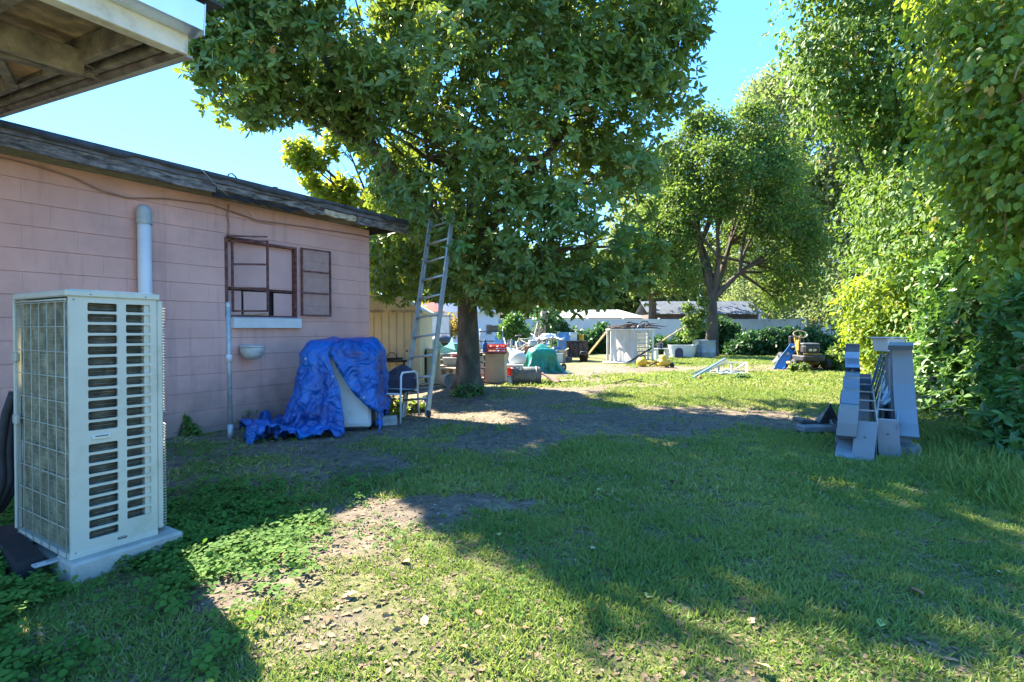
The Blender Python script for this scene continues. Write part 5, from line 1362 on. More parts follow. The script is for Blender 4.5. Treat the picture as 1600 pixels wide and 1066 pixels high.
# dark work table with spray bottle and garden tool
tb = thing("work_table", "low dark table against the cream shed with a spray bottle on it", "table", tuple(G(605, 606)), .15)
tbz = CAMZ - (563 - 514) / F * tb.location.y
mb = MB(); mb.box((0, 0, tbz - .015), (.80, .5, .03), b=.004); mb.build("tabletop", blackwood, tb)
for sx in (-1, 1):
    for sy in (-1, 1): mb = MB(); mb.bar((sx * .35, sy * .2, 0), (sx * .35, sy * .2, tbz - .03), .035, .035); mb.build("leg", blackwood, tb)
greenb = mat("green_bin_plastic", (.02, .16, .10), .5, var=.1)
sp_ = thing("spray_bottle", "small yellow spray bottle with a black trigger on the dark table", "bottle", (tb.location.x - .17, tb.location.y - .1, tbz), 0)
mb = MB(); mb.lathe([(.001, 0), (.045, 0), (.048, .02), (.048, .12), (.03, .17), (.016, .19), (.016, .21)], 14); mb.build("body", mat("amber_plastic", (.50, .36, .08), .4, var=.1), sp_)
mb = MB(); mb.bar((.0, 0, .22), (-.14, 0, .33), .03, .03, b=.004); mb.bar((0, 0, .20), (-.05, 0, .30), .02, .02); mb.bar((-.02, 0, .24), (-.12, 0, .40), .016, .016); mb.tube([(-.14, 0, .40), (-.10, 0, .42)], .014, 8); mb.build("trigger", blackr, sp_)
hc = thing("hand_clipper", "black coiled garden tool with a curved handle on the dark table", "tool", (tb.location.x + .12, tb.location.y - .1, tbz))
mb = MB(); mb.tube([(.10 * math.cos(a), 0, .07 + .09 * math.sin(a)) for a in np.linspace(-.6, 4.0, 12)], .009, 6); mb.tube([(-.1, 0, .03), (.22, 0, .04)], .02, 8); mb.build("frame", blackr, hc)
def bucket(name, label, loc, r0, r1, h, m_, rot=(0, 0, 0), cat="bucket", rim=True, group=None, handle=True, liquid=None):
    t_ = thing(name, label, cat, loc, rot=rot, group=group)
    mb = MB(); prof = [(.001, 0), (r0, 0), (r0 + (r1 - r0) * .1, h * .08), (r1, h)] + ([(r1 + .008, h), (r1 + .008, h - .02)] if rim else []) + [(r1 - .006, h - .02 if rim else h), (r0 - .005, .02), (.001, .02)]
    mb.lathe(prof, 22); mb.build("body", m_, t_)
    if rim: mb = MB(); mb.lathe([(r1 - .01, h * .86), (r1 + .006, h * .86), (r1 + .006, h * .88), (r1 - .008, h * .88)], 22); mb.build("rim", m_, t_)
    if handle: mb = MB(); mb.tube([(r1 * math.cos(a), .0 - .25 * r1 * math.sin(a) - .0, h * .9 - .55 * r1 * math.sin(a)) for a in np.linspace(0, math.pi, 9)], .003, 5); mb.build("handle", galv, t_)
    return t_
bucket("garden_bucket", "dark green bucket on the ground below the work table", (tb.location.x + .1, tb.location.y - .35, 0), .12, .15, .3, greenb)
# orange lattice baskets
orange = mat("orange_plastic", (.62, .10, .03), .5, var=.12, scale=8)
red = mat("red_plastic", (.58, .03, .02), .42, var=.12, scale=8, dirt=(.35, .12, .08), dscale=8, damt=.3)
def crate(name, label, loc, w_, d_, h, m_, rz=0, cols=7, rows=4, cat="crate"):
    t_ = thing(name, label, cat, loc, rz)
    mb = MB(); mb.box((0, 0, .01), (w_, d_, .02)); mb.build("base", m_, t_)
    mb = MB()
    for (cx, cy, L, ax) in ((0, -d_ / 2, w_, 0), (0, d_ / 2, w_, 0), (-w_ / 2, 0, d_, 1), (w_ / 2, 0, d_, 1)):
        for k in range(cols + 1):
            o = -L / 2 + L * k / cols; p = (cx + o, cy) if ax == 0 else (cx, cy + o)
            mb.box((p[0], p[1], h / 2), (.012, .012, h))
        for k in range(rows + 1): mb.box((cx, cy, .01 + (h - .01) * k / rows), (L if ax == 0 else .010, .010 if ax == 0 else L, .014))
    mb.build("lattice_side", m_, t_)
    mb = MB()
    for (cx, cy, L, ax) in ((0, -d_ / 2, w_, 0), (0, d_ / 2, w_, 0), (-w_ / 2, 0, d_, 1), (w_ / 2, 0, d_, 1)): mb.box((cx, cy, h), ((L + .02) if ax == 0 else .026, .026 if ax == 0 else L - .02, .022), b=.003)
    mb.build("rim", m_, t_); return t_
g1 = G(648, 597); crate("lattice_basket", "orange lattice basket on the planks between the ladder and the shed", (g1.x, g1.y, .06), .42, .3, .24, orange, .1)
g1 = G(630, 592); crate("lattice_basket", "red-orange basket half hidden behind the patio chair left of the ladder", (g1.x + .05, g1.y + .2, .1), .30, .3, .24, red, .5)
# cream cabinet with dark television
creamc = mat("cream_cabinet", (.47, .42, .29), .65, var=.08, scale=5, dirt=(.33, .28, .18), dscale=5, damt=.4)
cg = G(676, 597); cb = thing("cream_cabinet", "tall cream wooden cabinet behind the ladder", "cabinet", (cg.x, cg.y, 0), .25)
hh = CAMZ - (545 - 514) / F * cg.y
mb = MB(); mb.box((0, 0, hh / 2), (.30, .42, hh), b=.008); mb.build("carcass", creamc, cb)
mb = MB(); mb.box((0, -.215, hh / 2), (.26, .012, hh - .08), b=.003); mb.build("door", creamc, cb)
mb = MB(); mb.tube([(.10, -.222, hh * .6), (.10, -.245, hh * .6), (.10, -.245, hh * .68), (.10, -.222, hh * .68)], .005, 5); mb.build("handle", galv, cb)
darkg = mat("dark_grey_plastic", (.075, .07, .072), .45, var=.15, scale=6)
tv = thing("old_television", "old dark television on its side beside the cream cabinet, seen through the ladder", "television", (cg.x - .30, cg.y - .1, .38), .1)
tv.location.z = .34
mb = MB(); mb.box((0, 0, .17), (.30, .34, .34), b=.012); mb.build("case", darkg, tv)
mb = MB(); mb.grid(lambda u, v: Vector(((u - .5) * .25, -.172 - .012 * (1 - (2 * u - 1) ** 2) * (1 - (2 * v - 1) ** 2), .03 + .27 * v)), 8, 8); mb.build("screen", mat("tv_glass", (.03, .03, .035), .15), tv)
st = thing("low_stool", "low wooden stool under the old television", "stool", (cg.x - .30, cg.y - .08, 0))
mb = MB(); mb.box((0, 0, .325), (.34, .36, .03), b=.004); mb.build("seat", palewood, st)
for sx in (-1, 1):
    for sy in (-1, 1): mb = MB(); mb.bar((sx * .14, sy * .15, 0), (sx * .13, sy * .14, .31), .03, .03); mb.build("leg", palewood, st)
boxg = G(698, 592)
bx = thing("wooden_crate", "weathered slatted wooden crate between the cream cabinet and the tree trunk", "crate", (boxg.x, boxg.y, 0), .2)
bh = CAMZ - (575 - 514) / F * boxg.y
for k in range(5): mb = MB(); mb.box((-.16 + .08 * k, -.17, bh / 2), (.07, .015, bh), b=.002); mb.build("slat", greywood if k % 2 else palewood, bx)
for k in range(4): mb = MB(); mb.box((-.205, -.13 + .09 * k, bh / 2), (.015, .08, bh), b=.002); mb.build("slat", greywood, bx)
mb = MB(); mb.box((0, 0, bh - .012), (.44, .36, .02), b=.003); mb.build("lid", palewood, bx)
mb = MB(); mb.box((.19, 0, bh / 2 - .02), (.02, .32, bh - .05)); mb.box((0, .16, bh / 2 - .02), (.38, .02, bh - .05)); mb.build("back_panel", greywood, bx)
bucket("white_bucket", "dirty white plastic bucket lying on its side left of the tree trunk", tuple(G(694, 605) + Vector((0, 0, .14))), .12, .15, .34, terra, rot=(math.radians(88), 0, .55), handle=True)
for i, (a, b_, lab) in enumerate(((G(640, 606), G(700, 600), "long grey plank on the ground behind the ladder's foot, farther one"), (G(632, 614), G(690, 608), "grey plank on the ground nearest the ladder's foot"))):
    o = thing("loose_plank", lab, "plank", tuple(a)); d = b_ - a
    mb = MB(); mb.bar(Vector((0, 0, .04)), d + Vector((0, 0, .05)), .12, .04, b=.003); mb.build("board", greywood if i else palewood, o)

# ------------------------------------------------------------------ cream metal shed
shm = mat("cream_metal", (.50, .47, .30), .55, var=.06, scale=3, dirt=(.36, .30, .18), dscale=3, damt=.4)
sy_ = 11.0; sx0 = P(576, 514, sy_).x - .35; sx1 = P(655, 514, sy_).x
shed = thing("cream_metal_shed", "small cream ribbed metal shed behind the corner of the pink building", "shed", ((sx0 + sx1) / 2, sy_, 0), 0.03)
w_ = sx1 - sx0; zt_ = CAMZ + (514 - 489) / F * sy_; zr = CAMZ + (514 - 462) / F * sy_
nb = 9
pm_ = MB(); pw = w_ / nb
pm_.prism([(-pw / 2, 0), (-pw / 2 + .008, .0), (-pw / 2 + .02, .022), (pw / 2 - .02, .022), (pw / 2 - .008, 0), (pw / 2, 0), (pw / 2, -.01), (-pw / 2, -.01)], 0, zt_, Matrix(((1, 0, 0), (0, 0, -1), (0, 1, 0))))
pmm = pm_.mesh("panel", shm)
for k in range(nb):
    link("panel", pmm, (-w_ / 2 + pw * (k + .5), 0.04, 0), shed)
mb = MB(); mb.box((0, 1.2, zt_ / 2), (w_ - .02, 2.3, zt_)); mb.build("body", shm, shed)
mb = MB(); mb.prism([(-w_ / 2 - .05, zt_), (w_ / 2 + .05, zt_), (w_ / 2 + .05, zt_ + .06), (w_ / 2 - .45, zr), (-w_ / 2 - .05, zr + .02)], -.05, 2.4, None); mb.build("roof", shm, shed)
mb = MB(); mb.box((0, -.056, zt_ + .03), (w_ + .12, .012, .05)); mb.build("header_rail", mat("rusty_cream", (.40, .34, .2), .6, var=.3, dirt=(.2, .08, .03), dscale=9, damt=.45), shed)
mb = MB(); mb.lathe([(.02, 0), (.018, .03), (.001, .035)], 10, (w_ / 2 - .25, -.03, .75), rotm(math.pi / 2, 0, 0)); mb.build("latch", blackr, shed)

# ------------------------------------------------------------------ buildings at the back
wsid = mat("white_siding", (.62, .65, .70), .7, var=.04, scale=.8)
redr = mat("red_roof", (.50, .07, .05), .7, var=.12, scale=2)
Yh = 34.0; a, b_ = P(640, 514, Yh).x, P(778, 514, Yh).x
hs = thing("white_house", "white house with a small dark window behind the big tree trunk", "house", ((a + b_) / 2, Yh, 0))
wz_ = CAMZ + (514 - 488) / F * Yh; W_ = b_ - a
mb = MB(); mb.box((0, 2.5, wz_ / 2), (W_, 5, wz_)); mb.build("wall", wsid, hs)
for k in range(12):
    mb = MB(); mb.box((0, -.012, .2 + k * .17), (W_, .02, .15)) ; mb.build("siding_board", wsid, hs)
mb = MB(); mb.prism([(-W_ / 2 - .3, wz_), (W_ / 2 + .3, wz_), (W_ / 2 - 1.8, wz_ + .55), (-W_ / 2 + 1, wz_ + .55)], -.3, 5.2); mb.build("roof", wsid, hs)
wx = P(764, 514, Yh).x - (a + b_) / 2
mb = MB(); mb.box((wx, -.04, CAMZ + (514 - 515) / F * Yh), (.36, .05, .62)); fr_ = mb.build("window", mat("window_grey", (.3, .32, .34), .5), hs)
mb = MB(); mb.box((wx, -.068, CAMZ - .04 + .15), (.30, .01, .24)); mb.box((wx, -.068, CAMZ - .04 - .14), (.30, .01, .24)); mb.build("pane", mat("dark_pane", (.04, .05, .06), .15), fr_)
Yr = 31.0; xr = P(672, 514, Yr).x
rh = thing("red_roofed_hut", "small hut with a bright red hipped roof seen through the ladder", "hut", (xr, Yr, 0))
e_ = CAMZ + (514 - 487) / F * Yr; pk = CAMZ + (514 - 472) / F * Yr
mb = MB(); mb.box((0, .6, e_ / 2), (1.3, 1.2, e_)); mb.build("wall", wsid, rh)
mb = MB(); mb.add([(-.75, -.1, e_), (.75, -.1, e_), (.75, 1.3, e_), (-.75, 1.3, e_), (-.1, .6, pk), (.15, .6, pk)], [(0, 1, 5, 4), (1, 2, 5), (2, 3, 4, 5), (3, 0, 4), (3, 2, 1, 0)]); mb.build("roof", redr, rh)
mb = MB(); mb.box((.15, -.012, e_ * .62), (.6, .03, .7), b=.01); mb.build("window", mat("pale_pane", (.55, .58, .6), .3), rh)
# white-roofed building
Yw = 44.0; a, b_ = P(878, 514, Yw).x, P(1012, 514, Yw).x; W_ = b_ - a
wb = thing("white_roofed_building", "low building with a bright white metal roof beyond the white fence", "building", ((a + b_) / 2, Yw, 0))
e_ = CAMZ + (514 - 497) / F * Yw; pk = CAMZ + (514 - 483) / F * Yw
mb = MB(); mb.box((0, 2.2, e_ / 2), (W_ - .3, 4.3, e_ - .02)); mb.build("wall", mat("tan_wall", (.42, .36, .28), .8), wb)
wroof = mat("white_metal_roof", (.58, .59, .60), .45, var=.03)
mb = MB(); mb.add([(-W_ / 2, -.3, e_), (W_ / 2, -.3, e_), (W_ / 2, 4.8, e_), (-W_ / 2, 4.8, e_), (-W_ / 2 + .1, 2.2, pk), (W_ / 2 - 1.9, 2.2, pk)], [(0, 1, 5, 4), (1, 2, 5), (2, 3, 4, 5), (3, 0, 4), (3, 2, 1, 0)]); rfo = mb.build("roof", wroof, wb)
mb = MB(); mb.box((0, -.32, e_ - .05), (W_ + .05, .04, .12)); mb.build("eave_board", mat("tan_trim", (.38, .28, .18), .7), wb)
mb = MB()
for k in range(13): 
    xx = -W_ / 2 + .3 + k * (W_ - 2.4) / 12; mb.bar((xx, -.3, e_ + .02), (xx, 2.2, pk + .02), .04, .03)
mb.build("roof_seam", wroof, rfo)
# grey corrugated roof shed
Yg = 41.0; a, b_ = P(1013, 514, Yg).x, P(1190, 514, Yg).x; W_ = b_ - a
gs = thing("grey_roofed_shed", "long shed with a weathered grey corrugated roof beyond the white fence", "shed", ((a + b_) / 2, Yg, 0))
e_ = CAMZ + (514 - 491) / F * Yg; pk = CAMZ + (514 - 471) / F * (Yg + 2)
mb = MB(); mb.box((0, 2.2, e_ / 2), (W_ - .4, 4, e_ - .03)); mb.build("wall", mat("brown_boards", (.12, .09, .08), .8, var=.2, scale=3), gs)
groof = mat("weathered_tin", (.10, .115, .14), .55, metal=.1, var=.18, scale=2.5, dirt=(.22, .23, .24), dscale=1.2, damt=.4)
ns = 16; sw = (W_ + .2) / ns
sh_ = MB(); sl_ = []
for i in range(9): sl_.append((-sw / 2 + sw * i / 8, .018 * (i % 2)))
vs = [(x, -.3, e_ + z) for x, z in sl_] + [(x, 2.2, pk + z) for x, z in sl_]; sh_.add(vs, [(i, i + 1, 9 + i + 1, 9 + i) for i in range(8)])
she = sh_.mesh("roof_sheet", groof)
for k in range(ns): link("roof_sheet", she, (-W_ / 2 - .1 + sw * (k + .5), 0, .004 * (k % 2)), gs)
mb = MB(); mb.add([(-W_ / 2, 2.2, pk - .01), (W_ / 2, 2.2, pk - .01), (W_ / 2, 4.8, e_), (-W_ / 2, 4.8, e_)], [(0, 1, 2, 3)]); mb.build("rear_roof", groof, gs)
mb = MB(); mb.box((-W_ / 2 + .15, -.25, e_ / 2), (.18, .18, e_)); mb.box((W_ / 2 - .3, -.25, e_ / 2), (.12, .12, e_)); mb.build("post", wsid, gs)
# ================================================================== YARD CLUTTER
def at(px, py): g = G(px, py); return g
def ht(py, Y): return CAMZ + (514 - py) / F * Y
# beige base cabinet with drawers
g = at(766, 598); Yc = g.y; dc = thing("drawer_cabinet", "beige kitchen base cabinet with a dark top and drawers right of the tree trunk", "cabinet", (g.x, Yc, 0), -.12)
H_ = ht(553, Yc); beige = mat("beige_laminate", (.50, .42, .29), .6, var=.06, scale=4, dirt=(.36, .28, .18), dscale=4, damt=.4)
mb = MB(); mb.box((.10, .22, H_ / 2), (.44, .44, H_), b=.006); mb.build("carcass", beige, dc)
mb = MB(); mb.box((.02, .20, H_ + .012), (.68, .5, .024), b=.004); mb.build("worktop", mat("dark_worktop", (.09, .06, .05), .5, var=.15), dc)
for k in range(4):
    mb = MB(); mb.box((-.24, .16, .10 + k * .145), (.20, .40, .12), b=.006); d_ = mb.build("drawer", mat("white_drawer", (.6, .57, .5), .5, var=.06), dc)
    mb = MB(); mb.tube([(-.28, -.045, .12 + k * .145), (-.28, -.07, .12 + k * .145), (-.20, -.07, .12 + k * .145), (-.20, -.045, .12 + k * .145)], .005, 5); mb.build("handle", galv, d_)
mb = MB(); mb.box((-.25, .2, H_ / 2), (.016, .42, H_)); mb.build("side_panel", beige, dc)
crate("red_crate", "bright red crate of odds and ends on top of the beige drawer cabinet", (g.x + .14, Yc + .18, H_ + .026), .42, .30, .17, red, -.1, cols=6, rows=3)
mb = MB(); random.seed(4)
jt = thing("crate_contents", "crumpled red and white rags in the bright red crate", "rags", (g.x + .14, Yc + .18, H_ + .05))
mb.grid(lambda u, v: Vector(((u - .5) * .38, (v - .5) * .26, .06 + .10 * float(vnoise(u * 6, v * 6, 3)))), 14, 12); solidify(mb.build("cloth", mat("red_rag", (.55, .06, .04), .8, var=.3, scale=15, dirt=(.6, .55, .5), dscale=14, damt=.4), jt), .01)
bt = thing("blue_bottle", "blue plastic water bottle on the left end of the drawer cabinet", "bottle", (P(758, 540, Yc + .1).x, Yc + .1, H_ + .026))
mb = MB(); mb.lathe([(.001, 0), (.055, 0), (.06, .015), (.06, .17), (.05, .21), (.025, .235), (.025, .25)], 16); mb.build("body", mat("blue_plastic", (.02, .12, .45), .35, var=.08), bt)
mb = MB(); mb.lathe([(.028, 0), (.028, .03), (.02, .035), (.001, .035)], 12, (0, 0, .25)); mb.tube([(-.02, 0, .28), (-.02, 0, .315), (.02, 0, .315), (.02, 0, .28)], .005, 6); mb.build("cap", mat("navy_cap", (.02, .05, .2), .4), bt)
g = at(795, 592); bucket("red_bucket", "red plastic bucket on the ground beside the drawer cabinet", (g.x, g.y, 0), .10, .125, .26, red)
g = at(802, 588); tt = thing("white_tote_box", "white lidded plastic box behind the red bucket", "storage box", (g.x, g.y + .3, 0), .1)
hz_ = ht(571, g.y + .3)
mb = MB(); mb.box((0, 0, hz_ / 2), (.46, .36, hz_), b=.02); mb.build("body", white_en, tt)
mb = MB(); mb.box((0, 0, hz_ + .01), (.50, .40, .03), b=.008); mb.build("lid", white_en, tt)
# white moulded drum/bowl tipped on the tote
wd = thing("white_plastic_shell", "white moulded plastic shell with a dark round hole, propped behind the tote box", "plastic shell", (P(806, 560, g.y + .45).x, g.y + .45, hz_ + .03), rot=(math.radians(62), .2, -.2))
mb = MB(); mb.lathe([(.001, .17), (.05, .17), (.11, .15), (.18, .10), (.225, .03), (.235, -.04), (.22, -.05), (.21, .02), (.16, .08), (.001, .14)], 24, (0, .16, 0)); mb.build("shell", white_en, wd); wd.scale = (1.0, 1.0, .75)
mb = MB(); mb.lathe([(.001, .012), (.045, .012), (.05, 0)], 16, (-.06, .27, .115), rotm(-.45, -.25, 0)); mb.build("hole_rim", blackr, wd)
# grey drum lying down
g = at(823, 601); R_ = .19; dr = thing("grey_drum", "weathered grey plastic drum lying on its side before the green tarp", "drum", (g.x, g.y + R_, R_ - .01), rot=(0, math.pi / 2, .06))
drm = mat("grey_drum_plastic", (.20, .20, .19), .6, var=.25, scale=6, bump=.2, dirt=(.10, .095, .085), dscale=4, damt=.7)
mb = MB(); mb.lathe([(.001, -.31), (.17, -.31), (.185, -.295), (.19, -.24), (.186, -.23), (.19, -.22), (.19, .20), (.186, .21), (.19, .22), (.186, .29), (.17, .31), (.001, .31)], 28); mb.build("body", drm, dr)
mb = MB(); mb.lathe([(.188, -.02), (.198, -.02), (.198, .02), (.188, .02)], 28, (0, 0, .215)); mb.build("hoop", drm, dr)
mb = MB(); mb.lathe([(.03, 0), (.03, .025), (.001, .03)], 10, (-.08, .0, .31)); mb.build("bung", blackr, dr)
g = at(862, 600); sc_ = thing("rusty_scrap_sheet", "bent brown scrap panel lying right of the grey drum", "scrap", (g.x, g.y + .2, 0), -.3)
mb = MB(); mb.grid(lambda u, v: Vector(((u - .5) * .45, (v - .5) * .35, .20 - .19 * u + .03 * math.sin(u * 7 + v * 3))), 8, 6); solidify(mb.build("panel", mat("brown_scrap", (.22, .10, .06), .7, var=.3, scale=8), sc_), .012)
g = at(885, 597); pb = thing("pale_board", "pale flat board lying in the grass near the grey drum", "board", (g.x, g.y, .03), .1)
mb = MB(); mb.box((0, 0, 0), (.36, .14, .03), b=.004); mb.build("board", palewood, pb)
# green tarp heap
g = at(847, 584); Yt = g.y + .45
gtm = mat("green_tarpaulin", (.015, .24, .175), .42, var=.22, scale=3, bump=.5, bscale=18)
ptg = drape("g", 46, 46, .036, (g.x, Yt, 0), .5, .72, ((g.x, Yt), (.34, .26, .60), .3), None, 170, 9, ground=.012, crumple=.006)
rr_ = np.sqrt((ptg[:, :, 0] - g.x) ** 2 + (ptg[:, :, 1] - Yt) ** 2); ptg[:, :, 2] += .17 * np.exp(-(rr_ / .22) ** 2); ptg = crease(ptg, .03, 4, 8, 8)
gt = np_mesh("green_tarp", ptg.reshape(-1, 3), grid_faces(46, 46), gtm, None, True); tag(gt, "teal green tarpaulin bundled over a pile of things", "tarpaulin"); solidify(gt, .004)
hid = thing("covered_bin", "bin hidden under the teal green tarpaulin", "bin", (g.x, Yt, 0), .3); mb = MB(); mb.box((0, 0, .34), (.36, .32, .68), b=.03); mb.build("body", darkg, hid); mb = MB(); mb.box((0, 0, .675), (.38, .34, .03), b=.01); mb.build("lid", darkg, hid)
g = at(880, 580); wh = thing("small_wheel", "small black wheel poking out beside the green tarp", "wheel", (g.x, g.y, .11), rot=(math.pi / 2, 0, .7))
mb = MB(); mb.lathe([(.05, -.03), (.10, -.035), (.115, -.02), (.115, .02), (.10, .035), (.05, .03)], 20); mb.build("tyre", blackr, wh)
mb = MB(); mb.lathe([(.001, -.03), (.05, -.025), (.05, .025), (.001, .03)], 14); mb.build("hub", galv, wh)

# driftwood / dead palm stump and bleached wood pile
bone = mat("bleached_wood", (.42, .36, .29), .85, var=.3, scale=10, bump=.5)
g = P(846, 540, 21); dp = thing("bleached_stump", "bleached broken tree stump wrapped in creeper behind the green tarp", "tree stump", (g.x, 21, 0))
mb = MB(); random.seed(21)
trunk_tube(mb, [(.05, 0, -.05), (.0, 0, .4), (-.1, 0, .9), (.05, 0, 1.35), (.15, 0, 1.9)], [.30, .24, .2, .17, .16], 12, .25)
mb.build("trunk", bone, dp); mb = MB()
for k in range(22):
    a = Vector((random.uniform(-.6, .3), random.uniform(-.4, .1), 0)); mb.bar(a, (a.x * .3 + random.uniform(-.1, .1), a.y * .3 - .1, random.uniform(.7, 1.5)), .05, .03)
mb.build("split_slab", bone, dp, kind="stuff")
pos = rng.normal(size=(500, 3)) * np.array([.25, .2, .35]) + np.array([.2, 0, 1.5])
leaves("creeper", OVAL, clumps(pos, 1, .05, .15, .3, .6), ivy_leaf, dp)
wp = thing("driftwood_pile", "heap of bleached branches and scrap wood behind the white plastic shell", "wood pile", (P(815, 545, 18.5).x, 18.5, 0))
mb = MB(); random.seed(8)
for k in range(30):
    a = Vector((random.uniform(-.8, .8), random.uniform(-.4, .4), random.uniform(.05, .5))); b_ = a + Vector((random.uniform(-.6, .6), random.uniform(-.3, .3), random.uniform(-.1, .5)))
    mb.tube(limb(a, b_, .2, 4), [.045, .04, .035, .028, .018], 6)
mb.build("branch", bone, wp, kind="stuff")
random.seed(31)
lounge = thing("blue_sheet", "pale blue plastic sheet propped upright behind the drawer cabinet", "sheet", (P(784, 545, 17.5).x, 17.5, 0), .2)
mb = MB(); mb.add([(-.15, 0, .05), (.55, .1, .05), (.28, .25, .62), (-.22, .2, .98)], [(0, 1, 2, 3)]); solidify(mb.build("panel", mat("light_blue_plastic", (.14, .30, .55), .5, var=.12), lounge), .01)
pb2 = thing("blue_board", "flat blue board standing behind the green tarp's right side", "panel", (P(887, 540, 23).x, 23, 0), 0)
mb = MB(); mb.box((0, 0, .55), (.8, .03, 1.0), rotm(-.12, 0, 0), b=.006); mb.build("sheet", mat("mid_blue_plastic", (.06, .20, .42), .5, var=.15), pb2)
mb = MB(); mb.bar((-.42, .05, 0), (-.42, .15, 1.1), .03, .03); mb.build("edge_strip", galv, pb2)
tb2 = thing("white_table", "small white-topped table loaded with junk behind the green tarp", "table", (P(862, 545, 20).x, 20, 0), .1)
mb = MB(); mb.box((0, 0, .80), (.9, .5, .03), b=.004); mb.build("tabletop", white_en, tb2)
for sx in (-1, 1):
    for sy in (-1, 1): mb = MB(); mb.tube([(sx * .4, sy * .2, 0), (sx * .38, sy * .18, .79)], .018, 6); mb.build("leg", greyw, tb2)
fp = drape("f", 22, 22, .045, (tb2.location.x - .1, 20, 0), .3, 1.05, ((tb2.location.x - .1, 20), (.22, .18, .98), .2), None, 60, 3, ground=.82, crumple=.01)
fp = crease(fp, .04, 4, 8, 2)
o = np_mesh("crumpled_cloth", fp.reshape(-1, 3), grid_faces(22, 22), mat("pale_cloth", (.55, .57, .62), .8, var=.1), None, True); tag(o, "crumpled pale cloth heaped on the white-topped table", "cloth"); solidify(o, .008)
# blackened grill box with tub and yellow bucket on it
Yb = 20.5; g = P(901, 556, Yb); gb = thing("blackened_grill_box", "large rusty blackened metal box in front of the dark hedge", "metal box", (g.x, Yb, 0), .08)
bz = ht(533, Yb); bw = .74
rustb = mat("blackened_steel", (.045, .035, .035), .7, var=.35, scale=6, dirt=(.16, .07, .04), dscale=4, damt=.5)
mb = MB()
mb.box((0, 0, bz / 2 + .06), (bw, .5, bz - .14), b=.01); mb.build("body", rustb, gb)
mb = MB(); mb.box((0, 0, bz - .01), (bw + .06, .56, .03), b=.005); mb.build("lid", rustb, gb)
for k in range(4): mb = MB(); mb.box((-bw / 2 + .12 + k * .17, -.262, bz / 2 + .06), (.13, .02, bz - .25), b=.004); mb.build("panel", rustb, gb)
for sx in (-1, 1): mb = MB(); mb.bar((sx * .33, -.2, 0), (sx * .33, -.2, .12), .04, .04); mb.bar((sx * .33, .2, 0), (sx * .33, .2, .12), .04, .04); mb.build("leg", rustb, gb)
t_ = thing("white_waste_bin", "white plastic bin on the left of the blackened metal box", "bin", (P(896, 530, Yb).x, Yb, bz + .008))
mb = MB(); mb.prism([(-.11, 0), (.11, 0), (.14, .30), (-.14, .30)], -.1, .1); mb.build("body", white_en, t_); mb = MB(); mb.box((0, 0, .305), (.29, .23, .02), b=.005); mb.build("rim", white_en, t_)
bucket("yellow_bucket", "yellow bucket on the right of the blackened metal box", (P(908, 530, Yb).x, Yb, bz + .008), .09, .11, .24, mat("yellow_plastic", (.55, .38, .05), .45, var=.1))
g = at(912, 566); cv = thing("ash_bucket", "battered metal bucket at the foot of the leaning poles", "bucket", (g.x, g.y, 0)); mb = MB(); mb.lathe([(.001, 0), (.13, 0), (.17, .28), (.175, .28), (.16, .27), (.12, .02), (.001, .02)], 18); mb.build("body", rustb, cv); mb = MB(); mb.tube([(-.17, 0, .27), (-.1, 0, .38), (.1, 0, .38), (.17, 0, .27)], .006, 5); mb.build("handle", galv, cv)
g = at(880, 566); cb_ = thing("cardboard_box", "small tan cardboard box left of the blackened metal box", "box", (g.x - .05, g.y, 0), .1); mb = MB(); mb.box((0, 0, .22), (.26, .26, .44)); mb.build("body", mat("cardboard", (.42, .30, .19), .85), cb_); mb = MB(); mb.box((.13, -.02, .445), (.24, .24, .008), rotm(0, -.5, 0)); mb.build("flap", mat("cardboard", (.42, .30, .19), .85), cb_)
# two poles leaning on the white shelf unit
polew = mat("pale_pole", (.55, .40, .20), .6, var=.15, scale=8)
a = at(915, 558); e = P(952, 513, 19.9)
for k, lab in enumerate(("tan wooden pole leaning left of the white shelf unit, upper one", "tan wooden pole leaning left of the white shelf unit, lower one")):
    t_ = thing("leaning_pole", lab, "pole", (a.x, a.y - .3 * k, 0)); mb = MB(); d = e - t_.location
    mb.tube([Vector((0, 0, 0)), d * (1.0 if k else .98) + Vector((0, 0, .02 - .05 * k))], .022, 8); mb.build("shaft", polew, t_)
    mb = MB(); mb.box((0, 0, .02), (.18, .06, .04)); mb.build("tool_head", rustb, t_)
# white shelf unit with torn plastic
Yw = 19.0; x0 = P(955, 540, Yw).x; x1 = P(1020, 540, Yw).x; hw = ht(516, Yw); cxw_ = (x0 + x1) / 2; W_ = x1 - x0
wf = thing("white_shelf_unit", "white shelf frame wrapped in torn clear plastic with branches piled on top", "shelf unit", (cxw_, Yw, 0), 0)
whp = mat("weathered_white_paint", (.62, .62, .58), .6, var=.1, scale=5, dirt=(.36, .33, .27), dscale=6, damt=.4)
xm = P(993, 540, Yw).x - cxw_
for sx in (-W_ / 2, xm, W_ / 2):
    for sy in (0, .7): mb = MB(); mb.box((sx, sy, hw / 2), (.07, .06, hw), b=.004); mb.build("post", whp, wf)
mb = MB(); mb.box((0, .35, hw + .02), (W_ + .14, .85, .04), b=.006); mb.build("top_board", whp, wf)
for k in range(7): mb = MB(); mb.box(((xm + W_ / 2) / 2, .35, .10 + k * .145), (W_ / 2 - xm - .08, .68, .022), b=.003); mb.build("shelf", whp, wf)
for k in range(9): mb = MB(); mb.box((xm + .09 + k * .055, .7, hw / 2), (.035, .012, hw - .1)); mb.build("slat", whp, wf)
mb = MB(); mb.box((-.2, .71, hw / 2), (xm + W_ / 2, .02, hw)); mb.build("back_panel", mat("tan_panel", (.5, .42, .33), .7), wf)
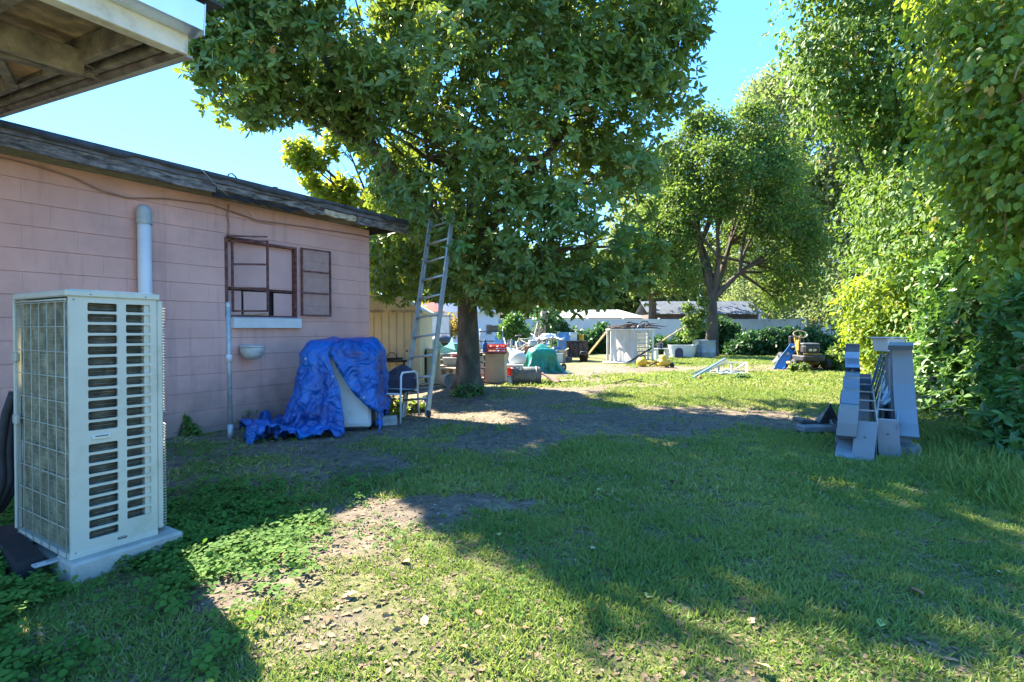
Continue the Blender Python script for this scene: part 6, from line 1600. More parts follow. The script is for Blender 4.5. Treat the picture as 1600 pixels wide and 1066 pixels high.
mb = MB(); mb.box(((-W_ / 2 + xm) / 2, .02, hw * .52), (xm + W_ / 2, .03, .05)); mb.build("rail", mat("tan_panel", (.5, .42, .33), .7), wf)
plas = mat("milky_plastic", (.62, .60, .60), .3, var=.06, scale=4, trans=.35, bump=.2, bscale=12)
pl_, ptn, pbn = None, None, None
mb = MB()
def pf(u, v):
    x = -W_ / 2 - .03 + (xm + W_ / 2 + .05) * u; f_ = math.sin(u * 19 + v * 2) * .03 + math.sin(u * 43 + 1) * .012
    return Vector((x + (.12 * v * v * (u - .2)), -.05 - .10 * v * v + f_, hw * (1 - v) + .02))
mb.grid(pf, 46, 22); mb.grid(lambda u, v: Vector((-W_ / 2 - .35 + 1.15 * u, -.18 - .28 * v + .03 * math.sin(u * 17), .03 + .05 * abs(math.sin(u * 9 + v * 4)) * (1 - v))), 30, 6); mb.build("plastic_sheet", plas, wf)
bp_ = thing("branch_bundle", "dark branches and hedge cuttings stacked on top of the white shelf unit", "branches", (cxw_, Yw + .3, hw + .04))
mb = MB(); random.seed(77)
for k in range(34):
    a = Vector((random.uniform(-.85, .5), random.uniform(-.3, .3), random.uniform(.02, .14))); b_ = a + Vector((random.uniform(.2, .8), random.uniform(-.2, .2), random.uniform(-.06, .1))); mb.tube(limb(a, b_, .15, 3), [.03, .026, .02, .01], 5)
mb.build("stick", mat("dark_twigs", (.10, .08, .075), .9, var=.4, scale=12), bp_, kind="stuff")
bk = thing("bicycle_handlebar", "black handlebars and grey fork lying on the branch pile over the white shelf unit", "handlebar", (P(1000, 512, Yw).x, Yw + .1, hw + .16))
mb = MB(); mb.tube([(-.45, 0, .12), (-.3, 0, .12), (-.2, .0, .08), (0, 0, .06), (.12, 0, .16), (.28, 0, .14), (.36, -.05, .02)], .018, 6); mb.build("bar", blackr, bk)
mb = MB(); mb.tube([(0, 0, .06), (-.1, -.05, -.12)], .022, 6); mb.tube([(0, 0, .06), (.12, -.05, -.14)], .016, 6); mb.build("fork", galv, bk)
mb = MB(); mb.tube([(-.46, 0, .12), (-.32, 0, .12)], .026, 8); mb.build("grip", blackr, bk)
# long diagonal pole
a = at(980, 568); e = P(1072, 509, 19.6); t_ = thing("long_pole", "long pale pole slanting up to the right across the white shelf unit", "pole", (a.x, a.y, 0)); mb = MB(); d = e - t_.location
mb.tube([(0, 0, 0), d * .45], .03, 8); mb.build("dark_end", rustb, t_); mb = MB(); mb.tube([d * .45, d], .026, 8); mb.build("shaft", polew, t_)
# yellow power tools on the ground
yel = mat("tool_yellow", (.62, .42, .04), .45, var=.1)
g = at(1003, 573); y1 = thing("yellow_leaf_blower", "yellow garden blower lying in the grass before the white shelf unit", "leaf blower", (g.x, g.y, 0), .2)
mb = MB(); mb.lathe([(.001, -.16), (.10, -.15), (.15, -.08), (.16, .02), (.12, .12), (.05, .16), (.001, .17)], 18, (0, 0, .15), rotm(math.pi / 2, 0, .3)); mb.build("housing", yel, y1)
mb = MB(); mb.tube([(.1, 0, .14), (.35, -.05, .12), (.55, -.05, .06), (.72, 0, .05)], [.06, .055, .05, .06], 10); mb.build("nozzle", yel, y1)
mb = MB(); mb.tube([(-.08, 0, .26), (-.05, 0, .34), (.08, 0, .34), (.12, 0, .27)], .016, 6); mb.build("handle", blackr, y1)
g = at(1038, 575); y2 = thing("yellow_power_washer", "squat yellow machine with black wheels, right of the yellow blower", "power tool", (g.x, g.y, 0), .3)
mb = MB(); mb.box((0, 0, .16), (.40, .28, .20), b=.05); mb.lathe([(.001, .1), (.09, .09), (.11, 0), (.11, -.05)], 14, (-.03, 0, .30)); mb.build("body", yel, y2)
for sx in (-1, 1): mb = MB(); mb.lathe([(.001, -.02), (.07, -.02), (.08, 0), (.07, .02), (.001, .02)], 14, (.17, sx * .16, .08), rotm(math.pi / 2, 0, 0)); mb.build("wheel", blackr, y2)
mb = MB(); mb.tube([(-.18, 0, .2), (-.35, 0, .16), (-.5, .05, .08)], .03, 7); mb.build("hose", rustb, y2)
# cooler and dark things at the hedge
g = P(1033, 557, 21); ck = thing("white_cooler_table", "small white side table with dark pots beside the white tub", "side table", (g.x, 21, 0)); h2 = ht(545, 21)
mb = MB(); mb.box((0, 0, h2), (.66, .4, .025), b=.004); mb.build("tabletop", white_en, ck)
for sx in (-1, 1): mb = MB(); mb.box((sx * .2, 0, h2 / 2), (.10, .3, h2 - .02), b=.01); mb.build("leg", white_en, ck)
pt_ = bucket("dark_pot", "dark blue pot on the small white side table", (g.x - .05, 21, h2 + .014), .10, .13, .2, mat("navy_plastic", (.02, .03, .09), .5), handle=False)
Yt2 = 22.5; x0, x1 = P(1045, 548, Yt2).x, P(1088, 548, Yt2).x; tw = x1 - x0
tub = thing("white_bath_tub", "white bathtub-like basin on the grass before the hedge", "tub", ((x0 + x1) / 2, Yt2, 0)); th_ = ht(540, Yt2)
mb = MB()
def tubf(u, v):
    a = u * 2 * math.pi; pr = [(.80, 0), (.92, .5), (1.0, .92), (1.03, 1.0), (.97, 1.0), (.88, .6), (.74, .2), (.0, .18)]
    k = v * (len(pr) - 1); i = min(int(k), len(pr) - 2); f_ = k - i; s = pr[i][0] * (1 - f_) + pr[i + 1][0] * f_; zz = pr[i][1] * (1 - f_) + pr[i + 1][1] * f_
    c_, n_ = math.cos(a), math.sin(a); e_ = .55
    return Vector((math.copysign(abs(c_) ** e_, c_) * tw / 2 * s, math.copysign(abs(n_) ** e_, n_) * .34 * s, zz * th_ + .02))
mb.grid(tubf, 36, 14); mb.build("basin", white_en, tub)
mb = MB(); mb.box((0, 0, .03), (tw * .7, .4, .06)); mb.build("foot", white_en, tub)
cb3 = thing("dark_chair_back", "dark blue rounded chair back standing in front of the white tub", "chair", (P(1061, 556, 21.8).x, 21.8, 0)); mb = MB()
prf = [(-.17, 0), (-.17, .28), (-.14, .38), (-.06, .43), (.06, .43), (.14, .38), (.17, .28), (.17, 0)]
mb.prism(prf, 0, .04); mb.build("backrest", mat("navy_plastic", (.02, .03, .09), .5), cb3); mb = MB(); mb.box((0, .14, .2), (.32, .26, .03), b=.008); mb.build("seat", mat("navy_plastic", (.02, .03, .09), .5), cb3)
bluegrey = mat("bluegrey_plastic", (.20, .27, .33), .5, var=.1, scale=4, dirt=(.13, .16, .18), dscale=4, damt=.4)
for k, (px, lab) in enumerate(((1093, "blue-grey plastic barrel at the foot of the open-crowned tree, rear one, half hidden"), (1107, "blue-grey plastic barrel filled with soil at the foot of the open-crowned tree, front one"))):
    Yk = 22.6 - .5 * k; t_ = thing("plastic_barrel", lab, "barrel", (P(px, 550, Yk).x, Yk, 0), group="blue-grey barrels by the open-crowned tree"); hb = ht(532, Yk) * (1 if k else 1.03)
    mb = MB(); mb.lathe([(.001, 0), (.26, 0), (.275, .03), (.28, hb * .3), (.29, hb * .33), (.28, hb * .36), (.28, hb - .04), (.295, hb - .02), (.295, hb), (.265, hb), (.26, hb - .08), (.001, hb - .07)], 26); mb.build("body", bluegrey, t_)
    mb = MB(); mb.lathe([(.001, .03), (.1, .025), (.255, 0)], 16, (0, 0, hb - .06)); mb.build("soil", mat("crumbs", (.26, .22, .18)), t_)
# collapsed white frame
g = at(1120, 585); Yf = g.y + .1
cf = thing("collapsed_white_bench", "white painted wooden frame lying on the ground beyond the lawn", "bench frame", (P(1140, 580, Yf).x, Yf, 0), -.05)
def fl(px, py, Y): p = P(px, py, Y); q = p - cf.location; return Vector((q.x * math.cos(.05) - q.y * math.sin(.05), q.x * math.sin(.05) + q.y * math.cos(.05), max(q.z, .02)))
A_, B_, C_, D_ = fl(1123, 567, Yf + .7), fl(1166, 567, Yf + .7), fl(1123, 587, Yf + .1), fl(1166, 587, Yf + .1)
for p, q in ((A_, B_), (C_, D_), (A_, fl(1123, 585, Yf + .7)), (B_, fl(1166, 585, Yf + .7)), (B_, D_), (fl(1143, 567, Yf + .7), fl(1143, 585, Yf + .7)), (fl(1105, 588, Yf), fl(1170, 588, Yf + .02)), (fl(1110, 580, Yf + .5), fl(1168, 580, Yf + .55)), (B_, fl(1152, 576, Yf + .3)), (fl(1125, 592, Yf - .3), fl(1172, 588, Yf - .2)), (A_, C_), (fl(1136, 583, Yf), fl(1134, 576, Yf + .6))):
    mb = MB(); mb.bar(p, q, .05, .04, b=.003); mb.build("bar", whp, cf)
mb = MB(); mb.box(fl(1138, 584, Yf + .3), (.55, .35, .02), rotm(.1, .05, 0)); mb.build("panel", whp, cf)
sl2 = thing("white_slanted_panel", "white door-like panel leaning on the collapsed white frame", "panel", tuple(at(1082, 592)))
lo_ = sl2.location; vs = [P(1078, 592, g.y) - lo_, P(1134, 561, g.y + .5) - lo_, P(1139, 565, g.y + .75) - lo_, P(1101, 592, g.y + .15) - lo_]; vs[0].z = max(vs[0].z, .01); vs[3].z = max(vs[3].z, .01)
mb = MB(); n_ = (vs[1] - vs[0]).cross(vs[3] - vs[0]).normalized(); e = vs[1]; o_ = Vector((0, 0, .02))
mb.add(vs + [v + n_ * .03 for v in vs], [(0, 1, 2, 3), (7, 6, 5, 4), (0, 4, 5, 1), (1, 5, 6, 2), (2, 6, 7, 3), (3, 7, 4, 0)]); mb.build("panel", white_en, sl2)
mb = MB(); mb.bar(o_ + n_ * .03, e + o_ + n_ * .03, .05, .03); mb.build("edge_batten", mat("blue_batten", (.12, .2, .3), .5), sl2)
g = at(1092, 592); rr = thing("red_disc", "small red plastic cap under the white slanted panel", "cap", (g.x, g.y - .05, 0)); mb = MB(); mb.lathe([(.04, 0), (.045, .02), (.04, .05), (.001, .06)], 12); mb.build("body", red, rr)
# blue slide-like panel
b0 = at(1216, 578); b1 = P(1240, 538, b0.y + .5)
bs_ = thing("blue_plastic_slide", "bright blue moulded plastic chute propped against the riding mower", "plastic slide", tuple(b0), 0)
d = b1 - b0; d.z = b1.z
def slf(u, v):
    x = (u - .5) * .32; lip = .05 * (abs(2 * u - 1) ** 4)
    return Vector((d.x * v + x, d.y * v - lip * 1.0 + .06 * math.sin(v * 5), d.z * v + .0 + .02))
mb = MB(); mb.grid(slf, 12, 14); solidify(mb.build("chute", mat("bright_blue_plastic", (.03, .22, .62), .4, var=.1, scale=4), bs_), .012)
mb = MB(); mb.lathe([(.001, .012), (.05, .01), (.055, 0)], 14, (d.x * .62, d.y * .62 - .02, d.z * .62), rotm(1.3, 0, 0)); mb.build("patch", mat("grey_patch", (.4, .45, .5), .5), bs_)
# riding mower facing the camera
Ym = 15.6; mw = thing("riding_mower", "old yellow and black riding mower overgrown with weeds by the hedge", "riding mower", (P(1260, 575, Ym).x, Ym, 0), -.12)
my = mat("mower_yellow", (.42, .27, .05), .5, var=.2, scale=6, dirt=(.15, .1, .06), dscale=5, damt=.5)
mk = mat("mower_black", (.035, .035, .04), .5, var=.2, scale=6)
mb = MB(); mb.box((0, 0, .62), (.44, .75, .26), b=.05); mb.build("hood", mk, mw)
mb = MB(); mb.box((0, -.02, .765), (.46, .62, .05), b=.02); mb.build("hood_cover", mat("mower_grey", (.13, .14, .15), .5), mw)
mb = MB(); mb.box((0, -.385, .60), (.36, .02, .17), b=.006); gr_ = mb.build("grille", mk, mw)
for sx in (-.055, .06): mb = MB(); mb.box((sx, -.40, .60), (.085, .015, .07), b=.01); o = mb.build("headlight", mat("lamp_lens", (.6, .58, .52), .2), mw)
mb = MB(); mb.box((0, -.41, .485), (.50, .04, .035), b=.008); mb.build("bumper", my, mw)
mb = MB(); mb.box((.0, -.05, .36), (.60, .95, .16), b=.03); mb.build("chassis", mk, mw)
mb = MB(); mb.box((0, .25, .2), (1.0, .55, .1), b=.04); mb.build("mower_deck", my, mw)
mb = MB(); mb.bar((-.24, -.1, .4), (-.24, .2, .95), .07, .05); mb.box((-.24, .0, .72), (.05, .2, .3), b=.01); mb.build("side_frame", my, mw)
mb = MB(); mb.tube([(-.1, .28, .75), (-.12, .15, 1.02)], .03, 8); mb.build("steering_column", my, mw)
mb = MB(); mb.tube([(-.12 + .19 * math.cos(a), .15 + .10 * math.sin(a), 1.04 + .10 * math.sin(a)) for a in np.linspace(0, 2 * math.pi, 20)], .016, 6); mb.build("steering_wheel", mat("wheel_tan", (.3, .25, .16), .6), mw)
mb = MB(); mb.box((-.05, .62, .82), (.44, .1, .36), rotm(-.15, 0, 0), .05); mb.box((-.05, .45, .64), (.44, .4, .1), None, .04); mb.build("seat", blackr, mw)
for sx in (-1, 1):
    for (yy, R_, w2) in ((-.30, .17, .13), (.62, .25, .22)):
        mb = MB(); mb.lathe([(R_ * .5, -w2 / 2), (R_ * .9, -w2 / 2), (R_, -w2 / 3), (R_, w2 / 3), (R_ * .9, w2 / 2), (R_ * .5, w2 / 2)], 22, (sx * .44, yy, R_), rotm(0, math.pi / 2, 0)); wo = mb.build("wheel", blackr, mw)
        mb = MB(); mb.lathe([(.001, -.03), (R_ * .5, -.04), (R_ * .5, .04), (.001, .03)], 16, (sx * .44, yy, R_), rotm(0, math.pi / 2, 0)); mb.build("hub", my, wo)
# pale pot left of slide
g = at(1207, 560); t_ = bucket("cream_pot", "cream plastic pot beside the blue chute", (P(1216, 560, 16.3).x - .12, 16.3, .16), .07, .10, .22, mat("cream_plastic", (.6, .5, .33), .5), rot=(.5, .7, 0), handle=False)

# ------------------------------------------------------------------ left background clutter seen between ladder and trunk
gY = 14.5
sg = thing("teal_canopy_heap", "heap of teal green fabric folded over boxes, seen between ladder and trunk", "fabric heap", (P(688, 540, gY).x, gY, 0))
mb = MB(); random.seed(14)
mb.add([(-.35, 0, .52), (-.12, -.15, .98), (.10, -.1, .72), (-.1, -.3, .42), (.22, .1, .78), (.42, -.1, .62), (.30, .2, .98)], [(0, 3, 2, 1), (2, 3, 5, 4), (4, 5, 6), (0, 1, 2)])
solidify(mb.build("fabric", mat("teal_fabric", (.16, .38, .33), .6, var=.15, scale=5), sg), .02)
mb = MB(); mb.lathe([(.001, .1), (.2, .12), (.40, .25), (.48, .42), (.44, .43), (.3, .3), (.001, .25)], 16, (.12, 0, .12)); mb.build("dark_base", mat("grey_rubber", (.09, .11, .12), .5), sg)
bb = thing("blue_box", "deep blue plastic box behind the ladder", "box", (P(663, 540, 14).x, 14, .42), 0); mb = MB(); mb.box((0, 0, .16), (.34, .3, .30), b=.015); mb.build("body", mat("blue_plastic", (.02, .12, .45), .35), bb); mb = MB(); mb.box((0, 0, .32), (.36, .32, .03), b=.006); mb.build("lid", mat("navy_cap", (.02, .05, .2), .4), bb)
sb_ = thing("scrap_bench", "low wooden bench under the blue box behind the ladder", "bench", (P(668, 540, 14).x, 14, 0)); mb = MB(); mb.box((0, 0, .395), (1.1, .4, .04), b=.004); mb.build("seat", greywood, sb_)
for sx in (-1, 1): mb = MB(); mb.box((sx * .45, 0, .19), (.06, .34, .37)); mb.build("leg", greywood, sb_)
bd = thing("open_barbecue", "dark domed barbecue grill beside the white house wall, left of the trunk", "barbecue", (P(690, 528, 18).x, 18, -.0))
mb = MB(); mb.lathe([(.001, .30), (.18, .28), (.33, .18), (.40, .02), (.38, 0)], 20, (0, 0, .72)); mb.build("lid", mat("barbecue_black", (.05, .045, .045), .4), bd)
mb = MB(); mb.lathe([(.38, 0), (.34, -.15), (.2, -.25), (.001, -.27)], 20, (0, 0, .71)); mb.build("bowl", mk if False else blackr, bd)
for k in range(3): mb = MB(); a = k * 2.1; mb.tube([(.2 * math.cos(a), .2 * math.sin(a), .50), (.35 * math.cos(a), .35 * math.sin(a), 0)], .015, 6); mb.build("leg", galv, bd)
rc = thing("black_post", "thin black post standing close to the left of the big trunk", "post", (P(715, 560, 13.5).x, 13.5, 0)); mb = MB(); mb.tube([(0, 0, 0), (.12, 0, ht(500, 13.5))], .022, 8); mb.build("shaft", blackr, rc); mb = MB(); mb.box((0, 0, .01), (.16, .16, .02)); mb.build("foot", blackr, rc)
fc = thing("propped_window_frame", "grey metal window frame propped by the white house, seen through the ladder", "window frame", (P(684, 505, 22).x, 22, .0)); mb = MB()
for p, q in (((-.5, 0, 0), (-.5, 0, 1.75)), ((.5, 0, 0), (.5, 0, 1.75)), ((-.5, 0, 1.73), (.5, 0, 1.73)), ((-.5, 0, 1.0), (.5, 0, 1.0))): mb.bar(p, q, .05, .04)
mb.build("frame", mat("dark_aluminium", (.18, .18, .18), .4, metal=.5), fc); mb = MB(); mb.box((0, .01, 1.37), (.92, .01, .68)); mb.build("pane", mat("pale_pane", (.55, .58, .6), .3), fc)
wp2 = thing("leaning_boards", "grey boards leaning by the shed's right edge, seen through the ladder", "boards", (P(664, 530, 17).x, 17, 0))
for k in range(4): mb = MB(); mb.bar((-.2 + .12 * k, 0, 0), (-.32 + .16 * k, .2, 1.25 + .05 * k), .06, .025); mb.build("board", greywood, wp2)
# red and dark buckets and tools between trunk and cabinet
bucket("rust_red_bucket", "rusty red bucket just left of the big trunk among the clutter", (P(712, 560, 13.6).x, 13.6, .30), .09, .12, .24, mat("dull_red", (.35, .07, .04), .6, var=.2))
lt = thing("plank_shelf", "low plank shelf under the teal heap left of the trunk", "shelf", (P(700, 575, 13.4).x, 13.4, 0)); mb = MB(); mb.box((0, .1, .28), (1.1, .6, .03), b=.004); mb.build("top", greywood, lt)
for sx in (-1, 1): mb = MB(); mb.box((sx * .45, .1, .13), (.05, .5, .26)); mb.build("support", greywood, lt)
tl_ = thing("trolley", "dark metal trolley with black trays behind the blue bottle", "trolley", (P(768, 530, 20).x, 20, 0))
for zz in (.35, .75, 1.1): mb = MB(); mb.box((0, 0, zz), (.9, .45, .04), b=.006); mb.build("shelf", mk, tl_)
for sx in (-1, 1):
    for sy in (-1, 1): mb = MB(); mb.tube([(sx * .42, sy * .2, 0), (sx * .42, sy * .2, 1.2)], .015, 6); mb.build("post", galv, tl_)
bxx = thing("storage_boxes", "brown and grey box on the dark trolley's top tray", "box", (P(770, 530, 20).x, 20, 1.12)); mb = MB(); mb.box((0, 0, .09), (.4, .3, .18), b=.01); mb.build("body", darkg, bxx); mb = MB(); mb.box((0, 0, .19), (.42, .32, .03), b=.008); mb.build("lid", rustb, bxx)

# ================================================================== GREY RACKS ON THE RIGHT
gry = mat("grey_enamel", (.155, .185, .205), .36, var=.05, scale=2, bump=.03, bscale=8, dirt=(.10, .105, .10), dscale=14, damt=.22)
gryd = mat("grey_enamel_dark", (.10, .12, .14), .5, var=.1)
rung = mat("pale_rung", (.42, .44, .44), .4, metal=.3, var=.08)
RT = math.atan2(3.2, 4.95); WV = Vector((math.cos(RT), -math.sin(RT), 0)); DV = Vector((math.sin(RT), math.cos(RT), 0))
def ribbon(mb, pts, w_, th=.006, base=None, wv=WV):
    """bent sheet through world points (its centre line), w_ wide across the line of sight"""
    n = len(pts); vs = []
    for i, p in enumerate(pts):
        t = (pts[min(i + 1, n - 1)] - pts[max(i - 1, 0)]).normalized(); nn = t.cross(wv).normalized() * th / 2; ww = w_[i] if isinstance(w_, list) else w_
        for s in (1, -1):
            for sx in (-1, 1): vs.append(p - base + wv * (sx * ww / 2) + nn * s)
    fs = []
    for i in range(n - 1):
        k = i * 4; m_ = k + 4
        fs += [(k, k + 1, m_ + 1, m_), (k + 3, k + 2, m_ + 2, m_ + 3), (k, m_, m_ + 2, k + 2), (k + 1, k + 3, m_ + 3, m_ + 1)]
    fs += [(0, 2, 3, 1), ((n - 1) * 4, (n - 1) * 4 + 1, (n - 1) * 4 + 3, (n - 1) * 4 + 2)]
    mb.add(vs, fs)
def lip(mb, pts, w_, dep, base, down=.0):
    """side flange folded back from both edges of a sheet"""
    for s in (-1, 1):
        n = len(pts); vs = []
        for p in pts:
            q = p - base + WV * (s * (w_ / 2 - .004)); vs += [q - WV * .003, q + WV * .003, q + WV * .003 + DV * dep - Vector((0, 0, down)), q - WV * .003 + DV * dep - Vector((0, 0, down))]
        fs = [(i * 4 + k, i * 4 + (k + 1) % 4, i * 4 + 4 + (k + 1) % 4, i * 4 + 4 + k) for i in range(n - 1) for k in range(4)] + [(3, 2, 1, 0), (n * 4 - 4, n * 4 - 3, n * 4 - 2, n * 4 - 1)]
        mb.add(vs, fs)
def gnd(px, Y): p = P(px, 600, Y); return Vector((p.x, p.y, 0))
# leftmost: run of stepped sheets receding and rising, with a curled end piece
b0_ = gnd(1317, 4.95); A = thing("folded_grey_chute", "grey sheet-metal chute with stepped folds and a curled top, leftmost of the grey racks", "metal chute", b0_)
w1 = .150
low = [P(1319, 721, 4.93), P(1319, 716, 4.90), P(1320, 708, 4.93), P(1325, 684, 5.05), P(1326, 676, 5.15)]
low[0].z = -.01
mb = MB(); ribbon(mb, low, w1, .006, b0_); lip(mb, low[1:], w1, .14, b0_); mb.build("foot_panel", gry, A)
segs = [([(1322, 685, 4.98), (1322, 681, 4.92), (1324, 662, 4.92), (1326, 640, 4.93), (1327, 634, 5.05), (1328, 632, 5.35)]),
        ([(1328, 634, 5.42), (1328, 631, 5.36), (1329, 611, 5.45), (1329, 608, 5.6)]),
        ([(1329, 612, 5.9), (1330, 609, 5.84), (1330, 592, 5.92), (1331, 588, 6.1)]),
        ([(1331, 592, 6.5), (1331, 590, 6.42), (1332, 583, 6.5), (1332, 580, 6.9)])]
for sg_ in segs:
    pts = [P(*q) for q in sg_]; mb = MB(); ribbon(mb, pts, w1 + .006, .006, b0_); lip(mb, pts, w1 + .006, .30, b0_, .03); mb.build("stepped_sheet", gry, A)
mb = MB(); q0, q1 = P(1313, 690, 5.1), P(1323, 590, 6.9)
mb.bar(Vector((0, 0, .1)) + DV * .15, Vector((0, 0, .42)) + DV * 1.9, w1 * .8, .05); 
for k_ in (.25, 1.7): mb.bar(DV * k_ + Vector((0, 0, -.02)), DV * k_ + Vector((0, 0, .14 + .16 * k_)), w1 * .7, .03, up=(1, 0, 0))
mb.build("under_frame", gryd, A)
curl = [P(1333, 583, 6.9), P(1333, 579, 6.82), P(1332, 574, 6.72), P(1332, 570, 6.74), P(1331, 560, 6.82), P(1331, 550, 6.84), P(1332, 542, 6.80), P(1332, 538, 6.76), P(1332, 537.2, 6.84)]
mb = MB(); ribbon(mb, curl, w1 + .005, .006, b0_); lip(mb, curl[2:8], w1 + .005, .07, b0_)
mb.bar(curl[2] - b0_ + DV * .1, Vector((curl[2].x - b0_.x, curl[2].y - b0_.y, 0)) + DV * .1, .03, .03); mb.build("curled_top", mat("brushed_grey", (.27, .31, .35), .32, metal=.5, var=.1), A)
def rack(label, front, w_, top_pts, nr_, side=-1):
    b_ = gnd(front[0][0], front[0][2]); t_ = thing("grey_metal_rack", label, "metal rack", b_)
    f0, f1 = P(*front[0]), P(*front[1]); f0.z = min(f0.z, .0)
    mb = MB(); ribbon(mb, [f0, f0.lerp(f1, .5), f1, f1 + DV * .02 + Vector((0, 0, .004))], w_, .008, b_); lip(mb, [f0, f1], w_, .12, b_); mb.build("front_panel", gry, t_)
    c_ = f0.lerp(f1, .64) - b_ - DV * .006
    mb = MB(); mb.lathe([(.011, 0), (.010, .003), (.001, .004)], 10, c_, Matrix.Rotation(-RT, 3, 'Z') @ rotm(math.pi / 2, 0, 0)); mb.build("bolt", gryd, t_)
    P1 = P(*top_pts); s_ = f1
    for s in (-1, 1):
        mb = MB(); mb.bar(s_ - b_ + WV * (s * w_ / 2 * .96), P1 - b_ + WV * (s * w_ / 2 * .96), .010, .030); mb.build("rail", rung, t_)
        mb = MB(); lo0 = s_ - b_ + WV * (s * w_ / 2 * .9) - Vector((0, 0, .17)); lo1 = P1 - b_ + WV * (s * w_ / 2 * .9) - Vector((0, 0, .17)); mb.bar(lo0, lo1, .006, .28); mb.build("side_sheet", gry, t_)
    for k in range(nr_):
        f_ = (k + .06) / nr_; q = s_.lerp(P1, f_) - b_; mb = MB(); mb.bar(q - WV * (w_ / 2 * .93), q + WV * (w_ / 2 * .93), .022, .012, up=(0, 0, 1)); mb.build("rung", rung, t_)
    mb = MB(); mb.bar(DV * .15 + Vector((0, 0, .03)), P1 - b_ - Vector((0, 0, P1.z - .05)), w_ * .9, .01); mb.build("tray", gryd, t_)
    mb = MB(); mb.bar(P1 - b_ - Vector((0, 0, P1.z)), P1 - b_ - Vector((0, 0, .02)), w_ * .95, .012, up=DV); mb.build("rear_panel", gry, t_)
    return t_
rack("grey rack with short rungs beside the stepped chute, second grey piece from the left", [(1347, 722, 4.85), (1354, 661, 4.90)], .172, (1350, 582, 7.6), 6)
rk = rack("grey rack with rungs before the dark grid, third grey piece from the left", [(1391, 716, 4.98), (1386, 657, 5.02)], .172, (1392, 592, 6.4), 5)
bg_ = gnd(1372, 7.0); gr = thing("dark_grid_panel", "dark wire grid panel leaning between the grey racks", "grid", bg_)
g00, g10, g01, g11 = P(1361, 603, 6.6), P(1366, 640, 6.2), P(1376, 553.5, 7.0), P(1391, 562, 6.5)
def gp_(u, v): return (g00.lerp(g10, u)).lerp(g01.lerp(g11, u), v) - bg_
mb = MB()
for a_, b_ in (((0, 0), (0, 1)), ((1, 0), (1, 1)), ((0, 0), (1, 0)), ((0, 1), (1, 1))): mb.bar(gp_(*a_), gp_(*b_), .016, .016)
mb.bar(gp_(0, 0), Vector((gp_(0, 0).x, gp_(0, 0).y, 0)), .02, .02); mb.build("frame", gryd, gr)
for k in range(1, 7): mb = MB(); mb.tube([gp_(0, k / 7), gp_(1, k / 7)], .004, 5); mb.build("wire", rung, gr)
for k in range(1, 5): mb = MB(); mb.tube([gp_(k / 5, 0), gp_(k / 5, 1)], .006, 5); mb.build("wire", gryd, gr)
for k in range(3): mb = MB(); o_ = DV * .03; mb.bar(gp_(.12 + .3 * k, 0) + o_, gp_(.12 + .3 * k, 1) + o_, .075, .008, up=WV); mb.build("slat", mk, gr)
bs_0 = gnd(1380, 6.0); sl3 = thing("slanted_bar_bundle", "bundle of pale metal bars slanting up between the racks to the tall grey panel", "metal bars", bs_0)
for k in range(5):
    a_ = P(1369 + 3 * k, 640 - 2 * k, 6.0 - .12 * k); b_ = P(1391 + .5 * k, 574 + 12 * k, 6.1 - .12 * k); mb = MB(); mb.bar(a_ - bs_0, b_ - bs_0, .012, .03, up=WV); mb.build("bar", rung if k % 2 == 0 else gry, sl3)
mb = MB(); a_ = P(1391, 640, 5.75); mb.bar(Vector((a_.x, a_.y, 0)) - bs_0, P(1391, 560, 5.75) - bs_0, .02, .03); mb.build("upright", gry, sl3)
# rightmost tall panel with rolled ends
bD = gnd(1420, 5.02); D_ = thing("tall_grey_panel", "tall grey sheet-metal panel with rolled top and bottom edges, rightmost of the racks", "metal panel", bD); w4 = .172
roll = [P(1406, 547, 5.14), P(1407, 540, 5.10), P(1408, 536, 5.14), P(1408, 535, 5.2), P(1409, 538, 5.26), P(1409.5, 547, 5.28), P(1410, 556, 5.28), P(1412, 600, 5.24), P(1415, 640, 5.16), P(1417, 662, 5.08), P(1418, 675, 5.0), P(1419, 682, 4.96), P(1419, 685, 4.98), P(1419, 685.5, 5.06)]
mb = MB(); ribbon(mb, roll, [w4 + .018] * 4 + [w4 + .012, w4 - .008, w4 - .010] + [w4] * 7, .006, bD); lip(mb, roll[6:11], w4 - .006, .06, bD); mb.build("front_sheet", gry, D_)
ft = [P(1423, 717, 5.05), P(1423, 700, 5.06), P(1422, 697, 5.08)]; ft[0].z = 0
mb = MB(); ribbon(mb, ft + [ft[2] + DV * .2], w4 - .01, .006, bD); mb.bar(DV * .24 + WV * -.03, DV * .24 + WV * -.03 + Vector((0, 0, .22)), w4 * .9, .006, up=DV); mb.build("foot_box", gry, D_)
mb = MB(); mb.bar(DV * .28 - WV * .05, DV * .30 - WV * .08 + Vector((0, 0, 1.0)), w4 * .7, .02, up=DV); mb.build("rear_sheet", gryd, D_)
cbx = thing("cream_duct_box", "cream sheet-metal box end perched behind the top of the tall grey panel", "duct", (P(1398, 535, 5.75).x, 5.75, ht(552, 5.75)), .15)
mb = MB(); mb.prism([(-.07, 0.02), (.12, 0), (.13, .15), (-.09, .16)], 0, .2); mb.build("body", mat("cream_metal_duct", (.55, .52, .46), .5, var=.08), cbx); mb = MB(); mb.box((.01, .1, .165), (.25, .24, .012), b=.003); mb.build("top_flange", mat("cream_metal_duct", (.55, .52, .46), .5), cbx)
sb3 = thing("rack_support_post", "dark metal stand behind the tall grey panel holding up the cream box", "stand", (cbx.location.x + .05, 5.9, 0)); mb = MB(); mb.box((0, 0, cbx.location.z / 2), (.05, .05, cbx.location.z - .002)); mb.build("post", gryd, sb3); mb = MB(); mb.box((0, 0, .015), (.25, .25, .03)); mb.build("foot", gryd, sb3)
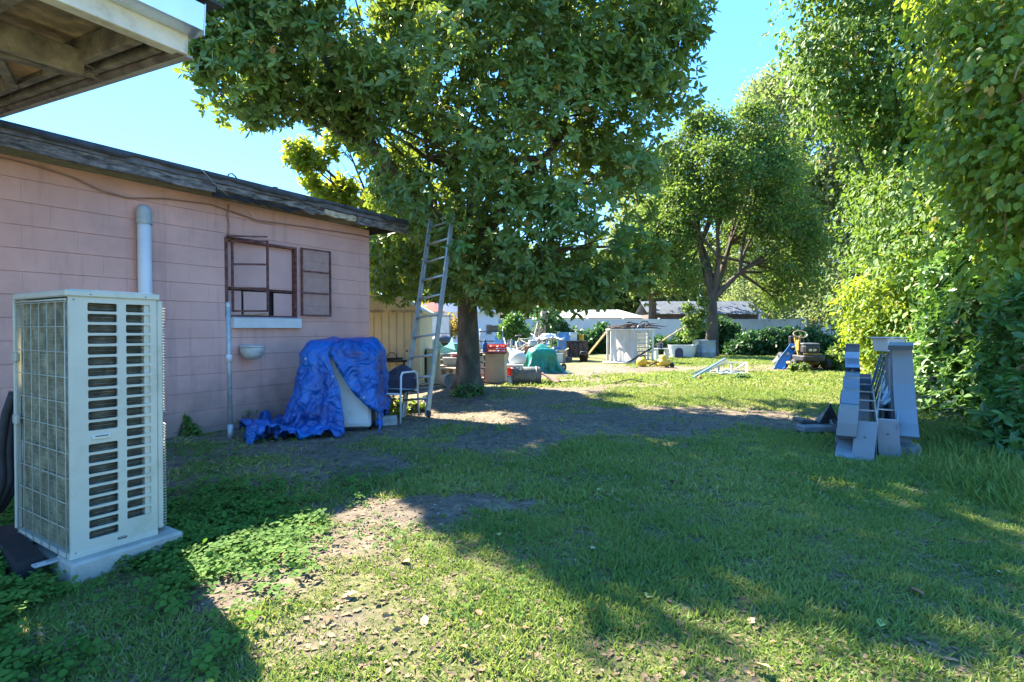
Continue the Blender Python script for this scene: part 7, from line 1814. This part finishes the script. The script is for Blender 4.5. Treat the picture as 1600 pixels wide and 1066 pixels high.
# black scrap left of the racks
g = G(1283, 676); bs2 = thing("black_plastic_scrap", "pile of broken black and grey plastic parts on the grass left of the racks", "scrap", (g.x, g.y, 0), .05)
dgp = mat("scrap_plastic", (.085, .09, .095), .55, var=.3, scale=10)
mb = MB(); mb.box((0, .0, .05), (.52, .16, .09), b=.02); mb.build("trough", mat("scrap_grey", (.20, .21, .21), .6, var=.15), bs2)
mb = MB(); mb.add([(-.02, .02, .09), (.08, -.04, .34), (.24, .06, .13), (.20, .14, .06), (-.02, .14, .08)], [(0, 2, 1), (0, 1, 4), (1, 2, 3), (1, 3, 4)]); solidify(mb.build("torn_shell", dgp, bs2), .012)
mb = MB(); mb.box((-.13, .1, .12), (.24, .16, .05), rotm(.1, .15, .2), .012); mb.build("bracket", dgp, bs2)
mb = MB(); mb.lathe([(.001, .0), (.045, .0), (.06, .02), (.05, .05)], 12, (.13, -.02, .10), rotm(.9, 0, .2)); mb.build("dish", mat("scrap_grey", (.20, .21, .21), .6), bs2)
# dead twigs / brown litter behind the tall panel
mb = MB(); random.seed(99)
for k in range(45):
    a = Vector((random.uniform(-.25, .35), random.uniform(-.3, .5), random.uniform(.05, .65))); mb.tube(limb(a, a + Vector(tuple(rdir(1)[0])) * random.uniform(.1, .28), .3, 3), [.006, .005, .004, .002], 4, False)
dt = mb.build("twig", mat("dry_twigs", (.30, .20, .13), .85, var=.3, scale=15)); dt.location = (P(1455, 640, 6.4).x, 6.4, 0); dt.name = "dead_twigs"; tag(dt, "tangle of dry brown twigs and leaves behind the tall grey panel", "dead twigs", None, "stuff")
# fallen leaves one can pick out on the lawn and dirt
lfm = []
for nm, c_ in (("rust_fallen", (.36, .12, .05)), ("tan_fallen", (.45, .32, .2)), ("yellow_green_fallen", (.40, .40, .12))):
    m_ = mat(nm, c_, .7, var=.2, scale=30); mb = MB(); mb.add([(x, y, z + .01 * (abs(x) * 8)) for x, y, z in [tuple(v) for v in OVAL[0]]], [tuple(f) for f in OVAL[1]]); lfm.append(mb.mesh("fallen_leaf", m_))
spots = [(745, 956), (827, 984), (718, 1014), (664, 965), (1170, 1048), (1092, 911), (1440, 760), (1043, 757), (985, 728), (780, 838), (1420, 925), (1290, 770), (1245, 745), (1180, 985), (940, 770), (560, 930), (640, 880), (505, 975), (1560, 900), (1380, 980), (870, 700), (1330, 730), (1210, 870), (385, 790), (560, 700), (690, 705), (620, 745), (455, 865), (930, 860), (1010, 940)]
for k, (px, py) in enumerate(spots):
    g = G(px, py); o = bpy.data.objects.new("fallen_leaf", lfm[0 if k % 5 < 3 else (1 if k % 5 == 3 else 2)]); C.objects.link(o)
    s = random.uniform(.045, .085); o.scale = (s, s, s); o.location = (g.x, g.y, float(gheight(np.array(g.x), np.array(g.y))) + .022); o.rotation_euler = (random.uniform(-.4, .4), random.uniform(-.4, .4), random.uniform(0, 6.28))
    tag(o, ("rust-brown", "tan", "yellow-green")[0 if k % 5 < 3 else (1 if k % 5 == 3 else 2)] + " dead curled leaf lying on the lawn or dirt", "fallen leaf", ("rust-brown", "tan", "yellow-green")[0 if k % 5 < 3 else (1 if k % 5 == 3 else 2)] + " fallen leaves scattered over the yard")

# ================================================================== MORE OF THE CLUTTER, each piece its own thing
def tin(name, label, px, py, r, h, m_, cat="can", lid=None, z=0.0, Y=None, tilt=0.0):
    g = at(px, py) if Y is None else P(px, 514, Y)
    t_ = thing(name, label, cat, (g.x, g.y if Y is None else Y, z), rot=(tilt, 0, .3))
    mb = MB(); mb.lathe([(.001, 0), (r, 0), (r, .01), (r * .98, h * .5), (r, h), (r * .93, h), (r * .9, h * .9), (.001, h * .88)], 18); mb.build("body", m_, t_)
    if lid: mb = MB(); mb.lathe([(r * 1.04, 0), (r * 1.04, .02), (r * .5, .03), (.001, .03)], 18, (0, 0, h)); mb.build("lid", lid, t_)
    else: mb = MB(); mb.tube([(r * math.cos(a), 0, h + .6 * r * math.sin(a)) for a in np.linspace(0, math.pi, 8)], .003, 5); mb.build("handle", galv, t_)
    return t_
def carton(name, label, px, Y, w_, d_, h, m_, z=0.0, rz=0.1, cat="box", lidm=None):
    p = P(px, 514, Y); t_ = thing(name, label, cat, (p.x, Y, z), rz)
    mb = MB(); mb.box((0, 0, h / 2), (w_, d_, h), b=.01); mb.build("body", m_, t_)
    mb = MB(); mb.box((0, 0, h + .012), (w_ + .03, d_ + .03, .024), b=.006); mb.build("lid", lidm or m_, t_); return t_
def lay(name, label, pts, r, m_, cat="pipe"):
    pts = [Vector(p) for p in pts]; t_ = thing(name, label, cat, tuple(pts[0])); mb = MB(); mb.tube([p - pts[0] for p in pts], r, 8); mb.build("shaft", m_, t_)
    mb = MB(); d = (pts[-1] - pts[0]).normalized(); mb.tube([pts[-1] - pts[0] - d * .06, pts[-1] - pts[0] + d * .002], r * 1.25, 8); mb.build("collar", m_, t_); return t_
teal = mat("teal_plastic", (.04, .30, .30), .5, var=.12); cardb = mat("cardboard", (.42, .30, .19), .85); skyb = mat("light_blue_plastic", (.14, .30, .55), .5)
tin("paint_tin", "small white paint tin on the ground left of the grey drum's end", 797, 600, .07, .15, white_en, lid=greypl)
tin("orange_pot", "orange plant pot standing between the trunk and the drawer cabinet", 750, 600, .09, .14, orange, "pot")
carton("grey_carton", "grey lidded box on the plank shelf left of the trunk", 703, 13.5, .34, .3, .16, greypl, z=.297)
carton("tan_carton", "tan cardboard box behind the teal heap near the white house", 700, 16.5, .5, .4, .42, cardb, z=0)
carton("teal_tote", "teal plastic storage box half hidden by the left edge of the trunk", 712, 15.5, .4, .4, .34, teal, z=.42)
carton("stand_box", "dull wooden box holding up the teal storage box", 712, 15.5, .5, .45, .39, greywood, z=0)
carton("blue_tote", "light blue storage tote beyond the drawer cabinet beside the trolley", 778, 16.2, .5, .4, .34, skyb, rz=-.2, lidm=white_en)
carton("black_toolbox", "black toolbox on the ground behind the white tote box", 818, 15.2, .42, .25, .26, mk, rz=.3)
carton("brown_suitcase", "brown case standing behind the green tarp's left side", 832, 17.2, .5, .2, .62, mat("brown_scrap", (.22, .10, .06)), rz=-.15)
carton("white_foam_box", "white foam box left of the cardboard box behind the green tarp", 870, 19.2, .40, .3, .30, white_en)
carton("pale_crate", "pale grey crate at the foot of the bleached stump", 855, 19.4, .5, .35, .4, bone, rz=.2)
tin("steel_pot", "dented steel cooking pot on the brown case", 832, 600, .13, .16, galv, "pot", lid=galv, z=.646, Y=17.2)
tin("dark_flower_pot", "stack-sized dark flower pot near the blackened metal box's left leg", 888, 566, .14, .2, darkg, "pot")
tin("blue_drum", "small blue drum between the bleached stump and the blue board", 869, 600, .17, .42, mat("mid_blue_plastic", (.06, .20, .42), .5), "drum", lid=mat("navy_cap", (.02, .05, .2), .4), Y=22.3)
lay("white_pipe", "white plastic pipe leaning over the driftwood pile", [(P(800, 560, 17.8).x, 17.8, .02), (P(826, 560, 18.4).x, 18.4, .55), (P(846, 560, 18.8).x, 18.8, .95)], .028, white_en)
lay("grey_pipe", "grey pipe lying across the driftwood pile", [(P(790, 560, 18.3).x, 18.3, .55), (P(850, 560, 18.3).x, 18.3, .35)], .022, galv)
lay("black_hose", "black hose looped on the ground beside the drawer cabinet", [tuple(G(745, 612) + Vector((0, 0, .02))), tuple(G(770, 608) + Vector((0, 0, .02))), tuple(G(790, 606) + Vector((0, 0, .02))), tuple(G(812, 609) + Vector((0, 0, .02)))], .014, blackr, "hose")
lay("fallen_branch", "pale broken branch on the lawn beyond the grey drum", [tuple(G(920, 592) + Vector((0, 0, .02))), tuple(G(927, 588) + Vector((0, 0, .10))), tuple(G(936, 590) + Vector((0, 0, .03)))], .012, bone, "branch")
lay("fallen_stick", "dark stick lying on the grass below the white shelf unit", [tuple(G(958, 600) + Vector((0, 0, .02))), tuple(G(985, 596) + Vector((0, 0, .05))), tuple(G(1003, 598) + Vector((0, 0, .02)))], .012, bark2, "stick")
tyr = thing("worn_out_spare", "old black tyre leaning on the bleached stump", "tyre", (P(838, 514, 20.4).x, 20.4, .30), rot=(1.35, 0, .2))
mb = MB(); mb.lathe([(.17, -.08), (.26, -.09), (.30, -.05), (.30, .05), (.26, .09), (.17, .08), (.17, -.08)], 24); mb.build("tread", blackr, tyr); mb = MB(); mb.lathe([(.001, -.02), (.17, -.03), (.17, .03), (.001, .02)], 18); mb.build("rim", galv, tyr)
# overturned white plastic chair in the pile
pc = thing("white_plastic_chair", "overturned white plastic chair in the clutter behind the red crate", "chair", (P(795, 514, 16.0).x, 16.0, .45), rot=(2.3, .3, .5))
mb = MB(); mb.box((0, 0, 0), (.44, .42, .03), b=.01); mb.build("seat", white_en, pc)
mb = MB(); mb.grid(lambda u, v: Vector(((u - .5) * .42, .21 + .08 * v, .42 * v)), 5, 5); solidify(mb.build("backrest", white_en, pc), .012)
for sx in (-1, 1):
    for sy in (-1, 1): mb = MB(); mb.bar((sx * .19, sy * .18, 0), (sx * .22, sy * .21, -.42), .035, .035); mb.build("leg", white_en, pc)
# bicycle lying in the pile
bkf = thing("old_bicycle", "old grey bicycle leaning in the junk between the red crate and the bleached stump", "bicycle", (P(818, 514, 19.0).x, 19.0, 0), .25, rot=(.18, 0, .25))
for sx in (-.5, .5):
    mb = MB(); n_ = 28; mb.tube([(sx + .33 * math.cos(2 * math.pi * k / n_), 0, .34 + .33 * math.sin(2 * math.pi * k / n_)) for k in range(n_ + 1)], .018, 6, False); wo = mb.build("wheel", blackr, bkf)
    mb = MB()
    for k in range(10): a = k * math.pi / 5; mb.tube([(sx, 0, .34), (sx + .32 * math.cos(a), 0, .34 + .32 * math.sin(a))], .003, 3)
    mb.build("spokes", galv, wo)
mb = MB()
for p, q in (((-.5, 0, .34), (-.12, 0, .30)), ((-.5, 0, .34), (-.2, 0, .85)), ((-.12, 0, .30), (-.22, 0, .95)), ((-.12, 0, .30), (.36, 0, .8)), ((-.2, 0, .85), (.34, 0, .88)), ((.5, 0, .34), (.34, 0, .98))): mb.tube([p, q], .018, 6)
mb.build("frame", galv, bkf); mb = MB(); mb.box((-.22, 0, .97), (.24, .12, .05), b=.02); mb.build("saddle", blackr, bkf); mb = MB(); mb.tube([(.30, -.28, 1.0), (.34, 0, .98), (.30, .28, 1.0)], .013, 6); mb.build("handlebar", galv, bkf)
# string trimmer / pots near the chair
tin("terracotta_pot", "terracotta pot on the ground behind the patio chair", 604, 640, .10, .15, mat("terracotta", (.42, .17, .09), .8, var=.15), "pot")
carton("plastic_tub", "shallow black tub on the ground under the patio chair", 640, 7.9, .4, .25, .10, mk, rz=.2)
# dark stained litter along the foot of the pink wall
